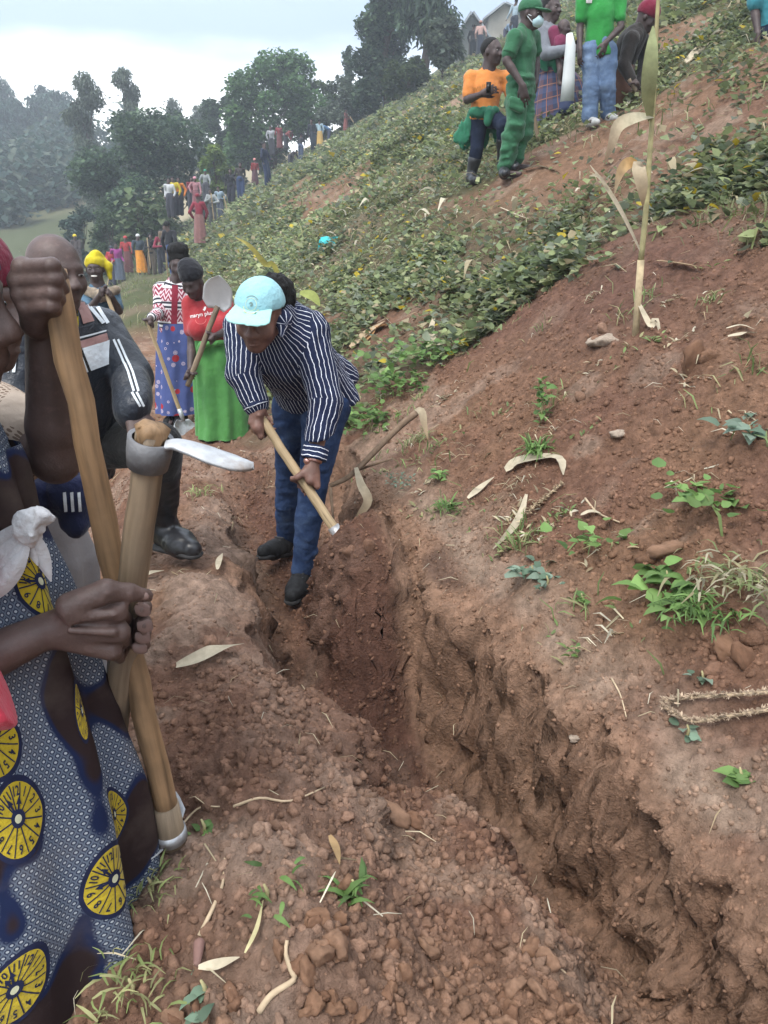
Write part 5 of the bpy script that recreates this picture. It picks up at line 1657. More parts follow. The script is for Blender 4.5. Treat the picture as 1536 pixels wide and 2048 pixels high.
def cardigan_woman():
    Y = 6.7
    J = JP((.1, -1, 0), (.15, -1, -.1), dict(
        pelvis=(352, 690, Y), waist=(350, 650, Y), chest=(348, 605, Y), neck=(352, 566, Y), head=(358, 530, Y),
        sha=(322, 580, Y), shb=(384, 580, Y), ela=(320, 625, Y - .1), elb=(392, 640, Y), wra=(301, 636, Y - .36), wrb=(390, 690, Y - .1),
        hipa=(340, 700, Y), hipb=(365, 700, Y), kna=(342, 770, Y), knb=(366, 770, Y), ana=(345, 830, Y), anb=(366, 830, Y)))
    base = Vector((J['pelvis'].x, Y, H(J['pelvis'].x, Y))); k = 0.96
    for s in 'ab': J['an' + s].z = base.z + 0.08
    t = thing('person', 'woman in patterned knit cardigan and blue printed skirt behind the red T-shirt', 'person', base)
    sh, L = body_shape(J, k, 0.01)
    top, sock = at(294, 640, Y - .42), at(360, 822, Y - .42)
    d = (sock - top).normalized()
    grip_prims(sh, J['wra'], top + d * 0.03, -d, Vector((.5, -.7, .4)), k, 0.018, 1)
    open_hand(sh, J['wrb'], (0, -.2, -1), (1, 0, 0), k)
    shape_obj('body', sh, 0.010, M['skin_dark'], t)
    s = torso_cloth(J, k, 0.022, 1.85, hem=0.1, girth=1.1)
    cd = shape_obj('cardigan', s, 0.010, M['knit'], t, wrinkle(0.01, 14, 9), True)
    patch_px('button_band', [(344, 570), (356, 570), (354, 648), (342, 648)], cd, M['knit_red'], cd)
    rings = [(at(352, 645, Y), .15, .12), (at(354, 700, Y), .175, .15), (at(355, 770, Y), .18, .16), (at(356, 824, Y), .185, .165)]
    skirt('printed_skirt', rings, M['blue_print'], t, (0, -1, 0), 6, 0.022, 5)
    R = frame_of(J['hf'])
    hr = Shape().ell(L(0, -0.02, 0.05), V3(0.086, 0.10, 0.085), R, 0.03).ell(L(0, -0.01, 0.13), V3(0.09, 0.08, 0.06), R, 0.03)
    hr.plane(L(0, 0, 0.02), R @ V3(0, 0.5, -1))
    shape_obj('hair', hr, 0.010, M['hair'], t, wrinkle(0.02, 40, 3))
    for s in 'ab':
        shape_obj('shoe', boot_shape(J['an' + s], J['an' + s] + Vector((-0.02, -0.17, -0.05)), 0.9), 0.010, M['shoe'], t)
    shovel('round point shovel with slim pale handle leaning in front of the blue printed skirt', top, sock, r=0.0165, wood='wood_new', blade_dir=(0.25, -0.4, -1), spin=0.3, blade_w=0.21, blade_l=0.24)
cardigan_woman()

M['yellow_scarf'] = mat_cloth('yellow_scarf', (0.50, 0.40, 0.015), 0.75, 0.12)
M['teal_dress'] = mat_cloth('teal_print_dress', (0.055, 0.105, 0.15), 0.85, 0.4)
M['wax_collar'] = mat_cloth('printed_shawl', (0.22, 0.17, 0.12), 0.85, 0.7)
def scarf_woman():
    Y = 7.6
    J = JP((.3, -.95, 0), (.18, -.98, .02), dict(
        pelvis=(212, 690, Y), waist=(208, 650, Y), chest=(202, 608, Y), neck=(196, 572, Y), head=(190, 537, Y),
        sha=(168, 590, Y), shb=(226, 590, Y), ela=(178, 622, Y - .22), elb=(238, 622, Y - .12), wra=(202, 588, Y - .36), wrb=(220, 588, Y - .34),
        hipa=(202, 700, Y), hipb=(224, 700, Y), kna=(202, 760, Y), knb=(224, 760, Y), ana=(204, 810, Y), anb=(224, 810, Y)))
    base = Vector((J['pelvis'].x, Y, H(J['pelvis'].x, Y))); k = 1.0
    for s in 'ab': J['an' + s].z = base.z + 0.08; J['kn' + s].z = base.z + 0.48
    t = thing('person', 'smiling woman in yellow head scarf leaning on a pole', 'person', base)
    sh, L = body_shape(J, k, 0.01, smile=True)
    top, bot = at(209, 578, Y - .40), at(272, 745, Y - .5)
    d = (bot - top).normalized()
    grip_prims(sh, J['wra'], top + d * 0.02, -d, Vector((-.4, -.7, .5)), k, 0.018, -1)
    grip_prims(sh, J['wrb'], top + d * 0.05, -d, Vector((.5, -.7, .5)), k, 0.018, 1)
    shape_obj('body', sh, 0.0105, M['skin_dark'], t)
    R = frame_of(J['hf'])
    eyes(t, L, R, k, open_=0.6)
    shape_obj('teeth', Shape().ell(L(0, 0.0975, -0.067), V3(0.030, 0.008, 0.0085), R, 0.004), 0.003, M['teeth'], t)
    s = torso_cloth(J, k, 0.016, 0.75, hem=0.3, girth=1.08)
    shape_obj('dress_top', s, 0.011, M['teal_dress'], t, wrinkle(0.01, 14, 2))
    shawl = Shape().cone(at(166, 580, Y - .02), at(202, 592, Y - .18), 0.05, 0.05, 0.04).cone(at(202, 592, Y - .18), at(232, 580, Y - .04), 0.05, 0.045, 0.04)
    shape_obj('shawl', shawl, 0.012, M['wax_collar'], t, wrinkle(0.02, 16, 4))
    g = base.z
    skirt('dress_skirt', [(at(210, 680, Y), .16, .14), (at(212, 740, Y), .2, .17), (Vector((J['pelvis'].x, Y, g + .12)), .22, .2)], M['teal_dress'], t, (0, -1, 0), 7, .02, 4)
    sc = Shape().ell(L(0, -0.02, 0.055), V3(0.092, 0.11, 0.085), R, 0.03).ell(L(-0.02, -0.01, 0.135), V3(0.045, 0.05, 0.035), R, 0.03)
    sc.cone(L(-0.05, -0.03, 0.11), L(-0.12, -0.03, 0.02), 0.035, 0.035, 0.03).cone(L(-0.12, -0.03, 0.02), L(-0.125, -0.03, -0.09), 0.035, 0.018, 0.03)
    sc.plane(L(0, 0, -0.2), R @ V3(0, 0, -1)); sc.ell(L(0, 0.09, -0.03), V3(0.075, 0.09, 0.07), R, 0.01, -1)
    shape_obj('head_scarf', sc, 0.010, M['yellow_scarf'], t, wrinkle(0.014, 30, 6))
    p = thing('pole', 'long pale tool handle under the smiling woman\'s folded hands', 'tool', bot)
    handle_mesh('shaft', top, bot, 0.018, 0.019, p, M['wood_new'], seed=9)
    return t
scarf_woman()
print('mid women', round(time.time() - T_START, 1))

M['jacket'] = mat_cloth('black_track_jacket', (0.010, 0.014, 0.022), 0.42, 0.3, 500, 0.45, 0.1)
M['panel_white'] = mat_cloth('white_panel', (0.62, 0.66, 0.68), 0.6, 0.05)
M['panel_pink'] = mat_cloth('dusty_pink_panel', (0.34, 0.20, 0.18), 0.7, 0.08)
M['yellow_tee'] = mat_cloth('yellow_cotton', (0.66, 0.50, 0.012), 0.8, 0.08)
M['black_pants'] = mat_cloth('black_trousers', (0.016, 0.016, 0.016), 0.7, 0.3)
def bald_man():
    Y = 2.42
    J = JP((.65, -.72, 0), (.80, -.58, -.06), dict(
        pelvis=(140, 890, 2.62), waist=(142, 800, 2.56), chest=(132, 705, 2.52), neck=(120, 640, 2.50), head=(112, 546, 2.40),
        sha=(50, 675, 2.40), shb=(200, 665, 2.62), ela=(30, 800, 2.30), elb=(262, 752, 2.55), wra=(70, 890, 2.2), wrb=(266, 818, 2.36),
        hipa=(115, 905, 2.55), hipb=(175, 890, 2.68), kna=(130, 1050, 2.50), knb=(318, 888, 2.52), ana=(120, 1230, 2.62), anb=(326, 1052, 2.66)), hu=(0.05, 0, 1))
    g = ground_at(345, 1106)
    base = Vector((J['ana'].x, J['ana'].y, H(J['ana'].x, J['ana'].y)))
    J['ana'].z = base.z + 0.08
    t = thing('person', 'bald man in black track jacket with one rubber boot up on the bank', 'person', base)
    J['toeb'] = at(384, 1098, 2.52); J['anb'].z = max(J['anb'].z, g.z + 0.07)
    sh, L = body_shape(J, 0.95, 0.012)
    open_hand(sh, J['wrb'], Vector((0.25, -0.35, -0.55)), Vector((0.3, -0.6, 0.6)), 1.02, 0.45, -1, 0.14)
    open_hand(sh, J['wra'], (0.5, -.4, -.3), (0, 0, 1), 1.0)
    shape_obj('body', sh, 0.0085, M['skin'], t)
    R = frame_of(J['hf'], J['hu']); eyes(t, L, R, 0.95, open_=0.6)
    s = torso_cloth(J, 1.0, 0.034, 1.93, hem=0.45, girth=1.06, arm_ease=0.028)
    N = J['neck']
    s.cone(N + Vector((0.05, -0.10, 0.02)), N + Vector((0.09, -0.13, -0.20)), 0.050, 0.028, 0.02, -1)
    jk = shape_obj('track_jacket', s, 0.0075, M['jacket'], t, wrinkle(0.030, 8, 12))
    patch_px('yellow_shirt', [(126, 628), (156, 612), (157, 668), (140, 674)], jk, M['yellow_tee'], t, 8, 8, 0.004)
    patch_px('white_panel', [(140, 704), (219, 680), (218, 728), (158, 750)], jk, M['panel_white'], jk)
    patch_px('pink_panel', [(140, 688), (213, 666), (217, 681), (142, 703)], jk, M['panel_pink'], jk)
    patch_px('piping', [(150, 676), (212, 660), (212, 663), (150, 680)], jk, M['panel_white'], jk, 12, 1)
    patch_px('collar_panel', [(150, 595), (166, 590), (188, 642), (166, 648)], jk, M['panel_pink'], jk)
    patch_px('zip', [(152, 680), (157, 680), (182, 742), (177, 744)], jk, M['black_pants'], jk, 2, 10, 0.006)
    for o in (0, 9):
        for q in ([(158 + o * 2.2, 594), (165 + o * 2.2, 592), (210 + o, 645), (203 + o, 648)], [(225 + o, 680), (229 + o, 678), (258 + o, 742), (254 + o, 744)],
                  [(254 + o, 744), (258 + o, 742), (270 + o, 782), (266 + o, 784)], [(262 + o, 786), (266 + o, 784), (282 + o * .8, 812), (278 + o * .8, 814)],
                  [(24 + o * 1.6, 625), (30 + o * 1.6, 622), (18 + o * 1.4, 745), (12 + o * 1.4, 745)]):
            patch_px('sleeve_stripe', q, jk, M['panel_white'], jk, 2, 10)
    pg = leg_cloth(J, 0.98, 0.014, 1.46, knee=0.010, ankle=0.01)
    shape_obj('trousers', pg, 0.009, M['black_pants'], t, wrinkle(0.012, 12, 7))
    bt = boot_shape(J['anb'], J['toeb'], 1.05, J['anb'].lerp(J['knb'], 0.66), 0.046)
    bo = shape_obj('rubber_boot', bt, 0.006, M['rubber'], t, wrinkle(0.010, 16, 3, (1, 1, 2)))
    shape_obj('sole', Shape().cone(J['anb'] + Vector((-.02, 0, -.085)), J['toeb'] + Vector((0, 0, -.02)), .036, .04, .02, 1, ((0, 0, 1), .4)), 0.007, M['sole'], bo)
    b2 = boot_shape(J['ana'], J['ana'] + Vector((0.15, -.1, -.05)), 1.05, J['ana'].lerp(J['kna'], 0.62), 0.048)
    shape_obj('rubber_boot', b2, 0.009, M['rubber'], t)
bald_man()
print('bald man', round(time.time() - T_START, 1))
# ---- the two figures at the left edge, close to the lens
M['maroon'] = mat_cloth('maroon_knit', (0.14, 0.012, 0.030), 0.95, 0.2, 400)
M['navy'] = mat_cloth('navy_fleece', (0.014, 0.018, 0.050), 0.85, 0.25)
M['crimson'] = mat_cloth('crimson_cloth', (0.50, 0.045, 0.075), 0.85, 0.15)
def mat_dots(name, ground, dot, ring_, scale, thr=0.42, per=(0.16, 0.15)):
    """cloth with fans of dots: rows of dots bounded by large ovals"""
    m, nt, b, out = new_mat(name)
    u, x, y = uv_xy(nt)
    vo = nt.nodes.new('ShaderNodeTexVoronoi'); vo.inputs['Scale'].default_value = scale; vo.inputs['Randomness'].default_value = 0.18
    nt.links.new(u.outputs[0], vo.inputs['Vector'])
    big = nt.nodes.new('ShaderNodeTexVoronoi'); big.inputs['Scale'].default_value = 1 / per[0]; big.inputs['Randomness'].default_value = 0.75
    nt.links.new(u.outputs[0], big.inputs['Vector'])
    inside = math_node(nt, 'LESS_THAN', big.outputs['Distance'], thr)
    d = math_node(nt, 'LESS_THAN', vo.outputs['Distance'], 0.36)
    c = mix_rgb(nt, d, ring_, dot)
    nt.links.new(mix_rgb(nt, inside, ground, c), b.inputs['Base Color'])
    b.inputs['Roughness'].default_value = 0.88; b.inputs['Specular IOR Level'].default_value = 0.12
    n1 = tex_noise(nt, 14, 4); bp = bump(nt, b, n1.outputs['Fac'], 0.5, 0.02)
    n2 = tex_noise(nt, 900, 2); bump(nt, b, n2.outputs['Fac'], 0.25, 0.001, bp)
    return m
M['fan_grey'] = mat_dots('grey_fan_print', (0.20, 0.19, 0.19), (0.060, 0.018, 0.026), (0.42, 0.22, 0.23), 95)
M['fan_beige'] = mat_dots('beige_dot_print', (0.42, 0.34, 0.27), (0.17, 0.12, 0.09), (0.42, 0.34, 0.27), 110, 0.6)

def beanie_person():
    J = JP((1, -.15, 0), (1, -.12, -.08), dict(
        pelvis=(-10, 1160, 1.62), waist=(-60, 1020, 1.55), chest=(-120, 880, 1.46), neck=(-120, 740, 1.42), head=(-78, 606, 1.36),
        sha=(-200, 850, 1.62), shb=(-95, 815, 1.27), ela=(-150, 1060, 1.7), elb=(112, 918, 1.10), wra=(20, 1120, 1.6), wrb=(88, 668, 1.06),
        hipa=(-30, 1200, 1.68), hipb=(-10, 1200, 1.52), kna=(40, 1480, 1.62), knb=(60, 1480, 1.5), ana=(40, 1750, 1.62), anb=(60, 1750, 1.5)))
    gz = H(-0.75, 1.55)
    for s in 'ab':
        J['an' + s].z = H(J['an' + s].x, J['an' + s].y) + 0.08; J['kn' + s].z = (J['an' + s].z + J['hip' + s].z) / 2
    base = Vector((J['ana'].x, J['ana'].y, J['ana'].z - 0.08))
    t = thing('person', 'person in maroon beanie with raised bare forearm gripping a shovel handle', 'person', base)
    k = 1.0
    top = at(103, 540, 1.02); g = ground_at(345, 1700)
    sock = at(335, 1640, g.y - 0.0)
    d = (sock - top).normalized()
    sh, L = body_shape(J, k, 0.012)
    E_, W_ = arr(J['elb']), arr(J['wrb'])
    # hand folded over the end of the shaft, knuckles to the left, fingers across the front
    for i, (kx, ky, mx, my, tx, ty) in enumerate(((46, 536, 104, 532, 124, 556), (38, 562, 110, 558, 128, 584), (44, 590, 108, 586, 124, 608), (56, 614, 104, 612, 118, 628))):
        K, Mm, Tt = arr(at(kx, ky, 1.005)), arr(at(mx, my, 0.985)), arr(at(tx, ty, 1.025))
        sh.cone(W_ + (K - W_) * 0.10, K, 0.0175, 0.0140, 0.005)
        f = (0.0105, 0.0107, 0.0102, 0.0092)[i]
        sh.cone(K, Mm, f * 1.12, f, 0.0035); sh.cone(Mm, Tt, f, f * 0.85, 0.003); sh.ball(K, f * 1.22, 0.004)
    sh.cone(at(70, 650, 1.03), at(92, 606, 1.0), 0.017, 0.013, 0.010); sh.cone(at(92, 606, 1.0), at(104, 588, 0.998), 0.012, 0.011, 0.005)
    open_hand(sh, J['wra'], (.6, -.2, -.5), (0, 1, 0), k)
    shape_obj('body', sh, 0.010, M['skin'], t, None, False, fine=(arr(at(20, 690, 1.0)) - V3(.03, .06, .0), arr(at(150, 510, 1.06)) + V3(.01, .03, .02), 0.0024))
    R = frame_of(J['hf']); eyes(t, L, R, k, open_=0.7)
    b = Shape().ell(L(0, -0.016, 0.055), V3(0.090, 0.112, 0.098), R, 0.02); b.plane(L(0, 0, 0.025), R @ V3(0, 0.12, -1))
    shape_obj('beanie', b, 0.005, M['maroon'], t, wrinkle(0.006, 40, 2))
    s = torso_cloth(J, k, 0.020, 0.66, hem=0.3, girth=1.05, arm_ease=0.022)
    shape_obj('printed_top', s, 0.007, M['fan_beige'], t, wrinkle(0.016, 14, 4), True)
    for px, py, w in ((38, 826, 0.02),):
        pass
    rings = [(at(-20, 1010, 1.60), .19, .15), (at(-5, 1120, 1.62), .22, .18), (at(-8, 1300, 1.64), .245, .2)]
    e = rings[-1][0]; rings.append((Vector((e.x, e.y, base.z + 0.2)), .27, .23))
    skirt('printed_skirt', rings, M['fan_grey'], t, (0, -1, 0), 7, 0.02, 8)
    w = Shape().cone(at(-80, 985, 1.42), at(60, 990, 1.34), 0.05, 0.042, 0.03).cone(at(60, 985, 1.34), at(140, 985, 1.33), 0.042, 0.036, 0.03).cone(at(138, 985, 1.33), at(158, 1042, 1.32), 0.036, 0.026, 0.03)
    wo = shape_obj('tied_jacket', w, 0.006, M['navy'], t, wrinkle(0.02, 18, 4))
    for i in range(3):
        x = 126 + 14 * i
        patch_px('stripe', [(x, 985), (x + 6, 984), (x + 9, 1022), (x + 3, 1023)], wo, M['panel_white'], wo, 2, 8)
    # the shovel under the fist
    s_ = thing('shovel', 'shovel standing on the bank with weathered shaft under the raised fist', 'shovel', g)
    handle_mesh('handle', top, sock, 0.0180, 0.0200, s_, M['wood'], 18, 0.003, 3, segs=16)
    v, q, tt = tube([sock - d * 0.035, sock + d * 0.02, sock + d * 0.05], [0.0245, 0.0255, 0.0265], 20)
    so = add_obj('socket', np_mesh('socket', v, [q, tt], True), M['wood_grey'], s_)
    v, q, tt = tube([sock + d * 0.022, sock + d * 0.042], [0.0285, 0.029], 20)
    add_obj('collar', np_mesh('collar', v, [q, tt], True), M['steel'], s_)
    mw = Matrix.Translation(sock + d * 0.03) @ Vector((0.70, -0.28, 0.32)).to_track_quat('Z', 'Y').to_matrix().to_4x4() @ Matrix.Rotation(math.radians(10), 4, 'Z')
    local_obj('blade', shovel_blade(0.19, 0.24, 0.012), M['blade_white'], s_, mw)
beanie_person()
print('beanie', round(time.time() - T_START, 1))

def mat_clock_ground():
    m, nt, b, out = new_mat('blue_dotted_wax_print')
    u, x, y = uv_xy(nt)
    # staggered grid of small pale dots ringed with dark blue
    sx = math_node(nt, 'DIVIDE', x, 0.0105); sy = math_node(nt, 'DIVIDE', y, 0.0085)
    row = math_node(nt, 'FLOOR', sy)
    sx2 = math_node(nt, 'ADD', sx, math_node(nt, 'MULTIPLY', math_node(nt, 'MODULO', row, 2.0), 0.5))
    fx = math_node(nt, 'SUBTRACT', math_node(nt, 'FRACT', sx2), 0.5); fy = math_node(nt, 'SUBTRACT', math_node(nt, 'FRACT', sy), 0.5)
    rr = math_node(nt, 'ADD', math_node(nt, 'MULTIPLY', fx, fx), math_node(nt, 'MULTIPLY', math_node(nt, 'MULTIPLY', fy, fy), 0.7))
    dots = ramp(nt, rr, [(0.0, (0.40, 0.43, 0.46)), (0.030, (0.38, 0.41, 0.44)), (0.045, (0.018, 0.026, 0.058)), (0.120, (0.022, 0.032, 0.066)), (0.15, (0.125, 0.15, 0.195)), (0.26, (0.12, 0.145, 0.19)), (0.32, (0.045, 0.062, 0.100))])
    # dark brown flowing shapes edged with deep blue
    mp = nt.nodes.new('ShaderNodeMapping'); mp.inputs['Scale'].default_value = (1.35, 0.8, 1); mp.inputs['Location'].default_value = (0.31, 0.13, 0)
    nt.links.new(u.outputs[0], mp.inputs[0])
    n = nt.nodes.new('ShaderNodeTexNoise'); n.inputs['Scale'].default_value = 8.0; n.inputs['Detail'].default_value = 0.6
    nt.links.new(mp.outputs[0], n.inputs['Vector'])
    edge = ramp(nt, n.outputs['Fac'], [(0.515, (0, 0, 0)), (0.545, (1, 1, 1))])
    core = ramp(nt, n.outputs['Fac'], [(0.565, (0, 0, 0)), (0.585, (1, 1, 1))])
    c = mix_rgb(nt, edge, dots, (0.012, 0.019, 0.056))
    c = mix_rgb(nt, core, c, (0.026, 0.016, 0.016))
    nd = tex_noise(nt, 5, 6, 0.6)
    c = mix_rgb(nt, ramp(nt, nd.outputs['Fac'], [(0.5, (0, 0, 0)), (0.72, (0.45,) * 3)]), c, (0.15, 0.12, 0.095))
    nt.links.new(c, b.inputs['Base Color']); b.inputs['Roughness'].default_value = 0.85; b.inputs['Specular IOR Level'].default_value = 0.12
    n1 = tex_noise(nt, 9, 3); bp = bump(nt, b, n1.outputs['Fac'], 0.35, 0.02)
    n2 = tex_noise(nt, 1100, 2); bump(nt, b, n2.outputs['Fac'], 0.2, 0.0008, bp)
    return m
M['clock_cloth'] = mat_clock_ground()
M['clock_yellow'] = mat_cloth('clock_yellow', (0.42, 0.31, 0.020), 0.85, 0.1)
M['clock_navy'] = mat_plain('clock_navy', (0.010, 0.014, 0.045), 0.85, 0.3, 60, 0)
M['sash'] = mat_cloth('white_sash', (0.46, 0.46, 0.47), 0.85, 0.1)
M['clock_pale'] = mat_plain('clock_pale', (0.50, 0.50, 0.34), 0.85, 0.1, 60, 0)

def clock_print(parent, V, ll, u0, v0, rx, ry, rot, skew, hands, first, name='clock_print'):
    """a printed clock face on the lofted cloth grid V (rows, columns)"""
    m, n, _ = V.shape
    L = ll[-1]
    Vn = np.cross(np.roll(V, -1, 1) - np.roll(V, 1, 1), np.gradient(V, axis=0)); Vn /= np.linalg.norm(Vn, axis=2, keepdims=True) + 1e-9
    cen = V.mean(1, keepdims=True)
    if ((V - cen) * Vn).sum() < 0: Vn = -Vn
    def surf(P, off):
        """P (k,2): metres around, metres down"""
        rowf = np.interp(v0 + P[:, 1], ll, np.arange(m)); r0 = np.clip(rowf.astype(int), 0, m - 2); fr = (rowf - r0)[:, None]
        cf = (u0 + P[:, 0]) % n_len / n_len * n
        c0 = cf.astype(int) % n; fc = (cf - np.floor(cf))[:, None]; c1 = (c0 + 1) % n
        def g(A): return (A[r0, c0] * (1 - fc) + A[r0, c1] * fc) * (1 - fr) + (A[r0 + 1, c0] * (1 - fc) + A[r0 + 1, c1] * fc) * fr
        return g(V) + g(Vn) * off
    n_len = clock_print.per
    ca, sa = math.cos(rot), math.sin(rot)
    def tr(x, y):       # clock plane (x right, y up, unit circle) -> cloth metres
        x, y = np.asarray(x, float), np.asarray(y, float)
        X, Y_ = x * rx + skew * y * rx, -y * ry
        return np.stack([(X * ca - Y_ * sa), X * sa + Y_ * ca], 1)
    Vs, Fs, Ms, o = [], [], [], 0
    def add(P2, F, off, mat):
        nonlocal o
        Vs.append(surf(P2, off)); Fs.append(np.array(F) + o); Ms.append(np.full(len(F), mat)); o += len(P2)
    def disc(r0, off, mat, rings=6, seg=48, cx=0.0, cy=0.0, egg=0.22):
        xs, ys, F = [cx], [cy], []
        for i in range(1, rings + 1):
            for j in range(seg):
                a = 2 * math.pi * j / seg; rr = r0 * i / rings
                xs.append(cx + rr * math.cos(a) * (1 - egg * max(0, math.sin(a)))); ys.append(cy + rr * math.sin(a))
        for j in range(seg): F.append((0, 1 + j, 1 + (j + 1) % seg))
        for i in range(rings - 1):
            for j in range(seg):
                a, b_ = 1 + i * seg + j, 1 + i * seg + (j + 1) % seg
                F.append((a, a + seg, b_ + seg)); F.append((a, b_ + seg, b_))
        add(tr(xs, ys), F, off, mat)
    def bar(x0, y0, x1, y1, w, off, mat, w1=None, k=6):
        w1 = w if w1 is None else w1
        dx, dy = x1 - x0, y1 - y0; l = math.hypot(dx, dy); nx, ny = -dy / l, dx / l
        xs, ys, F = [], [], []
        for i in range(k + 1):
            t = i / k; ww = w + (w1 - w) * t
            xs += [x0 + dx * t - nx * ww, x0 + dx * t + nx * ww]; ys += [y0 + dy * t - ny * ww, y0 + dy * t + ny * ww]
        for i in range(k): F += [(2 * i, 2 * i + 1, 2 * i + 3), (2 * i, 2 * i + 3, 2 * i + 2)]
        add(tr(xs, ys), F, off, mat)
    disc(1.16, 0.0011, 1); disc(1.0, 0.0018, 0)
    cy = 0.05
    for h in range(12):
        a = math.radians(90 - 30 * h - 15)
        bar(0, cy, math.cos(a) * 0.97 * (1 - .2 * max(0, math.sin(a))), math.sin(a) * 0.98, 0.020, 0.0024, 1)
    for a, l in hands:
        a = math.radians(90 - a); bar(0, cy, math.cos(a) * l, cy + math.sin(a) * l, 0.035, 0.0030, 1)
        bar(math.cos(a) * (l - .08), cy + math.sin(a) * (l - .08), math.cos(a) * (l + .14), cy + math.sin(a) * (l + .14), 0.10, 0.0032, 1, 0.004)
    disc(0.25, 0.0035, 1, 3, 24, 0, cy, 0); disc(0.12, 0.0040, 2, 2, 20, 0, cy, 0)
    for h in range(1, 13):
        a = math.radians(90 - 30 * h)
        cu = bpy.data.curves.new('t', 'FONT'); cu.body = str(h); cu.size = 0.36; cu.align_x = 'CENTER'; cu.align_y = 'CENTER'; cu.resolution_u = 2; cu.offset = 0.008
        tmp = bpy.data.objects.new('tmp', cu); COL.objects.link(tmp)
        me = bpy.data.meshes.new_from_object(tmp.evaluated_get(bpy.context.evaluated_depsgraph_get()))
        me.calc_loop_triangles()
        co = np.array([v.co[:2] for v in me.vertices]).reshape(-1, 2); F = [tuple(x.vertices) for x in me.loop_triangles]
        bpy.data.objects.remove(tmp); bpy.data.meshes.remove(me); bpy.data.curves.remove(cu)
        if not len(co): continue
        b_ = a - math.pi / 2
        px = math.cos(a) * 0.76 * (1 - .2 * max(0, math.sin(a))); py = math.sin(a) * 0.76
        co = co * np.array([0.75, 1.0])
        X = px + co[:, 0] * math.cos(b_) - co[:, 1] * math.sin(b_); Y_ = py + co[:, 0] * math.sin(b_) + co[:, 1] * math.cos(b_)
        add(tr(X, Y_), F, 0.0028, 1)
    me = np_mesh(name, np.concatenate(Vs), np.concatenate(Fs), True)
    for mm in ('clock_yellow', 'clock_navy', 'clock_pale'): me.materials.append(M[mm])
    me.polygons.foreach_set('material_index', np.concatenate(Ms).astype(np.int32)); me.update()
    return add_obj(name, me, None, parent)

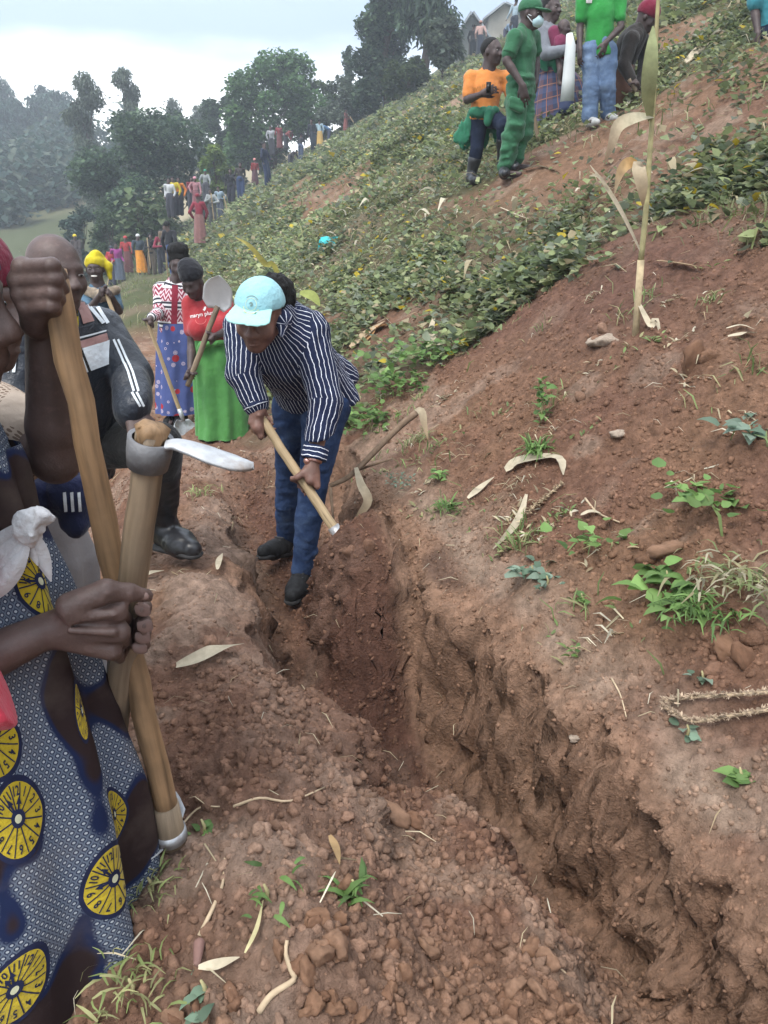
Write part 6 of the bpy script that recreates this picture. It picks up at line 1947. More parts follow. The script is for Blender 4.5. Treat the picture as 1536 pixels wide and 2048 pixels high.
def clock_dress_person():
    Y = 0.98
    J = JP((1, -.3, 0), (1, .1, -.1), dict(
        pelvis=(-70, 1330, Y), waist=(-110, 1150, Y), chest=(-140, 960, Y), neck=(-150, 760, Y), head=(-160, 600, Y),
        sha=(-190, 860, Y + .2), shb=(-190, 900, Y - .18), ela=(-230, 1200, Y + .2), elb=(-190, 1392, Y - .16), wra=(-100, 1420, Y + .15), wrb=(92, 1262, Y - .078),
        hipa=(-70, 1400, Y + .08), hipb=(-70, 1400, Y - .08), kna=(-60, 1750, Y + .08), knb=(-60, 1750, Y - .08), ana=(-40, 2050, Y + .08), anb=(-40, 2050, Y - .08)))
    for s in 'ab':
        J['an' + s].z = H(J['an' + s].x, J['an' + s].y) + 0.08; J['kn' + s].z = (J['an' + s].z + J['hip' + s].z) / 2
    base = Vector((J['ana'].x, J['ana'].y, J['ana'].z - 0.08))
    t = thing('person', 'person in blue dress printed with yellow clock faces, nearest the camera', 'person', base)
    h_top, h_bot = at(303, 868, 0.97), at(203, 1660, 1.10)
    d = (h_bot - h_top).normalized()
    sh, L = body_shape(J, 1.0, 0.02)
    E_, W_ = arr(J['elb']), arr(J['wrb'])
    c = h_top + d * ((at(262, 1232, 0.975) - h_top).length)
    tips = []
    for i, (kx, ky, bx, tx, ty) in enumerate(((206, 1186, 232, 292, 1214), (234, 1222, 246, 296, 1246), (238, 1264, 250, 292, 1268), (222, 1300, 240, 286, 1290))):
        K = arr(at(kx, ky, 0.915))
        sh.cone(W_ + (K - W_) * 0.12, K, 0.0205, 0.0150, 0.007)
        f = (0.0112, 0.0112, 0.0106, 0.0092)[i]
        a1, a2, a3, a4 = arr(at(bx, ky + 14, 0.960)), arr(at(252, ty - 4, 1.016)), arr(at(288, ty, 1.006)), arr(at(tx - 10, ty + 4, 0.958))
        sh.ball(K, f * 1.30, 0.005); sh.cone(K, a1, f * 1.15, f, 0.0035); sh.cone(a1, a2, f, f, 0.003); sh.cone(a2, a3, f, f, 0.004); sh.cone(a3, a4, f, f * 0.88, 0.004)
        tips.append((a4, V3(.60, -.72, .15), a4 - a3))
    sh.cone(at(140, 1212, 0.895), at(212, 1180, 0.905), 0.019, 0.0150, 0.008); sh.cone(at(212, 1180, 0.905), at(258, 1184, 0.922), 0.0135, 0.0120, 0.006)
    sh.cone(at(258, 1184, 0.922), at(296, 1192, 0.945), 0.0122, 0.0105, 0.004)
    tips.append((arr(at(288, 1190, 0.938)), V3(.30, -.92, .25), arr(at(296, 1192, 0.945)) - arr(at(258, 1184, 0.922))))
    for q0, q1 in (((130, 1225), (205, 1195)), ((135, 1245), (226, 1226)), ((140, 1262), (226, 1264))):     # tendons over the back of the hand
        sh.cone(at(q0[0], q0[1], 0.880), at(q1[0], q1[1], 0.898), 0.004, 0.006, 0.008)
    open_hand(sh, J['wra'], (.6, 0, -.4), (0, 1, 0), 1.0)
    bo = shape_obj('body', sh, 0.011, M['skin'], t, None, False, fine=(arr(at(90, 1320, .86)) - V3(.02, .02, .01), arr(at(305, 1170, 1.03)) + V3(.01, .02, .01), 0.0024))
    for (p, nrm, along) in tips:
        al = along / np.linalg.norm(along); n_ = nrm / np.linalg.norm(nrm); sd = np.cross(al, n_)
        nl = Shape().ell(p + n_ * 0.0066 - al * 0.001, V3(0.0047, 0.0058, 0.0043), np.stack([sd, al, n_], 1), 0.001)
        shape_obj('finger_nail', nl, 0.0011, M['nail'], t)
    # dress
    def ring(px, py, rx, ry):
        p = at(px, py, Y); return (Vector((p.x - rx, Y, p.z)), rx, ry)
    rings = [ring(10, 900, .15, .11), ring(55, 1000, .16, .12), ring(85, 1090, .165, .13), ring(122, 1200, .175, .14), ring(172, 1330, .185, .15), ring(218, 1450, .20, .165),
             ring(256, 1600, .225, .18), ring(284, 1750, .25, .2), ring(312, 1890, .265, .21)]
    lift = lambda th, v: -0.16 * v ** 3 * (0.5 - 0.5 * np.cos(th - math.pi)) 
    do, V, ll, per = skirt('clock_dress', rings, M['clock_cloth'], t, (0, -1, 0), 7, 0.026, 12, 220, 90, lift=lift)
    clock_print.per = per
    # columns: th = pi is the right hand side of the picture, th = pi/2 faces the lens
    def uv_of(px, py):
        best = None
        P = V.reshape(-1, 3); dd = P[:, 1] * CP - P[:, 2] * SP
        u = P[:, 0] / dd * FPX + 768; v = 1024 - (P[:, 1] * SP + P[:, 2] * CP) / dd * FPX
        e = (u - px) ** 2 + (v - py) ** 2 + np.where(P[:, 1] > Y + 0.02, 1e6, 0)
        i = int(e.argmin()); return (i % V.shape[1]) / V.shape[1] * per, ll[i // V.shape[1]]
    for (px, py, rx, ry, rot, sk, hands) in ((42, 1640, .034, .057, 0.0, 0.1, ((330, .5), (10, .45))), (228, 1762, .038, .056, -0.15, 0.15, ((330, .5), (275, .5))),
                                             (28, 1985, .036, .060, 0.35, 0.1, ((320, .5), (300, .42))), (228, 1630, .022, .045, 0.1, 0.0, ((330, .4),)),
                                             (78, 1160, .034, .052, -0.4, 0.1, ((300, .5), (60, .4))), (-18, 1480, .036, .05, 0.0, 0.1, ((300, .5), (60, .4))), (160, 1420, .010, .042, 0.2, 0, ((30, .4),))):
        u0, v0 = uv_of(px, py)
        clock_print(do, V, ll, u0, v0, rx, ry, rot, sk, hands, 1)
    under = [ring(235, 1850, .22, .17), ring(232, 1960, .225, .18), ring(228, 2100, .23, .18)]
    skirt('underskirt', under, M['navy'], t, (0, -1, 0), 8, 0.012, 3)
    # upper part of the dress, short red sleeves and a head wrap
    tp = torso_cloth(J, 0.95, 0.014, 0.45, hem=-0.2, girth=0.92, arm_ease=0.02)
    shape_obj('dress_top', tp, 0.010, M['clock_cloth'], t, wrinkle(0.012, 14, 4), True)
    for sd in 'ab':
        S_, E_ = J['sh' + sd], J['el' + sd]
        shape_obj('red_sleeve', Shape().cone(S_.lerp(E_, .40), S_.lerp(E_, 1.0), .066, .058, .02), 0.010, M['crimson'], t, wrinkle(0.02, 14, 5))
    R = frame_of(J['hf'])
    hw = Shape().ell(L(0, -.02, .05), V3(.094, .114, .095), R, .02).ell(L(0, -.10, .05), V3(.05, .05, .05), R, .03); hw.plane(L(0, 0, .02), R @ V3(0, .2, -1))
    shape_obj('head_wrap', hw, 0.009, M['navy'], t, wrinkle(.012, 30, 3)); eyes(t, L, R, 1.0, open_=.7)
    # white cloth knotted at the waist
    w = Shape().ell(at(62, 1046, .862), (.017, .014, .021), frame_of((.3, -1, 0), (.5, 0, 1)), .008).ell(at(80, 1034, .866), (.015, .011, .009), frame_of((.3, -1, 0), (.3, 0, 1)), .006).ell(at(50, 1066, .860), (.013, .012, .020), frame_of((.3, -1, 0), (-.6, 0, 1)), .008)
    w.cone(at(86, 1030, .868), at(104, 1036, .872), .008, .004, .006)
    wo = shape_obj('white_sash', w, 0.0028, M['sash'], t, wrinkle(0.012, 62, 7, (1.4, 1.4, .6)))
    folds = [(((-90, 1112 + 20 * k, .884 - .004 * k), (-20, 1092 + 19 * k, .866 - .004 * k), (30, 1066 + 14 * k, .858 - .003 * k), (60, 1044 + 6 * k, .860)), .0125) for k in range(6)]
    folds += [(((58, 1062, .858), (72, 1096, .862), (88, 1132, .868), (102, 1164, .874)), .0105), (((56, 1064, .857), (62, 1098, .860), (76, 1132, .866)), .008)]
    for k, (p, wd) in enumerate(folds):
        V_, F_ = ribbon(smooth_pts([at(*x) for x in p], 6), wd, (0.25, -1, 0.35), 0.25 * math.sin(k * 2.1), -0.9)
        o_ = add_obj('sash_fold', np_mesh('sash_fold', V_, F_, True), M['sash'], wo)
        sm = o_.modifiers.new('round', 'SUBSURF'); sm.levels = 2; sm.render_levels = 2
    sl = Shape().cone(at(-240, 1420, Y - .2), at(-8, 1380, Y - .19), 0.055, 0.052, 0.02); sl.plane(at(-2, 1376, Y - .19), J['wrb'] - J['elb'])
    shape_obj('red_sleeve', sl, 0.005, M['crimson'], t, wrinkle(0.012, 24, 7))
    # hoe
    o = thing('hoe', 'heavy hoe with iron ring and long curved blade held upright in the foreground', 'hoe', h_bot)
    handle_mesh('handle', h_top, h_bot, 0.0210, 0.0235, o, M['wood_grey'], 9, 0.0016, 8, segs=18, smooth=False)
    # frayed end of the shaft above the ring
    v, q, tt = tube([h_top + d * .02, h_top + d * .004, h_top - d * 0.006, h_top - d * 0.012], [0.0205, 0.0215, 0.022, 0.015], 18)
    r_ = np.random.default_rng(4); v = v + r_.normal(0, 0.0026, v.shape)
    add_obj('frayed_end', np_mesh('frayed_end', v, [q, tt], False), M['wood'], o)
    rc = h_top + d * 0.028
    n = 28; V2, F2 = [], []
    ax = np.array(d[:]); x = np.cross(ax, V3(0, 1, 0)); x /= np.linalg.norm(x); y = np.cross(ax, x)
    for (rr, z) in ((0.0245, -.022), (0.0305, -.023), (0.0300, 0.0), (0.0275, .021), (0.0245, .021)):
        for k2 in range(n):
            a = 2 * math.pi * k2 / n; V2.append(arr(rc) + ax * z + (x * math.cos(a) + y * math.sin(a)) * rr)
    for i in range(4):
        for k2 in range(n): F2.append((i * n + k2, i * n + (k2 + 1) % n, (i + 1) * n + (k2 + 1) % n, (i + 1) * n + k2))
    add_obj('iron_ring', np_mesh('iron_ring', np.array(V2), np.array(F2), True), M['cast'], o)
    # blade: a curved leaf of steel leaving the top of the ring
    sp = smooth_pts([at(332, 880, .965), at(352, 878, .965), at(385, 886, .965), at(430, 902, .965), at(475, 916, .965), at(507, 924, .965)], 4)
    wd = [float(np.interp(i / (len(sp) - 1), [0, .15, .32, .55, .75, .88, .96, 1], [.012, .014, .022, .029, .027, .019, .010, .001])) for i in range(len(sp))]; V2, F2 = [], []
    wv = Vector((0.0, 1.0, 0.02)).normalized()
    for p, w_ in zip(sp, wd):
        for s_ in (-1, -.5, 0, .5, 1):
            V2.append(p + wv * w_ * s_ + Vector((0, 0, -0.006 * s_ * s_)))
    k5 = len(V2)
    V2 += [p + Vector((0.0005, -0.001, -0.0045)) for p in V2]
    for i in range(len(sp) - 1):
        for j in range(4):
            a = i * 5 + j; F2 += [(a, a + 1, a + 6, a + 5), (k5 + a + 5, k5 + a + 6, k5 + a + 1, k5 + a)]
        F2 += [(i * 5, i * 5 + 5, k5 + i * 5 + 5, k5 + i * 5), (i * 5 + 9, i * 5 + 4, k5 + i * 5 + 4, k5 + i * 5 + 9)]
    e = (len(sp) - 1) * 5
    for j in range(4): F2.append((e + j, e + j + 1, k5 + e + j + 1, k5 + e + j))
    add_obj('blade', np_mesh('blade', np.array([p[:] for p in V2]), np.array(F2), True), M['blade_white'], o)
clock_dress_person()
print('clock dress', round(time.time() - T_START, 1))
# ---- the group standing higher up the slope
M['orange'] = mat_cloth('orange_cotton', (0.60, 0.215, 0.055), 0.85, 0.08)
M['teal_green'] = mat_cloth('green_jacket', (0.025, 0.14, 0.078), 0.8, 0.15)
M['uniform'] = mat_cloth('green_uniform', (0.035, 0.125, 0.062), 0.85, 0.12)
M['tee_green'] = mat_cloth('bright_green_tee', (0.030, 0.24, 0.050), 0.85, 0.1)
M['grey_jacket'] = mat_cloth('grey_jacket', (0.16, 0.17, 0.19), 0.85, 0.15)
M['plum'] = mat_cloth('plum_shirt', (0.15, 0.025, 0.06), 0.85, 0.15)
M['black_top'] = mat_cloth('faded_black_top', (0.024, 0.020, 0.018), 0.9, 0.3)
M['brown_cloth'] = mat_cloth('brown_cloth', (0.15, 0.075, 0.05), 0.9, 0.25)
M['mask'] = mat_cloth('pale_blue_mask', (0.45, 0.62, 0.66), 0.8, 0.05)
M['phone'] = mat_plain('phone', (0.015, 0.015, 0.018), 0.25, 0.2, 30, 0)
M['tube_white'] = mat_plain('white_plastic', (0.55, 0.57, 0.56), 0.5, 0.08, 6, 0.1, 0.002)
M['tube_blue'] = mat_plain('dark_blue_plastic', (0.020, 0.030, 0.075), 0.5, 0.2, 6, 0.1, 0.002)
M['print_brown'] = mat_plain('brown_print', (0.42, 0.17, 0.04), 0.85, 0.1, 30, 0)
M['teal_shirt'] = mat_cloth('turquoise_shirt', (0.05, 0.24, 0.29), 0.85, 0.1)
def mat_plaid():
    m, nt, b, out = new_mat('dark_plaid')
    u, x, y = uv_xy(nt)
    a = stripes(nt, x, 0.11, 0.045); c = stripes(nt, y, 0.13, 0.05); d = stripes(nt, math_node(nt, 'ADD', x, 0.02), 0.11, 0.008); e = stripes(nt, math_node(nt, 'ADD', y, 0.03), 0.13, 0.010)
    col = mix_rgb(nt, a, (0.030, 0.040, 0.085), (0.085, 0.045, 0.060))
    col = mix_rgb(nt, math_node(nt, 'MULTIPLY', c, 0.6), col, (0.055, 0.075, 0.15))
    col = mix_rgb(nt, d, col, (0.26, 0.10, 0.06)); col = mix_rgb(nt, e, col, (0.22, 0.11, 0.08))
    nt.links.new(col, b.inputs['Base Color']); b.inputs['Roughness'].default_value = 0.9
    n1 = tex_noise(nt, 14, 4); bump(nt, b, n1.outputs['Fac'], 0.5, 0.02)
    return m
M['plaid'] = mat_plaid()

def hair_cap(t, L, R, k=1.0, vox=0.012, z=0.03, mat='hair'):
    h = Shape().ell(L(0, -0.018, 0.036), V3(0.080, 0.100, 0.088) * k, R, 0.02); h.plane(L(0, 0.0, z), R @ V3(0, 0.75, -0.65))
    return shape_obj('hair', h, vox, M[mat], t, wrinkle(0.006, 60, 2))

def orange_man():
    g = ground_at(940, 372); Y = g.y
    J = JP((.35, -.92, 0), (.75, -.65, .02), dict(
        pelvis=(968, 232, Y), waist=(970, 208, Y), chest=(974, 178, Y), neck=(976, 142, Y), head=(984, 104, Y - .02),
        sha=(942, 156, Y), shb=(1010, 156, Y + .03), ela=(934, 200, Y - .05), elb=(1024, 198, Y), wra=(964, 188, Y - .26), wrb=(1016, 232, Y - .06),
        hipa=(957, 236, Y), hipb=(982, 234, Y), kna=(954, 296, Y - .05), knb=(1008, 250, Y - .26), ana=(942, 356, Y), anb=(1004, 318, Y - .10)))
    k = 0.94 * Y / 7.6
    base = Vector((g.x, g.y, g.z))
    J['ana'].z = g.z + 0.09 * k
    t = thing('person', 'man in orange T-shirt with green jacket tied at waist looking at the uniformed man', 'person', base)
    sh, L = body_shape(J, k, 0.012)
    open_hand(sh, J['wra'], Vector((0.9, -.2, .35)), Vector((-.2, -1, 0)), k, 0.7)
    open_hand(sh, J['wrb'], (0, 0, -1), (1, 0, 0), k)
    shape_obj('body', sh, 0.0125, M['skin_dark'], t)
    R = frame_of(J['hf']); eyes(t, L, R, k, open_=0.7); hair_cap(t, L, R, k)
    s = torso_cloth(J, k, 0.018, 0.72, hem=0.15, girth=0.97, arm_ease=0.012)
    tee = shape_obj('t_shirt', s, 0.011, M['orange'], t, wrinkle(0.026, 9, 4))
    fn = drape_on(tee, (0.1, -1, 0), 0.004)
    text_part('print', 'walking', 0.075, at(978, 168, Y - .3), (1, 0, 0.02), (0, 0, 1), M['print_brown'], tee, bold=0.0, surf=fn)
    shape_obj('jeans', leg_cloth(J, k, 0.008, 1.75), 0.012, M['jeans_dark'], t, wrinkle(0.012, 12, 5))
    w = Shape().cone(at(946, 226, Y - .12), at(990, 222, Y - .13), 0.045, 0.04, 0.03).ball(at(979, 226, Y - .17), 0.045, 0.02)
    w.cone(at(978, 228, Y - .18), at(975, 246, Y - .19), 0.035, 0.03, 0.02)
    for (x0, y0, x1, y1, dy, ra, rb) in ((945, 228, 922, 276, -.02, .05, .075), (952, 232, 938, 284, .02, .05, .05), (962, 236, 968, 280, .10, .05, .06), (980, 236, 1000, 286, .10, .05, .04)):
        w.cone(at(x0, y0, Y + dy), at(x1, y1, Y + dy), ra, rb, 0.02, 1, ((0.25, 1, 0), 0.32))
    shape_obj('tied_jacket', w, 0.010, M['teal_green'], t, wrinkle(0.035, 14, 3))
    for sd in 'ab':
        a = J['an' + sd]
        shape_obj('rubber_boot', boot_shape(a, a + Vector((0.04, -0.18, -.045)), k, a.lerp(J['kn' + sd], 0.55)), 0.012, M['rubber'], t)
    p = thing('phone', 'small black phone held by the man in orange', 'phone', at(977, 176, Y - .38))
    c = at(977, 176, Y - .36)
    add_obj('case', box_mesh('case', c - Vector((.022, .006, .045)), c + Vector((.022, .006, .05))), M['phone'], p)
    sc = c - Vector((0, .008, 0))
    add_obj('screen', box_mesh('screen', sc - Vector((.018, .001, .035)), sc + Vector((.018, .001, .04))), M['pupil'], p)
orange_man()

def uniform_man():
    g = ground_at(1012, 362); Y = g.y
    J = JP((.80, -.58, 0), (.82, -.55, -.08), dict(
        pelvis=(1042, 168, Y), waist=(1044, 138, Y), chest=(1046, 100, Y), neck=(1050, 60, Y), head=(1062, 28, Y - .03),
        sha=(1030, 76, Y - .14), shb=(1066, 74, Y + .16), ela=(1013, 122, Y - .17), elb=(1072, 120, Y + .2), wra=(1045, 170, Y - .24), wrb=(1072, 160, Y + .1),
        hipa=(1034, 175, Y - .06), hipb=(1050, 175, Y + .08), kna=(1030, 250, Y - .10), knb=(1048, 248, Y + .05), ana=(1008, 338, Y - .02), anb=(1028, 326, Y + .12)))
    k = 0.96 * Y / 7.3
    base = Vector(g)
    t = thing('person', 'man in green uniform and cap with pale face mask', 'person', base)
    sh, L = body_shape(J, k, 0.012)
    open_hand(sh, J['wra'], Vector((.25, 0, -1)), Vector((-.4, -1, 0)), k, 0.4)
    open_hand(sh, J['wrb'], (0, 0, -1), (1, 0, 0), k)
    shape_obj('body', sh, 0.0125, M['skin_dark'], t)
    R = frame_of(J['hf']); eyes(t, L, R, k, open_=0.7)
    s = torso_cloth(J, k, 0.020, 0.62, hem=0.6, girth=0.96, arm_ease=0.013)
    jk = shape_obj('uniform_shirt', s, 0.010, M['uniform'], t, wrinkle(0.028, 10, 6))
    for q in ([(1040, 92), (1062, 90), (1062, 104), (1041, 106)], [(1041, 108), (1062, 106), (1062, 108), (1041, 110)]):
        patch_px('pocket_flap', q, jk, M['uniform'], jk, 6, 4, 0.012)
    for sd in 'ab':
        S_, E_ = J['sh' + sd], J['el' + sd]; d = (E_ - S_).normalized(); e = S_.lerp(E_, .62)
        c = Shape().cone(e - d * .05, e + d * .01, .062 * k, .065 * k, .01); c.plane(e + d * .02, d)
        shape_obj('sleeve_cuff', c, 0.010, M['uniform'], t)
    shape_obj('uniform_trousers', leg_cloth(J, k, 0.018, 1.93, knee=0.012, ankle=0.012, girth=1.0), 0.011, M['uniform'], t, wrinkle(0.045, 9, 3, (0.7, 0.7, 1.7)))
    pk = Shape().cone(at(1024, 200, Y - .20), at(1044, 206, Y - .20), .03, .03, .02).cone(at(1024, 212, Y - .20), at(1042, 220, Y - .20), .03, .03, .02)
    shape_obj('cargo_pocket', pk, 0.010, M['uniform'], t)
    for sd in 'ab':
        a = J['an' + sd]
        shape_obj('boot', boot_shape(a, a + Vector((-0.02, -0.20, -.05)), k, a.lerp(J['kn' + sd], 0.32)), 0.011, M['rubber'], t)
    cp = Shape().ell(L(0, -0.014, 0.045), V3(0.090, 0.108, 0.088) * k, R, 0.02); cp.plane(L(0, 0, 0.02), R @ V3(0, 0.1, -1))
    cap = shape_obj('cap', cp, 0.010, M['uniform'], t)
    br = Shape()
    for x in (-.04, 0, .04): br.cone(L(x, 0.07, 0.03), L(x, 0.155 - 8 * x * x, 0.018), .028, .024, .02, 1, (R @ V3(0, .1, 1), .3))
    shape_obj('brim', br, 0.009, M['uniform'], cap)
    mk = Shape().ell(L(0, 0.062, -0.058), V3(0.060, 0.062, 0.052) * k, R, 0.01); mk.plane(L(0, 0.045, 0), R @ V3(0, -1, 0))
    mo = shape_obj('face_mask', mk, 0.008, M['mask'], t)
    for z in (-.03, -.075):
        lp = Shape().cone(L(0.055, 0.05, z), L(0.082, 0.0, -0.01 + z * .2), .004, .004, .002).cone(L(-0.055, 0.05, z), L(-0.082, 0.0, -0.01 + z * .2), .004, .004, .002)
        shape_obj('ear_loop', lp, 0.004, M['panel_white'], mo)
    b0 = ground_at(1080, 290)
    p = thing('wooden_stick', 'grey wooden tool shaft standing behind the uniformed man', 'stick', b0)
    handle_mesh('shaft', b0 - Vector((0, 0, .02)), at(1062, 205, b0.y), 0.022, 0.019, p, M['wood_grey'], seed=2)
uniform_man()

def plaid_woman():
    g = ground_at(1085, 245); Y = g.y
    J = JP((.75, -.65, 0), (.7, -.7, 0), dict(
        pelvis=(1105, 150, Y), waist=(1102, 125, Y), chest=(1098, 90, Y), neck=(1096, 52, Y), head=(1102, 18, Y),
        sha=(1080, 68, Y - .1), shb=(1115, 66, Y + .12), ela=(1092, 108, Y - .22), elb=(1128, 105, Y + .1), wra=(1132, 100, Y - .34), wrb=(1148, 100, Y - .1),
        hipa=(1098, 160, Y), hipb=(1114, 160, Y), kna=(1096, 205, Y), knb=(1116, 205, Y), ana=(1090, 240, Y), anb=(1112, 240, Y)))
    k = 0.95 * Y / 8.2
    for s in 'ab': J['an' + s].z = H(J['an' + s].x, J['an' + s].y) + .08
    t = thing('person', 'woman in grey jacket and dark plaid skirt carrying a child', 'person', g)
    sh, L = body_shape(J, k, 0.01)
    open_hand(sh, J['wra'], Vector((1, -.2, .1)), Vector((0, -1, .3)), k, 0.6)
    open_hand(sh, J['wrb'], Vector((.4, -1, .1)), Vector((1, 0, 0)), k, 0.6)
    shape_obj('body', sh, 0.0125, M['skin_dark'], t)
    R = frame_of(J['hf']); eyes(t, L, R, k, open_=.7); hair_cap(t, L, R, k, z=0.02)
    s = torso_cloth(J, k, 0.024, 1.9, hem=0.3, girth=1.1, arm_ease=.02)
    shape_obj('jacket', s, 0.012, M['grey_jacket'], t, wrinkle(0.015, 10, 3))
    pl = Shape().cone(at(1108, 66, Y - .14), at(1114, 92, Y - .16), .075, .08, .03)
    shape_obj('plum_cloth', pl, 0.012, M['plum'], t)
    w = Shape().cone(at(1084, 120, Y - .14), at(1122, 118, Y - .14), .07, .07, .04).cone(at(1086, 122, Y - .17), at(1094, 140, Y - .19), .05, .02, .03).cone(at(1108, 122, Y - .17), at(1112, 142, Y - .19), .05, .02, .03)
    shape_obj('waist_cloth', w, 0.012, M['teal_green'], t, wrinkle(0.03, 12, 4))
    zb = H(J['pelvis'].x, Y)
    skirt('plaid_skirt', [(at(1106, 126, Y), .17, .15), (at(1110, 165, Y), .27, .22), (at(1112, 205, Y), .33, .26), (Vector((at(1114, 235, Y).x, Y, at(1114, 232, Y).z)), .37, .3)], M['plaid'], t, (0, -1, 0), 8, .03, 5,
          lift=lambda th, v: -0.12 * v * np.cos(th))
    for s_ in 'ab':
        a = J['an' + s_]; shape_obj('shoe', boot_shape(a, a + Vector((.03, -.17, -.05)), .95), 0.012, M['shoe'], t)
    # child held in front
    c = JP((.6, -.8, 0), (.75, -.6, -.1), dict(pelvis=(1124, 112, Y - .2), chest=(1124, 88, Y - .2), neck=(1126, 72, Y - .2), head=(1128, 56, Y - .2),
        sha=(1116, 80, Y - .22), shb=(1134, 80, Y - .16), ela=(1114, 95, Y - .26), elb=(1138, 95, Y - .2), wra=(1120, 104, Y - .32), wrb=(1138, 106, Y - .25),
        hipa=(1118, 116, Y - .2), hipb=(1130, 116, Y - .2), kna=(1120, 140, Y - .32), knb=(1134, 138, Y - .3), ana=(1119, 164, Y - .32), anb=(1134, 160, Y - .3)))
    ct = thing('person', 'small child carried against the grey jacket, bare leg dangling', 'person', at(1124, 112, Y - .2))
    for s_ in 'ab': c['toe' + s_] = c['an' + s_] + Vector((.03, -.06, -.03))
    cs, cL = body_shape(c, 0.55, 0.0, girth=1.0)
    R2 = frame_of(c['hf']); c2 = Shape(); cL2 = head_prims(cs, c['head'], R2, 0.72)
    shape_obj('body', cs, 0.012, M['skin_dark'], ct)
    ts = torso_cloth(c, 0.6, 0.012, 0.6, hem=0.2)
    shape_obj('shirt', ts, 0.011, M['plum'], ct)
    # long white tube with dark mouth
    a, b = at(1141, 92, Y - .42), at(1133, 222, Y - .42); d = (b - a).normalized()
    tu = thing('white_tube', 'long white tapering tube with dark blue flared mouth', 'tube', b)
    a2 = at(1139, 68, Y - .40)
    v, q, tt = tube([a2, a, a.lerp(b, .5), a.lerp(b, .88)], [.035, .055, .068, .078], 20); add_obj('barrel', np_mesh('barrel', v, [q, tt], True), M['tube_white'], tu)
    p0 = a.lerp(b, .86); 
    v, q, tt = tube([p0, p0.lerp(b, .6), b + d * .02, b + d * .02, p0.lerp(b, .3)], [.080, .088, .094, .084, .070], 20, False); add_obj('mouth', np_mesh('mouth', v, [q], True), M['tube_blue'], tu)
plaid_woman()

def green_tee_man():
    g = ground_at(1200, 246); Y = g.y
    J = JP((-.1, -1, 0), (.3, -.95, -.1), dict(
        pelvis=(1198, 95, Y), waist=(1199, 66, Y), chest=(1200, 28, Y), neck=(1200, -18, Y), head=(1204, -52, Y),
        sha=(1166, 2, Y), shb=(1238, 2, Y), ela=(1160, 56, Y), elb=(1242, 54, Y - .06), wra=(1160, 98, Y - .08), wrb=(1212, 84, Y - .22),
        hipa=(1182, 102, Y), hipb=(1212, 102, Y), kna=(1183, 172, Y - .02), knb=(1214, 168, Y - .04), ana=(1180, 236, Y), anb=(1216, 228, Y + .05)))
    k = 0.94 * Y / 8.6
    t = thing('person', 'man in bright green T-shirt and light jeans, head above the picture', 'person', g)
    sh, L = body_shape(J, k, 0.012)
    open_hand(sh, J['wra'], Vector((0, -.1, -1)), Vector((-1, -.3, 0)), k, .4)
    open_hand(sh, J['wrb'], Vector((-.3, -.2, -1)), Vector((.6, -1, 0)), k, .4)
    shape_obj('body', sh, 0.0125, M['skin_dark'], t)
    hair_cap(t, L, frame_of(J['hf']), k)
    s = torso_cloth(J, k, 0.024, 0.62, hem=0.42, girth=0.98, arm_ease=.015)
    tee = shape_obj('t_shirt', s, 0.012, M['tee_green'], t, wrinkle(0.026, 8, 4))
    patch_px('shirt_badge', [(1172, -4), (1184, -4), (1184, 6), (1172, 6)], tee, M['white_print'], tee, 4, 4)
    shape_obj('jeans', leg_cloth(J, k, 0.020, 1.96, knee=.012, ankle=.016), 0.012, M['jeans_light'], t, wrinkle(0.028, 8, 7, (0.8, 0.8, 1.2)))
    for sd in 'ab':
        a = J['an' + sd]; shape_obj('shoe', boot_shape(a + Vector((0, 0, -.01)), a + Vector((.02, -.2, -.06)), k), 0.012, M['shoe_white'], t)
M['shoe_white'] = mat_plain('white_trainer', (0.36, 0.36, 0.35), 0.7, 0.2, 20)
green_tee_man()

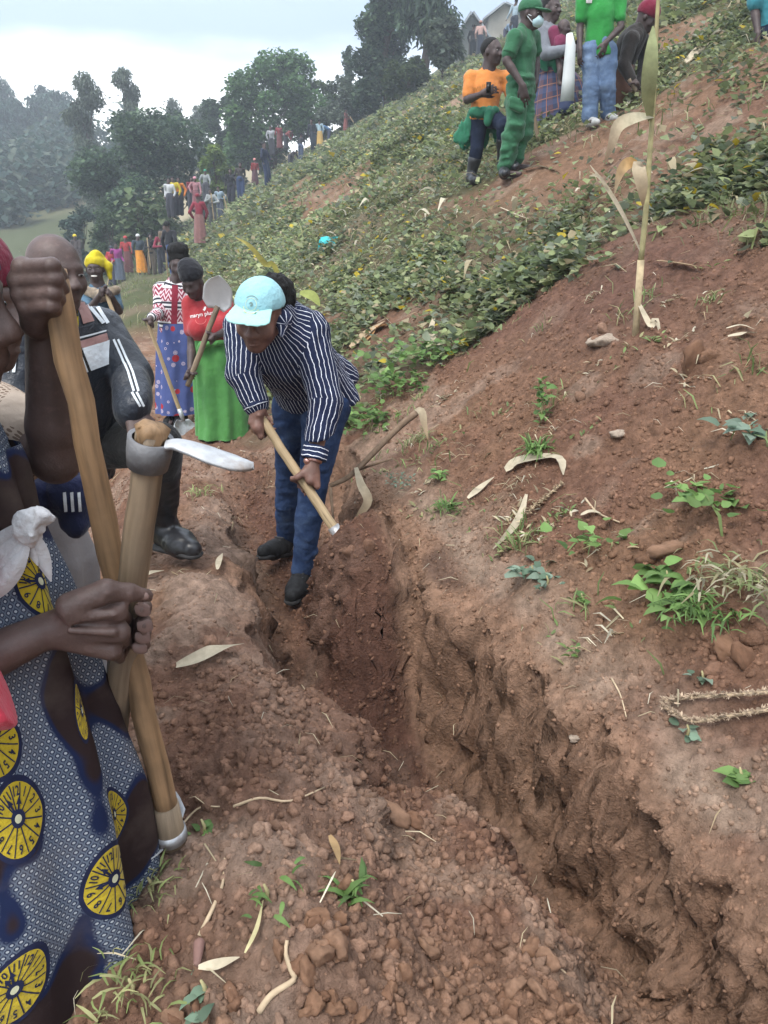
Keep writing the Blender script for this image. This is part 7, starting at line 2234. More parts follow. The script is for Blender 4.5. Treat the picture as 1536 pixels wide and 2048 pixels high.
def bent_worker():
    g = ground_at(1240, 216); Y = g.y
    J = JP((.75, -.35, -.6), (.8, -.35, -.55), dict(
        pelvis=(1240, 140, Y + .1), waist=(1250, 116, Y + .05), chest=(1262, 84, Y), neck=(1280, 58, Y - .02), head=(1294, 36, Y - .05),
        sha=(1262, 80, Y - .18), shb=(1282, 78, Y + .14), ela=(1248, 130, Y - .22), elb=(1290, 120, Y + .12), wra=(1266, 164, Y - .25), wrb=(1280, 176, Y - .1),
        hipa=(1236, 148, Y), hipb=(1246, 148, Y + .15), kna=(1240, 182, Y - .04), knb=(1252, 182, Y + .12), ana=(1232, 212, Y), anb=(1248, 208, Y + .15)))
    k = Y / 8.4
    t = thing('person', 'stooping worker in maroon bobble hat and dark top using a hoe', 'person', g)
    sh, L = body_shape(J, k, 0.012)
    top, bot = at(1258, 158, Y - .27), at(1300, 224, Y - .27); d = (bot - top).normalized()
    grip_prims(sh, J['wra'], at(1268, 172, Y - .27), -d, Vector((.4, -.8, .3)), k, .02, 1); grip_prims(sh, J['wrb'], at(1278, 188, Y - .26), -d, Vector((.5, .7, .3)), k, .02, 1)
    shape_obj('body', sh, 0.0125, M['skin_dark'], t)
    R = frame_of(J['hf'])
    h = Shape().ell(L(0, -.018, .05), V3(.092, .112, .10) * k, R, .02).ball(L(0, -.06, .155), .04, .02); h.plane(L(0, 0, .01), R @ V3(0, .12, -1))
    shape_obj('bobble_hat', h, 0.010, M['maroon'], t, wrinkle(.008, 40, 3))
    shape_obj('top', torso_cloth(J, k, .024, 1.9, hem=.4, girth=1.05, arm_ease=.018), 0.012, M['black_top'], t, wrinkle(.014, 12, 3))
    shape_obj('trousers', leg_cloth(J, k, .03, 1.95, knee=.02, ankle=.02), 0.013, M['brown_cloth'], t, wrinkle(.018, 10, 3))
    for sd in 'ab':
        a = J['an' + sd]; shape_obj('shoe', boot_shape(a, a + Vector((.15, -.1, -.05)), k), 0.013, M['shoe'], t)
    p = thing('hoe', 'hoe with grey shaft used by the worker in the bobble hat', 'hoe', bot)
    handle_mesh('handle', top, bot, .020, .020, p, M['wood_grey'], seed=6)
    local_obj('blade', shovel_blade(.18, .2, .01), M['steel'], p, Matrix.Translation(bot - d * .03) @ Matrix.Rotation(math.radians(-75), 4, 'Y'))
bent_worker()

def edge_person():
    Y = 7.3
    J = JP((-.2, -1, 0), (-.3, -.9, 0), dict(
        pelvis=(1552, 62, Y), waist=(1552, 36, Y), chest=(1552, -4, Y), neck=(1552, -52, Y), head=(1550, -88, Y),
        sha=(1516, -30, Y), shb=(1590, -30, Y), ela=(1510, 22, Y), elb=(1596, 22, Y), wra=(1516, 66, Y - .1), wrb=(1594, 66, Y - .1),
        hipa=(1538, 70, Y), hipb=(1568, 70, Y), kna=(1534, 130, Y), knb=(1568, 130, Y), ana=(1532, 190, Y), anb=(1568, 190, Y)))
    for s in 'ab':
        J['an' + s].z = H(J['an' + s].x, Y) + .08; J['kn' + s].z = (J['an' + s].z + J['hip' + s].z) / 2
    t = thing('person', 'person in turquoise shirt and dark trousers cut off by the right edge', 'person', Vector((J['ana'].x, Y, J['ana'].z - .08)))
    sh, L = body_shape(J, .95, .012)
    for sd in 'ab': open_hand(sh, J['wr' + sd], (0, -.1, -1), (1 if sd == 'b' else -1, 0, 0), .95)
    shape_obj('body', sh, 0.013, M['skin_dark'], t); hair_cap(t, L, frame_of(J['hf']), .95)
    shape_obj('shirt', torso_cloth(J, .95, .024, .66, hem=.2, arm_ease=.026), 0.013, M['teal_shirt'], t, wrinkle(.012, 10, 3))
    shape_obj('trousers', leg_cloth(J, .95, .02, 1.95, knee=.01, ankle=.015), 0.013, M['jeans_dark'], t, wrinkle(.016, 10, 3))
    for sd in 'ab':
        a = J['an' + sd]; shape_obj('shoe', boot_shape(a, a + Vector((-.03, -.18, -.05)), .95), 0.013, M['shoe'], t)
edge_person()
print('group', round(time.time() - T_START, 1))

# ---- the line of people along the far part of the trench
FARC = {}
def far_mat(c):
    key = tuple(round(x, 3) for x in c)
    if key not in FARC: FARC[key] = mat_cloth('cloth_%02d' % len(FARC), c, 0.85, 0.15)
    return FARC[key]
def far_person(label, px, py_feet, h_px, Y, face, top, bottom, pose='stand', kind='trousers', hat=None, tool=None, head_hidden=False, group='people along the far trench line'):
    g = at(px, py_feet, Y); gz = H(g.x, g.y); g.z = gz if abs(gz - g.z) < 0.9 else g.z
    h = min(1.85, max(1.35, h_px * Y / FPX * 1.02)) if h_px else 1.65
    k = h / 1.72
    ca, sa = math.cos(face), math.sin(face)      # face 0 looks at the camera
    def P(x, y, z):
        y = -y
        return Vector((g.x + (x * ca - y * sa) * k, g.y + (x * sa + y * ca) * k, g.z + z * k))
    f = P(0, 1, 0) - P(0, 0, 0)
    pts = dict(ana=(-.1, 0, .08), anb=(.1, .04, .08), kna=(-.1, .03, .48), knb=(.1, .06, .48), hipa=(-.09, 0, .9), hipb=(.09, 0, .9), pelvis=(0, 0, .95), waist=(0, 0, 1.1), chest=(0, .01, 1.28), neck=(0, 0, 1.45),
               head=(0, .03, 1.585), sha=(-.18, 0, 1.4), shb=(.18, 0, 1.4), ela=(-.25, -.02, 1.13), elb=(.25, -.02, 1.13), wra=(-.24, .09, .9), wrb=(.24, .09, .9))
    if pose == 'bend':
        pts.update(waist=(0, .12, 1.02), chest=(0, .32, 1.1), neck=(0, .48, 1.13), head=(0, .60, 1.16), sha=(-.17, .42, 1.12), shb=(.17, .42, 1.12), ela=(-.2, .46, .85), elb=(.2, .46, .85), wra=(-.1, .58, .66), wrb=(.08, .5, .75))
    if pose == 'tool':
        pts.update(ela=(-.24, .12, 1.12), elb=(.24, .12, 1.12), wra=(-.06, .32, 1.14), wrb=(.06, .32, 1.06))
    rr = np.random.default_rng(abs(int(px * 31 + py_feet)))
    le, tw = rr.normal(0, .05, 2), rr.normal(0, .035, (20, 3))
    for q_, (kk, v) in enumerate(list(pts.items())):
        w_ = max(0, (v[2] - .3)) / 1.3
        a_ = 1.6 if kk[:2] in ('el', 'wr') else 0.5
        pts[kk] = (v[0] + le[0] * w_ + tw[q_][0] * a_, v[1] + le[1] * w_ + tw[q_][1] * a_, v[2] + (tw[q_][2] * a_ if kk[:2] in ('el', 'wr') else 0))
    if rr.random() < .35 and pose == 'stand': pts['wrb'] = (.10, .22, 1.05)
    J = {kk: P(*v) for kk, v in pts.items()}
    J['f'] = f.normalized(); J['hf'] = (f + Vector((0, 0, -.1 if pose != 'bend' else -.9))).normalized()
    for s in 'ab': J['toe' + s] = J['an' + s] + J['f'] * .17 * k + Vector((0, 0, -.05 * k))
    vox = max(.026, Y * .0009)
    t = thing('person', label, 'person', g, group)
    sh, L = body_shape(J, k, .01)
    for s in 'ab': sh.ball(J['wr' + s] + (J['wr' + s] - J['el' + s]).normalized() * .06 * k, .04 * k, .03)
    shape_obj('body', sh, vox, M['skin'], t)
    shape_obj('top', torso_cloth(J, k, .016, 1.85, hem=.3, girth=1.0), vox, far_mat(tuple(x * .75 for x in top)), t)
    if kind == 'skirt':
        skirt('skirt', [(J['pelvis'] + Vector((0, 0, .1)), .16 * k, .14 * k), (P(0, 0, .6), .21 * k, .18 * k), (P(0, 0, .14), .24 * k, .2 * k)], far_mat(bottom), t, f, 6, .02, 2, 40, 10)
    else:
        shape_obj('trousers', leg_cloth(J, k, .028, 1.95, knee=.012, ankle=.02), vox, far_mat(bottom), t)
    R = frame_of(J['hf'])
    hc = Shape().ell(L(0, -.02, .05), V3(.094, .112, .09) * k, R, .02)
    if hat is None: hc.plane(L(0, 0, .03), R @ V3(0, .6, -.7))
    else: hc.plane(L(0, 0, .015), R @ V3(0, .2, -1))
    shape_obj('hat' if hat else 'hair', hc, vox * .8, far_mat(hat) if hat else M['hair'], t)
    if tool:
        hp = (J['wra'] + J['wrb']) / 2
        a, b = P(*tool[0]), P(*tool[1])
        tt_ = thing('tool_handle', tool[2], 'tool', b, 'tool handles in the far line')
        handle_mesh('shaft', a, b, .022, .022, tt_, M['wood_new'], 8)
    return t
FAR = [
    ('man in dark jacket and blue jeans seen from behind, nearest of the far line', 347, 500, 0, 24, 3.0, (.022, .022, .028), (.03, .06, .16), 'stand', 'trousers', None, ((.3, .1, 1.0), (.38, .25, 0), 'stick leaning beside the man in dark jacket and jeans')),
    ('woman in red jumper and red hat with olive and pink wrap', 401, 474, 92, 25.5, 2.9, (.26, .03, .05), (.22, .11, .10), 'stand', 'skirt', (.16, .02, .03), None),
    ('person in yellow top by the round-leaved shrub', 352, 432, 58, 30, 0.3, (.60, .46, .03), (.03, .03, .04), 'stand', 'trousers', None, None),
    ('person in orange top beside the yellow one', 361, 432, 58, 30.5, 0.5, (.62, .20, .04), (.03, .03, .04), 'stand', 'trousers', None, None),
    ('person in white top at the left of the yellow one', 344, 436, 56, 29.5, 0.0, (.55, .56, .56), (.04, .04, .05), 'stand', 'trousers', None, None),
    ('woman in pink head cloth behind the red jumper', 395, 425, 60, 33, 0.4, (.45, .22, .24), (.20, .08, .09), 'stand', 'skirt', (.55, .25, .30), None),
    ('person in dark red behind the red jumper at left', 384, 424, 56, 33.5, 0.6, (.20, .03, .04), (.05, .05, .06), 'stand', 'trousers', None, None),
    ('person in pale grey shirt holding a round white shovel', 424, 412, 62, 34, 0.2, (.36, .38, .38), (.10, .10, .10), 'tool', 'trousers', None, ((.0, .34, 1.5), (.05, .35, .1), 'pole held up by the person in pale grey')),
    ('person in green cap in the crowd below the yellow green tree', 414, 406, 56, 36, 0.0, (.30, .32, .32), (.06, .06, .07), 'stand', 'trousers', (.04, .26, .16), None),
    ('person in light blue shirt right of the pale grey shirt', 441, 402, 54, 36, 0.0, (.28, .36, .42), (.06, .07, .09), 'stand', 'trousers', None, ((.25, .2, 1.2), (.45, .3, .05), 'slanting pole by the light blue shirt')),
    ('man in black standing just left of the brown jumper', 463, 392, 62, 38, 0.0, (.018, .018, .022), (.02, .02, .03), 'stand', 'trousers', None, None),
    ('man in brown jumper and blue jeans standing on the terrace', 482, 391, 62, 38, 0.1, (.055, .045, .042), (.035, .055, .12), 'stand', 'trousers', None, None),
    ('man in navy suit standing side on up the slope', 534, 358, 72, 36, 1.2, (.020, .028, .060), (.020, .030, .065), 'stand', 'trousers', None, None),
    ('woman in red with pink head cloth beside the navy suit', 509, 340, 45, 40, 0.8, (.28, .05, .05), (.10, .05, .06), 'stand', 'skirt', (.55, .22, .20), None),
    ('person with white scarf behind the navy suit', 545, 312, 48, 46, 0.2, (.40, .40, .42), (.05, .05, .06), 'stand', 'trousers', None, None),
    ('woman in dark red, left of the stooping red pair', 560, 300, 42, 50, 0.2, (.26, .05, .06), (.14, .05, .05), 'stand', 'skirt', None, None),
    ('person in red stooping left of the black shirt', 572, 300, 42, 50, 1.0, (.25, .07, .07), (.05, .05, .06), 'bend', 'trousers', None, None),
    ('crouched worker in dark clothes under the large tree', 580, 312, 40, 47, 0.9, (.05, .04, .045), (.04, .04, .05), 'bend', 'trousers', None, None),
    ('person in black with white shawl on the path', 601, 299, 46, 48, 2.6, (.03, .03, .035), (.05, .07, .12), 'stand', 'trousers', None, None),
    ('man in dark suit next to the yellow skirt', 628, 292, 54, 48, 0.0, (.022, .026, .035), (.02, .025, .035), 'stand', 'trousers', None, None),
    ('woman in pale blue blouse and yellow skirt', 640, 288, 50, 48, 2.9, (.34, .46, .52), (.50, .32, .10), 'stand', 'skirt', None, None),
    ('bent worker in blue digging beside the yellow skirt', 659, 279, 44, 50, -1.2, (.10, .22, .40), (.05, .06, .10), 'bend', 'trousers', (.34, .08, .06), None),
    ('person in brown red dress with long hoe', 692, 271, 40, 52, 1.2, (.22, .06, .05), (.20, .06, .05), 'tool', 'skirt', None, ((.1, .3, 1.2), (-.2, 1.3, .0), 'long slanting hoe of the brown red dress')),
    ('person in maroon jacket and cream hat below the tall trees', 771, 233, 48, 50, 0.0, (.22, .025, .045), (.22, .25, .29), 'stand', 'trousers', (.55, .50, .40), ((.42, .1, 1.4), (.5, .12, .0), 'thin pole beside the maroon jacket')),
    ('pale dressed person by the olive bush', 797, 214, 36, 52, 0.5, (.45, .42, .38), (.30, .27, .24), 'bend', 'skirt', None, None),
    ('person in maroon jacket leaning on a stick below the dark jacket', 322, 510, 0, 31, 0.5, (.26, .03, .06), (.04, .04, .05), 'tool', 'trousers', None, ((.05, .34, 1.3), (.3, .5, .0), 'pale stick of the maroon jacket')),
    ('person in patterned brown shirt beside the dark jacket man', 333, 508, 0, 31, 0.2, (.22, .16, .11), (.03, .03, .04), 'stand', 'trousers', None, None),
    ('person in black holding a white pole under the shrub', 303, 516, 0, 33, 0.0, (.02, .02, .022), (.10, .08, .06), 'tool', 'trousers', None, ((0, .35, 1.55), (.02, .36, .3), 'white pole held under the round-leaved shrub')),
    ('person with long white sack over the shoulder and orange wrap', 283, 528, 0, 33, 0.5, (.06, .08, .10), (.62, .24, .03), 'stand', 'skirt', (.55, .56, .55), None),
    ('woman in red with red cap, seated low in the crowd', 257, 530, 0, 35, 0.2, (.40, .05, .05), (.12, .05, .05), 'stand', 'skirt', (.42, .05, .05), None),
    ('woman in magenta blouse in the crowd', 238, 534, 0, 34, 0.5, (.36, .06, .26), (.10, .12, .16), 'stand', 'skirt', None, None),
    ('person in red with dark scarf and pale pole at the left of the crowd', 222, 536, 0, 34, 0.0, (.42, .04, .05), (.05, .05, .07), 'tool', 'trousers', (.04, .05, .06), ((.2, .3, 1.1), (-.1, .6, -.1), 'pale pole of the person in red with dark scarf')),
    ('person in yellow head cloth behind the smiling woman', 158, 545, 0, 36, 0.5, (.12, .10, .10), (.10, .08, .08), 'stand', 'skirt', (.60, .46, .03), None),
    ('figure in pink top and dark skirt outside the grey house', 961, 100, 56, 46, 3.0, (.52, .34, .30), (.03, .035, .05), 'stand', 'skirt', (.40, .20, .16), None),
    ('figure in dark clothes beside the pink top', 945, 98, 56, 46.5, 2.6, (.025, .025, .03), (.02, .025, .03), 'stand', 'trousers', None, None),
    ('figure in pale blue hooded top in front of the cream house', 1027, 76, 60, 45, 3.0, (.36, .46, .52), (.03, .035, .05), 'stand', 'trousers', None, None),
    ('figure in light blue crouching left of the pale hooded top', 1011, 90, 36, 45, 0.4, (.26, .36, .50), (.05, .05, .08), 'bend', 'trousers', None, None),
]
for a in FAR:
    lab, px, py, hp, Y, fc, tp, bt, pose, kind, hat, tool = a
    far_person(lab, px, py, hp, Y, fc, tp, bt, pose, kind, hat, tool, group='people by the houses' if px > 900 else 'people along the far trench line')
print('far', round(time.time() - T_START, 1))
# ------------------------------------------------------------------ small things on the ground
M['stalk'] = mat_plain('maize_stalk', (0.34, 0.30, 0.15), 0.7, 0.3, 20, 0.3, 0.003)
M['stalk_dry'] = mat_plain('dry_maize_stalk', (0.42, 0.33, 0.20), 0.8, 0.35, 22, 0.4, 0.003)
M['twig'] = mat_plain('dry_twig', (0.17, 0.115, 0.075), 0.85, 0.3, 30, 0.5, 0.003)
M['root'] = mat_plain('pale_root', (0.42, 0.32, 0.21), 0.85, 0.25, 30, 0.4, 0.002)
M['teal_bag'] = mat_plain('turquoise_plastic', (0.03, 0.42, 0.44), 0.4, 0.15, 6, 0.6, 0.02)
M['tuber'] = mat_plain('tuber', (0.17, 0.095, 0.078), 0.7, 0.2, 25, 0.4, 0.003)

def leaf_obj(name, pts, w, colour, parent=None, twist=0.0, nrm=(0, 0, 1), col2=None, mat='dry', cup=0.25):
    sp = smooth_pts(pts); V, F = ribbon(sp, w, nrm, twist, cup)
    t = np.repeat(np.linspace(0, 1, len(sp)), 3)[:, None]
    C = np.array(colour)[None] * (1 - t) + np.array(col2 or colour)[None] * t
    me = np_mesh(name, V, F, True, C)
    return add_obj(name, me, M[mat], parent)

CREAM, TAN, LEAFG = (0.50, 0.43, 0.31), (0.30, 0.21, 0.12), (0.20, 0.26, 0.09)
def maize():
    b = ground_at(1272, 668); Y = b.y
    t = thing('maize_plant', 'tall half dry maize stalk standing in the soil at right', 'maize plant', b)
    line = [b - Vector((0, 0, .05)), at(1276, 600, Y), at(1282, 520, Y), at(1292, 420, Y), at(1300, 300, Y), at(1308, 180, Y), at(1313, 60, Y), at(1320, -60, Y)]
    k = b.y / 1500
    add_obj('stalk', tube_mesh('stalk', [(smooth_pts(line[2:]), [5.6 * k - 2.6 * k * i / 20 for i in range(21)])], 8), M['stalk'], t)
    add_obj('dry_sheath', tube_mesh('dry_sheath', [(line[:3], [7 * k, 6.5 * k, 6.5 * k])], 8), M['stalk_dry'], t)
    def P(*a): return [at(x, y, Y + dy) for x, y, dy in a]
    leaf_obj('leaf', P((1306, 232, 0), (1270, 236, -.08), (1236, 252, -.10), (1222, 290, -.10), (1208, 330, -.08)), 10.9 * k, (0.50, 0.47, 0.33), t, 0.5, (0, -1, .5), (0.38, 0.26, 0.17))
    leaf_obj('leaf', P((1300, 240, 0), (1296, 180, -.10), (1302, 110, -.14), (1306, 52, -.12)), 13.3 * k, (0.24, 0.24, 0.12), t, 0.2, (0, -1, .1), (0.30, 0.33, 0.17))
    leaf_obj('leaf', P((1290, 350, 0), (1262, 326, -.06), (1240, 344, -.08), (1228, 390, -.08)), 10.1 * k, (0.50, 0.26, 0.06), t, 0.6, (0, -1, .5), (0.42, 0.33, 0.22))
    leaf_obj('leaf', P((1292, 360, 0), (1276, 332, -.08), (1284, 372, -.10), (1286, 412, -.08)), 11.7 * k, CREAM, t, -0.5, (0, -1, .3), TAN)
    leaf_obj('leaf', P((1282, 505, 0), (1246, 430, -.05), (1210, 370, -.06), (1180, 330, -.06)), 3.9 * k, CREAM, t, 0.3, (0, -1, .3))
    leaf_obj('leaf', P((1218, 378, -.06), (1196, 352, -.08), (1178, 352, -.1)), 3.1 * k, CREAM, t, 0.3, (0, -1, .3))
    leaf_obj('leaf', P((1274, 600, 0), (1300, 650, -.05), (1312, 640, -.06), (1322, 678, -.08)), 7.0 * k, CREAM, t, 0.4, (0, -1, .5))
maize()

# dry stalks, husks, roots, each laid where it lies
def lie(px, py, up=0.01):
    g = ground_at(px, py); return g + Vector((0, 0, up)) if g is not None else at(px, py, 4)
HUSKS = [
    ('dry maize leaf curling beside the leafy tuft in mid slope', [(1010, 952), (1040, 936), (1112, 930), (1125, 962)], 15, CREAM),
    ('long dry leaf hanging toward the cut edge', [(1052, 1000), (1040, 1040), (1020, 1072), (985, 1110)], 7, CREAM),
    ('pale husk strip left of the long dry leaf', [(935, 1008), (960, 986), (988, 964)], 7, CREAM),
    ('cream husk piece on the left bank beside a lump', [(355, 1350), (400, 1328), (440, 1312), (490, 1300)], 17, CREAM),
    ('broad cream husk at bottom left', [(400, 1962), (440, 1950), (482, 1946)], 13, CREAM),
    ('thin straw blade standing in the lower left bank', [(492, 1934), (515, 1880), (528, 1820)], 6, (0.45, 0.40, 0.22)),
    ('husk standing upright in the near heap', [(660, 1690), (672, 1715), (680, 1755)], 9, (0.36, 0.24, 0.12)),
    ('orange brown dead leaf above the plant clump', [(725, 690), (760, 660), (812, 655)], 9, (0.40, 0.22, 0.10)),
    ('curled white leaf at edge of the plants', [(868, 640), (862, 675), (880, 700), (905, 706)], 6, CREAM),
    ('split dry leaf above the plant clump', [(700, 700), (735, 672), (770, 650)], 9, (0.45, 0.34, 0.22)),
    ('pale dry leaf at top of the tilled field', [(1060, 540), (1100, 552), (1140, 548)], 7, CREAM),
    ('dry leaf strip under the plants right of the mound', [(1310, 535), (1360, 540), (1410, 552)], 7, TAN),
    ('grey dry stem slanting at right', [(1385, 345), (1412, 385), (1450, 418)], 7, (0.34, 0.28, 0.24)),
    ('bleached leaf near the upper right corner', [(1400, 110), (1440, 70), (1480, 50)], 12, CREAM),
    ('second bleached leaf near the upper right corner', [(1370, 130), (1410, 95), (1440, 85)], 9, CREAM),
    ('pale dry leaf in the grass below the uniformed man', [(1050, 345), (1080, 338), (1120, 350)], 6, CREAM),
    ('small cream leaf on the slope left of the maize', [(1150, 430), (1160, 455), (1172, 470)], 6, CREAM),
    ('long straw on the slope left of the maize', [(1000, 420), (1060, 445), (1110, 440)], 3, CREAM),
    ('small fallen husk on the bare field', [(1160, 1045), (1180, 1040), (1200, 1048)], 7, CREAM),
    ('pale straw stub at the upper bare field', [(1450, 672), (1480, 668), (1510, 672)], 4, CREAM),
    ('second pale straw stub at the upper bare field', [(1454, 684), (1490, 680), (1512, 680)], 5, CREAM),
    ('bent straw on the left bank by the boot', [(436, 1150), (440, 1130), (446, 1118)], 7, CREAM),
    ('flat pale strip at the left of the boot', [(270, 1170), (300, 1160), (330, 1152)], 6, CREAM),
]
for lab, pix, w, c in HUSKS:
    pts = [lie(*p, up=0.02) for p in pix]
    k = pts[0].y / 1500
    o = leaf_obj('dry_leaf', pts, w * k * 1.1, c, None, 0.5, (0, -.6, 1), tuple(x * 0.8 for x in c))
    o['label'] = lab; o['category'] = 'dry leaf'; o['group'] = 'dry maize leaves'
# yellow-green leaf blade arching behind the cap, with its stem
def arch_leaf():
    Y = 4.6
    b = at(620, 600, Y); b.z = H(b.x, b.y)
    t = thing('arching_leaf', 'yellow arching grass leaf rising behind the blue cap', 'plant', b)
    leaf_obj('leaf', [b, at(560, 560, Y), at(530, 528, Y - .05), at(500, 492, Y - .1), at(470, 474, Y - .1)], 0.016, (0.36, 0.34, 0.08), t, 0.3, (0, -1, .3), (0.42, 0.36, 0.12))
    leaf_obj('leaf', [at(600, 585, Y), at(625, 592, Y), at(640, 612, Y)], 0.028, (0.34, 0.38, 0.12), t, 0.2, (0, -1, .3))
    add_obj('stem', tube_mesh('stem', [([at(540, 560, Y), at(590, 590, Y), b], [.006, .007, .008])], 6), M['twig'], t)
arch_leaf()
def stick(name, label, pix, r, mat, cat, ups=None):
    pts = [lie(*p[:2], up=p[2] if len(p) > 2 else r) for p in pix]
    k = pts[0].y / 1500
    sp = smooth_pts(pts); n = len(sp)
    o = add_obj(name, tube_mesh(name, [(sp, [r * (1 - 0.5 * i / n) for i in range(n)])], 7), M[mat])
    o['label'] = label; o['category'] = cat
    return o
b0 = at(660, 972, 2.95)
o = add_obj('dead_branch', tube_mesh('dead_branch', [(smooth_pts([b0, at(700, 952, 2.98), at(752, 900, 3.05), at(800, 852, 3.15), at(832, 826, 3.2)]), [.010 + .006 * i / 16 for i in range(17)]),
    ([at(720, 938, 3.0), at(756, 926, 2.95), at(784, 918, 2.95)], [.006, .005, .003]), ([b0, at(664, 1010, 2.9), at(668, 1050, 2.85)], [.008, .006, .004])], 7), M['twig'])
o['label'] = 'dead forked branch sticking out of the bank right of the digger'; o['category'] = 'branch'
for lab, pix, w in (('pale torn maize leaf hanging from the dead branch', [(712, 935, 2.98), (722, 970, 2.92), (735, 1000, 2.9), (718, 1030, 2.88), (690, 1070, 2.85)], 0.020),
                    ('dry leaves at the upper end of the dead branch', [(826, 828, 3.2), (842, 822, 3.2), (848, 850, 3.18), (856, 880, 3.16)], 0.018)):
    o = leaf_obj('dry_leaf', [at(*p) for p in pix], w, CREAM, None, 0.8, (0, -1, .4), TAN); o['label'] = lab; o['category'] = 'dry leaf'; o['group'] = 'dry maize leaves'
stick('root', 'pale forked root lying at the bottom left of the bank', [(520, 2040), (545, 2000), (588, 1972), (582, 1945), (572, 1915), (575, 1895)], .0055, 'root', 'root')
stick('root', 'thin pale root trailing across the left bank top', [(468, 1620), (520, 1600), (580, 1605), (650, 1582)], .003, 'root', 'root')
stick('root', 'curly root beside the shovel socket', [(330, 1695), (352, 1672), (375, 1640), (402, 1626), (440, 1618)], .0028, 'root', 'root')
stick('root', 'fine root crossing the near heap', [(1046, 1890), (1080, 1900), (1112, 1942), (1160, 1985)], .003, 'root', 'root')
stick('root', 'short root hanging from the right lip of the cut', [(1222, 1365), (1240, 1395), (1252, 1440)], .0026, 'root', 'root')
stick('root', 'white bent root in the left trench edge', [(598, 1340), (604, 1375), (640, 1412)], .003, 'root', 'root')
stick('root', 'wiry root bundle in the lower left bank', [(400, 1880), (430, 1820), (446, 1770), (450, 1720)], .004, 'root', 'root')
stick('root', 'thin straight twig on the bare field', [(1170, 1000), (1195, 1030), (1238, 1052)], .004, 'root', 'root')
g = lie(400, 1905, 0.0)
o = shape_obj('tuber', Shape().cone(g + Vector((0, 0, .012)), g + Vector((.004, -.03, .010)), .009, .006, .004), .003, M['tuber'], None); o['label'] = 'small dusky pink tuber on the lower left bank'; o['category'] = 'tuber'
# dried seed head lying on the field, and the dead conifer sprigs at right
def seed_spray(label, pix, nm, n, spread, colr):
    pts = smooth_pts([lie(*p, up=.02) for p in pix], 6)
    t = thing(nm, label, 'dry plant', pts[0])
    add_obj('stem', tube_mesh('stem', [(pts, [.004] * len(pts))], 6), M['root'], t)
    r = np.random.default_rng(len(label)); P = []
    for i in range(n): P.append(pts[int(r.integers(len(pts)))][:])
    P = np.array(P) + r.normal(0, spread * .15, (n, 3))
    d = (pts[-1] - pts[0]).normalized()
    R = tilt_frames(n, r, .1, .9)
    V, F, C = scatter(leaf_lance(.3, .16, 2)[0], leaf_lance(.3, .16, 2)[1], P, R, spread * r.uniform(.7, 1.3, n), tints(r, n, np.array([colr, tuple(x * .75 for x in colr)]), .2))
    add_obj('needles', np_mesh('needles', V, F, False, C), M['dry'], t)
seed_spray('dried maize tassel lying on the field above the cut', [(1050, 1042), (1085, 1010), (1122, 980)], 'dry_tassel', 300, .013, (.36, .27, .17))
seed_spray('upper curved sprig of dead needles at the right edge', [(1325, 1425), (1380, 1412), (1450, 1418), (1536, 1412)], 'dead_sprig', 420, .013, (.40, .30, .21))
seed_spray('lower curved sprig of dead needles at the right edge', [(1325, 1436), (1380, 1458), (1450, 1460), (1536, 1440)], 'dead_sprig', 420, .013, (.40, .30, .21))
# stones and the turquoise bag
for px, py, rad, lab in ((1238, 872, .028, 'pale stone on the bare field'), (1145, 1515 - 0, .016, 'small white stone near the right lip of the cut'), (1210, 680, .055, 'pale crumbling rock near the maize stalk')):
    g = lie(px, py, 0); v, f = clod_template(px, 3)
    me = np_mesh('stone', v * rad * np.array([1.2, 1, .8]) + np.array(g[:]), f, True, np.repeat([[.34, .27, .21]], len(v), 0))
    o = add_obj('stone', me, M['clod']); o['label'] = lab; o['category'] = 'stone'
g = ground_at(656, 503)
c0 = g + Vector((0, 0, .06)); V, F = [], []
r = np.random.default_rng(3); k = g.y / 1500
for i in range(7):
    for j in range(7):
        x, z = (i / 6 - .5) * 34 * k, (j / 6 - .5) * 30 * k
        V.append((c0.x + x + .25 * z, c0.y + .5 * z + r.normal(0, .012), c0.z + z * .9 + .12 * k * 30 + r.normal(0, .008)))
for i in range(6):
    for j in range(6): a = i * 7 + j; F.append((a, a + 1, a + 8, a + 7))
V = np.array(V); n = len(V); V2 = np.concatenate([V, V + np.array([[0, .03, .0]])]); F = np.array(F)
o = add_obj('plastic_bag', np_mesh('plastic_bag', V2, np.concatenate([F, F[:, ::-1] + n]), True), M['teal_bag']); o['label'] = 'turquoise plastic bag lying on the green slope'; o['category'] = 'bag'

# leafy plants that stand apart
def rosette(label, px, py, n, size, pal, up=0.6, seed=0, tm=None, stem=0.0, name='leafy_plant', spread=0.04, wide=1.0):
    g = ground_at(px, py)
    if g is None: return
    r = np.random.default_rng(seed + px)
    size *= 0.62; spread *= 0.8
    t = thing(name, label, 'plant', g)
    tm = tm or leaf_lance(.6, .24, 4)
    sp = spread * r.normal(size=(n, 3)); sp[:, 2] = np.abs(sp[:, 2]) * 0.4 + stem * r.random(n)
    P = np.array(g[:]) + sp * np.array([wide, 1, 1])
    R = tilt_frames(n, r, -0.15, up)
    V, F, C = scatter(tm[0], tm[1], P, R, size * r.uniform(.6, 1.25, n), tints(r, n, np.array(pal), .2))
    add_obj('leaves', np_mesh('leaves', V, F, True, C), M['leaf'], t)
    top = g + Vector((0, 0, max(.03, stem)))
    add_obj('stem', tube_mesh('stem', [([g - Vector((0, 0, .02)), g.lerp(top, .5) + Vector((.005, 0, 0)), top], [.004, .0035, .002])], 5), M['stalk'], t)
FRESH = [(0.14, 0.24, 0.07), (0.18, 0.29, 0.09), (0.11, 0.19, 0.06)]; SILV = [(0.16, 0.23, 0.16), (0.22, 0.29, 0.22), (0.12, 0.18, 0.12)]
GR = leaf_lance(.9, .05, 3)
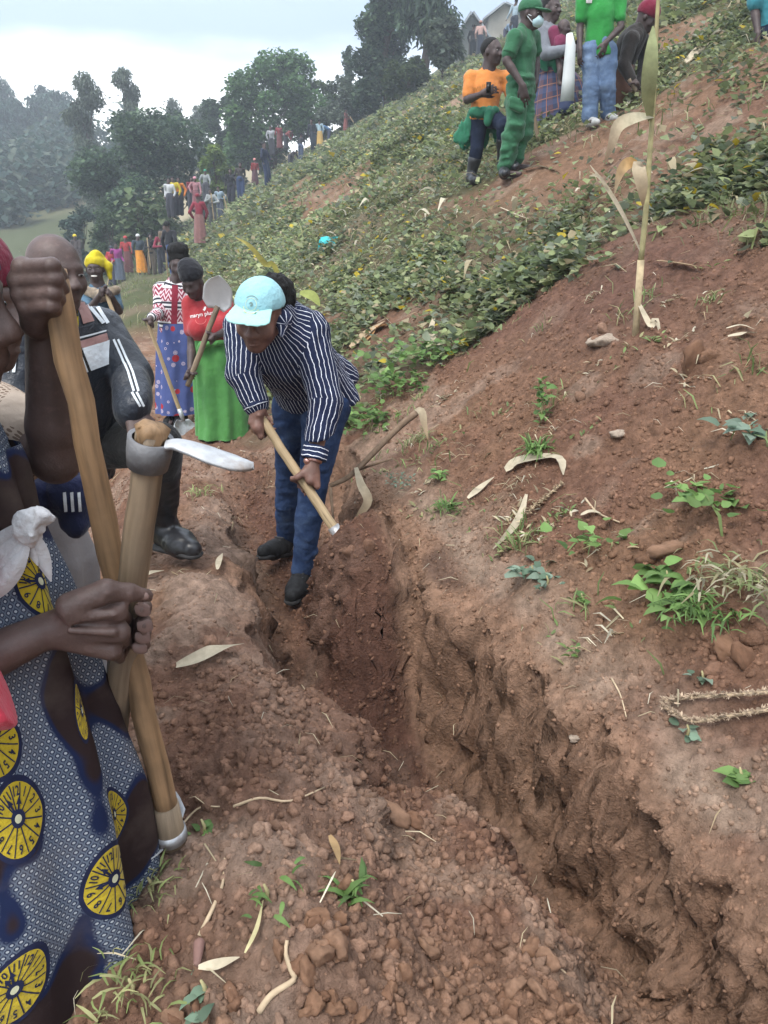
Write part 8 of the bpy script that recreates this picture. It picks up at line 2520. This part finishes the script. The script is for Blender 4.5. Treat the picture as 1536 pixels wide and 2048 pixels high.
rosette('tall nettle-like plant with grass at its foot, mid field', 1080, 850, 46, .075, FRESH, .7, 1, None, .17, spread=.02)
rosette('grass tuft below the tall nettle-like plant', 1078, 910, 90, .13, FRESH, 1.4, 2, GR, 0, 'grass_tuft', .03)
rosette('small leafy plant uprooted near the digger', 882, 955, 22, .075, FRESH, .6, 3, spread=.03)
rosette('silvery leaf plant at the middle of the lip', 1062, 1150, 26, .085, SILV, .4, 4, spread=.045)
rosette('dark hanging plant right of the silvery one', 1092, 1170, 22, .06, SILV, .2, 5, spread=.03)
rosette('broad bright green leaf plant at the right lip', 1330, 1165, 24, .125, FRESH, .5, 6, leaf_lance(.5, .30, 4), spread=.05, wide=1.3)
rosette('second clump of broad leaves below the bright plant', 1350, 1215, 26, .10, FRESH, .4, 7, leaf_lance(.5, .28, 4), spread=.06, wide=1.3)
rosette('low leafy clump left of the broad leaves', 1220, 1100, 34, .055, FRESH, .7, 8, HEART, .03, spread=.06, wide=1.6)
rosette('grass tuft trailing beside the broad leaves', 1400, 1240, 130, .11, FRESH, .9, 9, GR, 0, 'grass_tuft', .06)
rosette('dry grass tuft near the right edge', 1480, 1180, 150, .13, [(.30, .27, .15), (.20, .24, .10), (.36, .32, .22)], .8, 10, GR, 0, 'grass_tuft', .08)
rosette('leafy plant at the right edge of the field', 1495, 870, 20, .11, SILV, .5, 11, leaf_lance(.5, .28, 4), spread=.05)
rosette('trailing weed on the field near the right edge', 1420, 1015, 60, .06, FRESH, .8, 12, HEART, .03, spread=.07, wide=1.5)
rosette('three leaved seedling on the right bank', 1475, 1560, 9, .062, FRESH, .3, 13, HEART, .01, spread=.012)
rosette('pale seedling beside the dead sprigs', 1370, 1478, 10, .034, SILV, .4, 14, HEART, .01, spread=.018)
rosette('tiny round leaved weed on the right bank', 1400, 1365, 8, .032, SILV, .4, 15, HEART, .01, spread=.012)
rosette('small weed above the pale lip', 1160, 1215, 12, .036, FRESH, .5, 16, HEART, .01, spread=.015)
rosette('small weed hanging in the cut', 1150, 1315, 8, .045, FRESH, .8, 17, None, .02, spread=.012)
rosette('grass tuft at the edge of the cut near the digger', 900, 1020, 60, .11, FRESH, 1.2, 18, GR, 0, 'grass_tuft', .025)
rosette('green blades poking from the near heap', 705, 1790, 22, .085, FRESH, .9, 19, leaf_lance(.8, .10, 4), spread=.02)
rosette('green sprig lying on the lower left bank', 530, 1800, 14, .06, FRESH, .6, 20, leaf_lance(.8, .12, 4), spread=.03)
rosette('green leaves under the curly root', 405, 1665, 12, .05, FRESH, .5, 21, None, spread=.02)
rosette('pale leaves at the bottom left', 405, 1990, 9, .055, SILV, .4, 22, None, spread=.02)
rosette('grass tuft at the foot of the clock dress', 262, 1990, 70, .07, [(.30, .30, .14), (.22, .27, .10)], 1.2, 23, GR, 0, 'grass_tuft', .05)
rosette('grass tuft left of the shovel', 300, 1790, 60, .06, [(.30, .30, .14), (.22, .27, .10)], 1.1, 24, GR, 0, 'grass_tuft', .04)
rosette('sparse grass on the bank by the boot', 400, 990, 60, .09, [(.30, .30, .14), (.22, .27, .10)], 1.1, 25, GR, 0, 'grass_tuft', .05)
rosette('thin grass between the two tool handles', 225, 1400, 60, .09, [(.30, .30, .14), (.22, .27, .10)], 1.1, 26, GR, 0, 'grass_tuft', .04)
rosette('spreading clump of vines right of the striped shirt', 740, 860, 130, .065, FRESH, .8, 27, HEART, .07, spread=.11, wide=1.2)
rosette('vine clump above the dead branch', 800, 790, 150, .065, FRESH, .8, 28, HEART, .08, spread=.13, wide=1.3)
rosette('vine clump nearest the bare field', 860, 735, 150, .065, FRESH, .8, 29, HEART, .08, spread=.13, wide=1.3)
rosette('weeds on the small hump right of the branch', 800, 975, 50, .035, SILV, .9, 30, None, .03, spread=.05)

# ------------------------------------------------------------------ haze over the valley
def haze():
    me = box_mesh('haze', (-195, -195, -14), (195, 195, 36))
    m = bpy.data.materials.new('haze'); m.use_nodes = True; nt = m.node_tree; nt.nodes.clear()
    out = nt.nodes.new('ShaderNodeOutputMaterial'); v = nt.nodes.new('ShaderNodeVolumePrincipled')
    v.inputs['Color'].default_value = (0.86, 0.93, 1.0, 1); v.inputs['Density'].default_value = 0.0026
    v.inputs['Anisotropy'].default_value = 0.2
    nt.links.new(v.outputs[0], out.inputs['Volume'])
    o = add_obj('haze', me, m); o['kind'] = 'stuff'
haze()
print('done', round(time.time() - T_START, 1), 'faces', sum(len(o.data.polygons) for o in bpy.data.objects if o.type == 'MESH'), 'loops', sum(len(m.loops) - 2 * len(m.polygons) for m in bpy.data.meshes))
